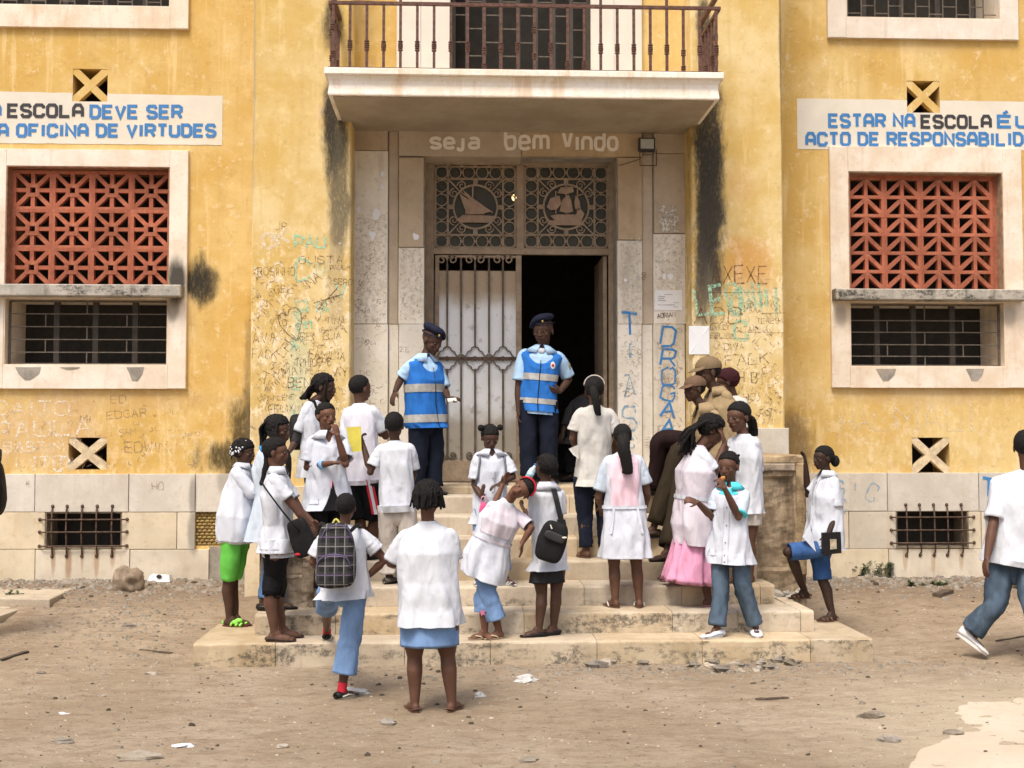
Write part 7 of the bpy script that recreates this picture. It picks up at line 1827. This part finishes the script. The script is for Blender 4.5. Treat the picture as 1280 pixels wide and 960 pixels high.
slabq([P(631, 657, -2.05), P(646, 655, -2.05), P(641, 672, -2.06), P(633, 681, -2.06)], .012, 'cover', simple('red_card', (.50, .07, .10), .6, .2), rf)
# beige trousers boy
p = person('boy in white shirt and beige trousers seen from behind on the steps', -1.80, Z3, 1.52, 176,
    (493, 515, 549, 170, 0), (494, 556), (497, 640), [(486, -1.75, Z3, 150), (508, -1.80, Z3, 170)],
    {'a': ((463, 590, .0), (454, 556, .06)), 'b': ((517, 592, .06), (510, 612, .2))}, skin=0, shw=.108, hands={'a': {'d': (-.2, .3, .9), 'c': 1.2}})
f = torso(p, 20, 20, 20.5, (498, 631), 21.5, slope=.7, shoulder=23); loft(p, f, 0, 1, 'shirt', C_white); sleeves(p, (.72, .8), C_white, .054, .070); trousers(p, C_beige, 1.92, None, .090, .074, .076); cap_hair(p, .006, .05, -.05, .002)
for i in range(2): shoe(p, i, simple('grey_shoe', (.12, .11, .10), .7), L_black, .05)
nb = empty('yellow_notebook', P(441, 550, -1.72), 'bright yellow notebook held between the two boys in white left of the door', 'notebook')
slabq([P(433, 534, -1.79), P(451, 533, -1.79), P(452, 564, -1.79), P(438, 565, -1.79)], .012, 'cover', simple('yellow_card', (.68, .60, .10), .6, .08), nb)
# hand to mouth
p = person('girl in an open white coat with blue bracelet, hand to her mouth', -1.86, Z3, 1.60, 22,
    (407.5, 503, 538, 34, 0), (409, 546), (410, 624), [(398, -1.86, Z3, 10), (420, -1.80, Z3, 30)],
    {'a': ((384, 584, -.04), (414, 579, -.20)), 'b': ((432, 580, -.10), (422, 545, -.18))}, skin=2, shw=.106, hands={'b': {'d': (-.25, .1, .95), 'c': 1.1, 'n': (-.6, .8, 0)}, 'a': {'d': (1, .1, .1), 'c': .8}})
f = torso(p, 23, 23, 27, (410, 637), 31, slope=.8); loft(p, f, 0, 1, 'school_coat', C_coat, vneck=.085); sleeves(p, (.74, .80), C_coat, .058, .078); collar(p, f, C_coat, w=.05); pocket(p, f, C_coat, .66, .80, .55, 1.0); pocket(p, f, C_coat, .66, .80, -1.0, -.55)
b = MB(); A_ = [f(.50, .0, .012), f(.62, .10, .012), f(.80, .26, .012), f(.995, .40, .012), f(.995, -.38, .012), f(.80, -.24, .012), f(.62, -.08, .012)]; b.add(A_+[v-p.F*.02 for v in A_], [tuple(range(7))]); b.build('trouser_front', C_black, p.e)
A_ = [f(.49, -.02, .014), f(.56, .09, .015), f(.60, .0, .015), f(.56, -.08, .015)]; MB().add(A_, [(0, 1, 2, 3)]).build('pink_top', C_pink, p.e)
trousers(p, C_black, 1.95, None, .090, .075, .075); cap_hair(p, .006, .050, -.06, .004); cuffband(p, 'a', .62, .035, .036, simple('pale_blue_beads', (.22, .48, .80), .4), 'bracelet'); [shoe(p, i, L_black) for i in range(2)]
# boy in striped shorts
p = person('boy in black shorts with a red and white side stripe near the portal', -1.42, Z4, 1.70, 150,
    (450.5, 469, 502, 130, 0), (450, 510), (455, 606), [(452, -1.42, Z4, 130), (466, -1.36, Z4, 150)],
    {'a': ((432, 560, .05), (440, 590, .15)), 'b': ((482, 545, .02), (468, 536, .10))}, skin=1, shw=.106, bw=.98)
f = torso(p, 20, 19, 20, (455, 600), 20, slope=.9); loft(p, f, 0, 1, 't_shirt', cloth('lilac_white_cotton', (.74, .74, .84), wr=.5)); sleeves(p, (.8, .74), C_white, .056, .070); trousers(p, C_black, .98, None, .094, .084, .084, 'shorts'); cap_hair(p, .006, .05, -.05, .002)
hj, kn, an = p.leg[1]; q0 = P(461, 600, -1.56); q1 = P(470, 643, -1.56)
for (o_, w_, mt, nm, dy) in ((0, .036, C_red, 'red_stripe', 0), (0, .014, C_white, 'white_stripe', -.004)):
    mk(nm, [q0+V((-w_, dy, 0)), q0+V((w_, dy, 0)), q1+V((w_, dy, 0)), q1+V((-w_, dy, 0))]+[q0+V((-w_, .05, 0)), q0+V((w_, .05, 0)), q1+V((w_, .05, 0)), q1+V((-w_, .05, 0))], [(0,1,2,3), (0,4,5,1), (1,5,6,2), (3,2,6,7), (0,3,7,4)], mt, p.e)
[shoe(p, i, L_black) for i in range(2)]
# girl with black backpack and swept braids
p = person('girl with swept back dark braids and black backpack at the left pilaster', -1.08, Z5, 1.56, 70,
    (405, 467, 501, 78, 4), (393, 504), (396, 580), [(392, -1.08, Z5, 70), (402, -1.0, Z5, 80)], {'a': ((370, 551, -.10), (362, 564, -.16)), 'b': ((412, 545, .1), (420, 556, .0))}, skin=0, shw=.106)
f = torso(p, 17, 17, 18, (396, 596), 20, slope=.8); loft(p, f, 0, 1, 'white_shirt', C_white); sleeves(p, .72, C_white, .056, .066); sleeve_mb(p, 'a', 1.02, .046, .050, off=-.002, sd=9).build('lace_sleeve', C_lace, p.e, True)
trousers(p, C_black, 1.9); cap_hair(p, .010, .045, -.07, .006)
b = MB(); r_ = random.Random(8)
for i in range(34):
    t = r_.random(); a = r_.uniform(-1, 1); a0 = p.at(.065*a, .02-.09*t, .09-.04*t); a1 = p.at(.085*a, -.10, -.01-.03*t); e_ = P(384-7*t+4*a, 500-3*r_.random(), -1.08+.1*a)
    strand(b, [a0, a1, a1.lerp(e_, .5)+V((0, 0, .01)), e_], .010, .007, 6, 3, .003)
for i in range(12): t = r_.random(); strand(b, [p.at(-.07+.14*t, .05, .08), p.at(-.085+.17*t, .04, -.01), p.at(-.08+.16*t, .03, -.11), p.at(-.08+.16*t, .0, -.17)], .008, .006, 6, 3, .003)
b.build('braids', M_hair, p.e, True); [shoe(p, i, L_black) for i in range(2)]
bb2 = empty('black_backpack', P(371, 540, -1.0), 'black backpack worn by the girl with swept back braids', 'backpack')
vs, fs = softbox(P(373, 540, -1.0), V((1, 0, .1)).normalized(), V((0, 1, 0)), V((-.1, 0, 1)).normalized(), .085, .12, .17, .5, .2); mk('bag_body', vs, fs, M_fabric_bag, bb2, True); MB().tube(ncat([P(380, 520, -1.15), P(388, 502, -1.18), P(394, 505, -1.2), P(393, 530, -1.2)], 5), .014, 8).build('strap', M_fabric_bag, bb2, True)
# girl with long thin braids
p = person('girl with long thin braids and blue jeans behind the girl with the shoulder bag', -2.06, Z2, 1.64, 80,
    (347, 519, 556, 74, 4), (336, 562), (336, 650), [(346, -2.06, Z2, 88), (331, -2.14, Z2, 80)], {'a': ((338, 612, -.14), (352, 620, -.12)), 'b': ((340, 612, .14), (350, 622, .1))}, skin=0, shw=.10)
f = torso(p, 17, 15, 18, (331, 676), 21, slope=.9); loft(p, f, 0, 1, 'school_coat', C_cool); sleeves(p, .85, C_cool, .056, .064); trousers(p, C_denim, 1.93, None, .085, .062, .060); cap_hair(p, .012, .045, -.06, .006)
b = MB(); r_ = random.Random(9)
for i in range(30):
    t = r_.random(); a = r_.uniform(-1, 1); strand(b, [p.at(.07*a, -.05, .07), p.at(.085*a, -.10-.01*t, .0), P(325+4*t, 560+6*r_.random(), -2.06+.09*a), P(323+5*t, 585+25*r_.random(), -2.06+.08*a)], .0065, .005, 5, 5, .006)
for i in range(14): t = r_.random(); strand(b, [p.at(-.075+.03*t, .03-.06*t, .06), p.at(-.092+.02*t, .04-.08*t, -.04), P(358+4*t, 565, -2.2+.02*t), P(357+6*t, 590+14*r_.random(), -2.2+.02*t)], .0060, .0045, 5, 4, .005)
b.build('long_braids', M_hair, p.e, True); [shoe(p, i, L_black, None, .04) for i in range(2)]
# green leggings
p = person('girl with white beaded braids and lime green leggings at the left end of the steps', -1.86, Z1, 1.62, 78,
    (305, 549, 581, 74, 3), (304, 585), (295, 675), [(287, -1.86, Z1, 78, 0, (286, 725, -.02)), (294, -1.80, Z1, 72, 0, (291, 724, .08))], {'a': ((314, 615, -.14), (324, 612, -.02)), 'b': ((314, 612, .14), (326, 608, .1))}, skin=0, shw=.106, bw=1.0)
f = torso(p, 18, 22, 20, (292, 678), 17.5, slope=.9, dr=.72, belly=.15); loft(p, f, 0, 1, 'school_coat', C_coat); sleeves(p, (1.12, 1.1), C_coat, .060, .068); collar(p, f, C_coat)
trousers(p, C_green, .98, None, .090, .068, .066, 'green_leggings'); cap_hair(p, .012, .03, -.07, .006)
b = MB(); w_ = MB(); r_ = random.Random(12)
for i in range(60):
    th = r_.uniform(-pi, pi); u_ = r_.uniform(-.5, 1)
    if sin(th) > .45 and u_ < .6: continue
    c_ = sqrt(max(0, 1-u_*u_)); q = [p.at(cos(th)*c_*.088, -.012+sin(th)*c_*.108, .028+u_*.095 - j*.012) for j in range(5)]
    b.tube(q, .007, 5)
    if r_.random() < .85: w_.ell(q[r_.choice((1, 3))]-V((0, .006, 0)), (.0075,)*3, seg=6, rings=5)
    if r_.random() < .5: w_.ell(q[4]-V((0, .004, 0)), (.008,)*3, seg=6, rings=5)
b.build('braids', M_hair, p.e, True); o = w_.build('hair_beads', simple('white_beads', (.78, .80, .86), .3), p.e, True); o['kind'] = 'stuff'
flipflop(p, simple('green_sandal', (.12, .03, .025), .6), simple('lime_strap', (.28, .75, .10), .5), straps='x')
for i in range(1):
    an, fp, lt, up, zf = p.foot[i]; MB().ell(an+fp*.09-up*.015+V((0, -.02, 0)), (.035, .02, .018), seg=10, rings=6).ell(an+fp*.06-up*.03+V((0, -.03, 0)), (.03, .018, .02), seg=10, rings=6).build('sandal_bow', simple('lime_bow', (.30, .78, .12), .5), p.e, True)
# girl at the door
p = person('girl with pale headband, ponytail and tight navy trousers facing the doorway', -1.32, Z4, 1.69, 178,
    (743, 471, 505, 172, 0), (744, 512), (742, 600), [(733, -1.32, Z4, 205), (756, -1.25, Z4, 178)], {'a': ((716, 548, .02), (724, 566, .2)), 'b': ((771, 550, .02), (766, 570, .2))}, skin=1, shw=.104)
f = torso(p, 22, 20, 22, (743, 608), 24, slope=.85, shoulder=24); loft(p, f, 0, 1, 'school_coat', C_ivory); sleeves(p, .70, C_ivory, .056, .074)
mk('coat_flap', [P(711, 561, -1.38), P(722, 556, -1.42), P(724, 574, -1.42), P(716, 568, -1.40), P(711, 561, -1.36), P(722, 556, -1.40), P(724, 574, -1.40), P(716, 568, -1.38)], [(0, 1, 2, 3), (7, 6, 5, 4)], C_ivory, p.e)
trousers(p, C_navy, 1.93, None, .086, .064, .054); cap_hair(p, .008, .05, -.08, .003)
tail(p, None, [p.at(0, -.09, .02), p.at(0, -.125, -.01), P(746, 506, -1.48), P(748, 519, -1.47)], .032, .016, n=9, spread=.8)
MB().tube([p.at(.084*cos(a), .0, .040+.084*sin(a)) for a in [pi*i/14 for i in range(15)]], .007, 7).build('headband', simple('pale_band', (.5, .45, .4), .5), p.e, True)
MB().tube([p.at(-.02, -.108, .01), p.at(.02, -.114, .01)], .011, 10).build('hair_tie', simple('green_tie', (.05, .42, .28), .4), p.e, True); flipflop(p, L_brown)

# the two officers
def vest(p, f, bands, vn=.10):
    v_ = loft(p, f, .055, .80, 'safety_vest', C_vest, None, .012, 56, 44, vn, False)
    for (t0, t1) in bands: loft(p, f, t0, t1, 'reflective_stripe', C_refl, v_, .0165, 56, 4, 0, False)
    return v_
def beret(p, side):
    at = p.at; seg, rg = 30, 14; vs = []
    for i in range(rg+1):
        ph = pi*i/rg
        for j in range(seg):
            th = 2*pi*j/seg; x, y, z = sin(ph)*cos(th)*.094, sin(ph)*sin(th)*.112, cos(ph)*.044
            vs.append(at(x+side*.012, -.012+y, .086+z-side*x*.30-.03*max(0, side*x/.094)**2+.014*noise.noise(V((x*16, y*16, z*16)))))
    o = mk('beret', vs, [(i*seg+j, i*seg+(j+1) % seg, (i+1)*seg+(j+1) % seg, (i+1)*seg+j) for i in range(rg) for j in range(seg)], C_beret, p.e, True)
    b = MB(); b.tube([at(cos(2*pi*i/24)*.080, -.010+sin(2*pi*i/24)*.099, .058) for i in range(25)], .007, 7); b.build('headband', C_beret, o, True)
    MB().ell(at(-side*.03, .098, .075), (.012, .006, .014), seg=10, rings=6).build('badge', simple('brass_badge', (.35, .25, .1), .4, metal=.6), o, True)
p = person('officer in blue safety vest and beret reaching out beside the closed door leaf', -.36, Z7, 1.70, 46,
    (540, 409, 443, 44, 22), (530, 451), (532, 530), [(520, -.36, Z7, 20), (541, -.30, Z7, 50)],
    {'a': ((501, 474, -.10), (494, 489, -.28)), 'b': ((556, 488, .08), (560, 497, -.12))}, skin=0, shw=.122, bw=1.08, group='officers in blue vests at the door', hands={'a': {'d': (-.3, -.3, -.9), 'c': .5}, 'b': {'d': (.8, -.4, 0), 'c': .7}})
f = torso(p, 21, 21, 22, (536, 536), 21.5, slope=1, fold=.7); loft(p, f, 0, 1, 'uniform_shirt', C_sky, vneck=.02); sleeves(p, (.86, .9), C_sky, .060, .070); collar(p, f, C_sky, w=.04)
trousers(p, C_navy, 1.95, 17, .092, .078, .080); loft(p, f, .82, 1.0, 'shirt_tail_cover', C_navy, None, .006, 40, 6, 0, False)
def vest2(p, f, bands, end, vn=.09):
    v_ = loft(p, f, .055, end, 'safety_vest', C_vest, None, .020, 56, 44, vn, False)
    for (t0, t1) in bands: loft(p, f, t0, t1, 'reflective_stripe', C_refl, v_, .0255, 56, 4, 0, False)
    return v_
v_ = vest2(p, f, ((.345, .405), (.60, .66)), .93, .13); beret(p, 1); [shoe(p, i, L_black) for i in range(2)]
MB().tube([f(t, .0, .026) for t in (.2, .35, .5, .65, .8, .92)], .004, 5).build('zip', L_black, v_, True)
ph = empty('phone', P(565, 500, -.58), 'small pale phone held out by the officer beside the closed door leaf', 'phone')
slabq([P(559, 498, -.60), P(570, 497, -.60), P(571, 501, -.62), P(560, 502, -.62)], .012, 'phone_body', M_white, ph); slabq([P(566, 498.5, -.605), P(571, 498.3, -.605), P(571, 502, -.625), P(566, 502.3, -.625)], .014, 'screen', L_black, ph)
p = person('officer in blue safety vest, hand on hip, in the open half of the doorway', .12, Z8, 1.77, -4,
    (679, 395, 432, -22, 8), (677, 440), (672, 505), [(661, .12, Z8, -20), (687, .14, Z8, 12)],
    {'a': ((648, 484, .0), (648, 512, -.04)), 'b': ((711, 474, .08), (700, 489, -.10))}, skin=0, shw=.128, bw=1.08, group='officers in blue vests at the door', hands={'b': {'d': (-.8, -.2, .1), 'c': 1.0}})
f = torso(p, 21, 20, 20.5, (673, 518), 21, slope=1, fold=.7, shoulder=26); loft(p, f, 0, 1, 'uniform_shirt', C_sky, vneck=.02); sleeves(p, (.80, .86), C_sky, .062, .072); collar(p, f, C_sky, w=.04)
trousers(p, C_navy, 1.95, 16.5, .094, .080, .080); None
v_ = vest2(p, f, ((.37, .43), (.62, .68)), .90, .16); beret(p, -1); [shoe(p, i, L_black) for i in range(2)]
MB().tube([f(t, .0, .026) for t in (.22, .35, .5, .65, .8, .89)], .005, 5).build('zip', L_black, v_, True)
q = f(.26, .62, .024); bd = MB(); bd.ell(q, (.026, .006, .040), seg=14, rings=8); bd.build('white_patch', M_white, v_, True); MB().ell(q-V((0, .006, .0)), (.014, .004, .016), seg=12, rings=6).build('red_crest', C_red, v_, True)
sh, el, wr = p.arm['b'][:3]; q = sh.lerp(el, .45); MB().ell(q+V((.050, -.035, 0)), (.020, .016, .05), seg=10, rings=8).build('arm_patch', simple('sleeve_patch', (.3, .27, .22), .7, .5, sc=50), p.e, True)
MB().ell(p.tf(.08, 0, .0), (.04, .02, .03), seg=12, rings=8).build('undershirt', C_white, p.e, True)
# dark figure inside the doorway
p = person('person in dark clothes bending inside the dark hallway behind the standing officer', .95, Z8, 1.62, -60,
    (741, 470, 497, -60, 20), (728, 500), (722, 548), [(716, .95, Z8, -60), (730, 1.0, Z8, -40)], {'a': ((712, 515, -.1), (704, 540, -.15))}, skin=3, group=None)
f = torso(p, 17, 19, 20, (716, 556), 22); loft(p, f, 0, 1, 'dark_jacket', cloth('charcoal_cloth', (.03, .03, .033), wr=.5)); sleeves(p, 1.7, cloth('charcoal_sleeve', (.03, .03, .033), wr=.5), .056, .05); trousers(p, C_black, 1.9); cap_hair(p); [shoe(p, i, L_black) for i in range(2)]
# person cut by the left edge
p = person('person with a black backpack cut off by the left edge of the photo', -1.6, .12, 1.6, -150,
    (-30, 520, 556, -150, 0), (-27, 566), (-32, 650), [(-42, -1.6, .12, -150), (-30, -1.6, .12, -150)], {'b': ((-6, 606, .05), (-10, 632, .0))}, skin=0, group=None)
f = torso(p, 20, 19, 20, (-30, 672), 22, shoulder=22); loft(p, f, 0, 1, 'white_shirt', C_white); sleeves(p, .8, C_white); trousers(p, C_denim, 1.93); cap_hair(p); [shoe(p, i, L_black) for i in range(2)]
eb = empty('edge_backpack', P(-8, 608, -1.85), 'black backpack on the person cut off by the left edge of the photo', 'backpack')
vs, fs = softbox(P(-17, 610, -1.86), V((1, 0, 0)), V((0, 1, 0)), V((0, 0, 1)), .155, .10, .25, .4, .2); mk('bag_body', vs, fs, M_fabric_bag, eb, True); MB().tube(ncat([P(-4, 592, -1.86), P(0, 572, -1.78), P(0, 563, -1.6), P(0, 575, -1.4)], 5), .014, 8).build('strap', M_fabric_bag, eb, True)
if TMP.name in bpy.data.objects: bpy.data.objects.remove(TMP)
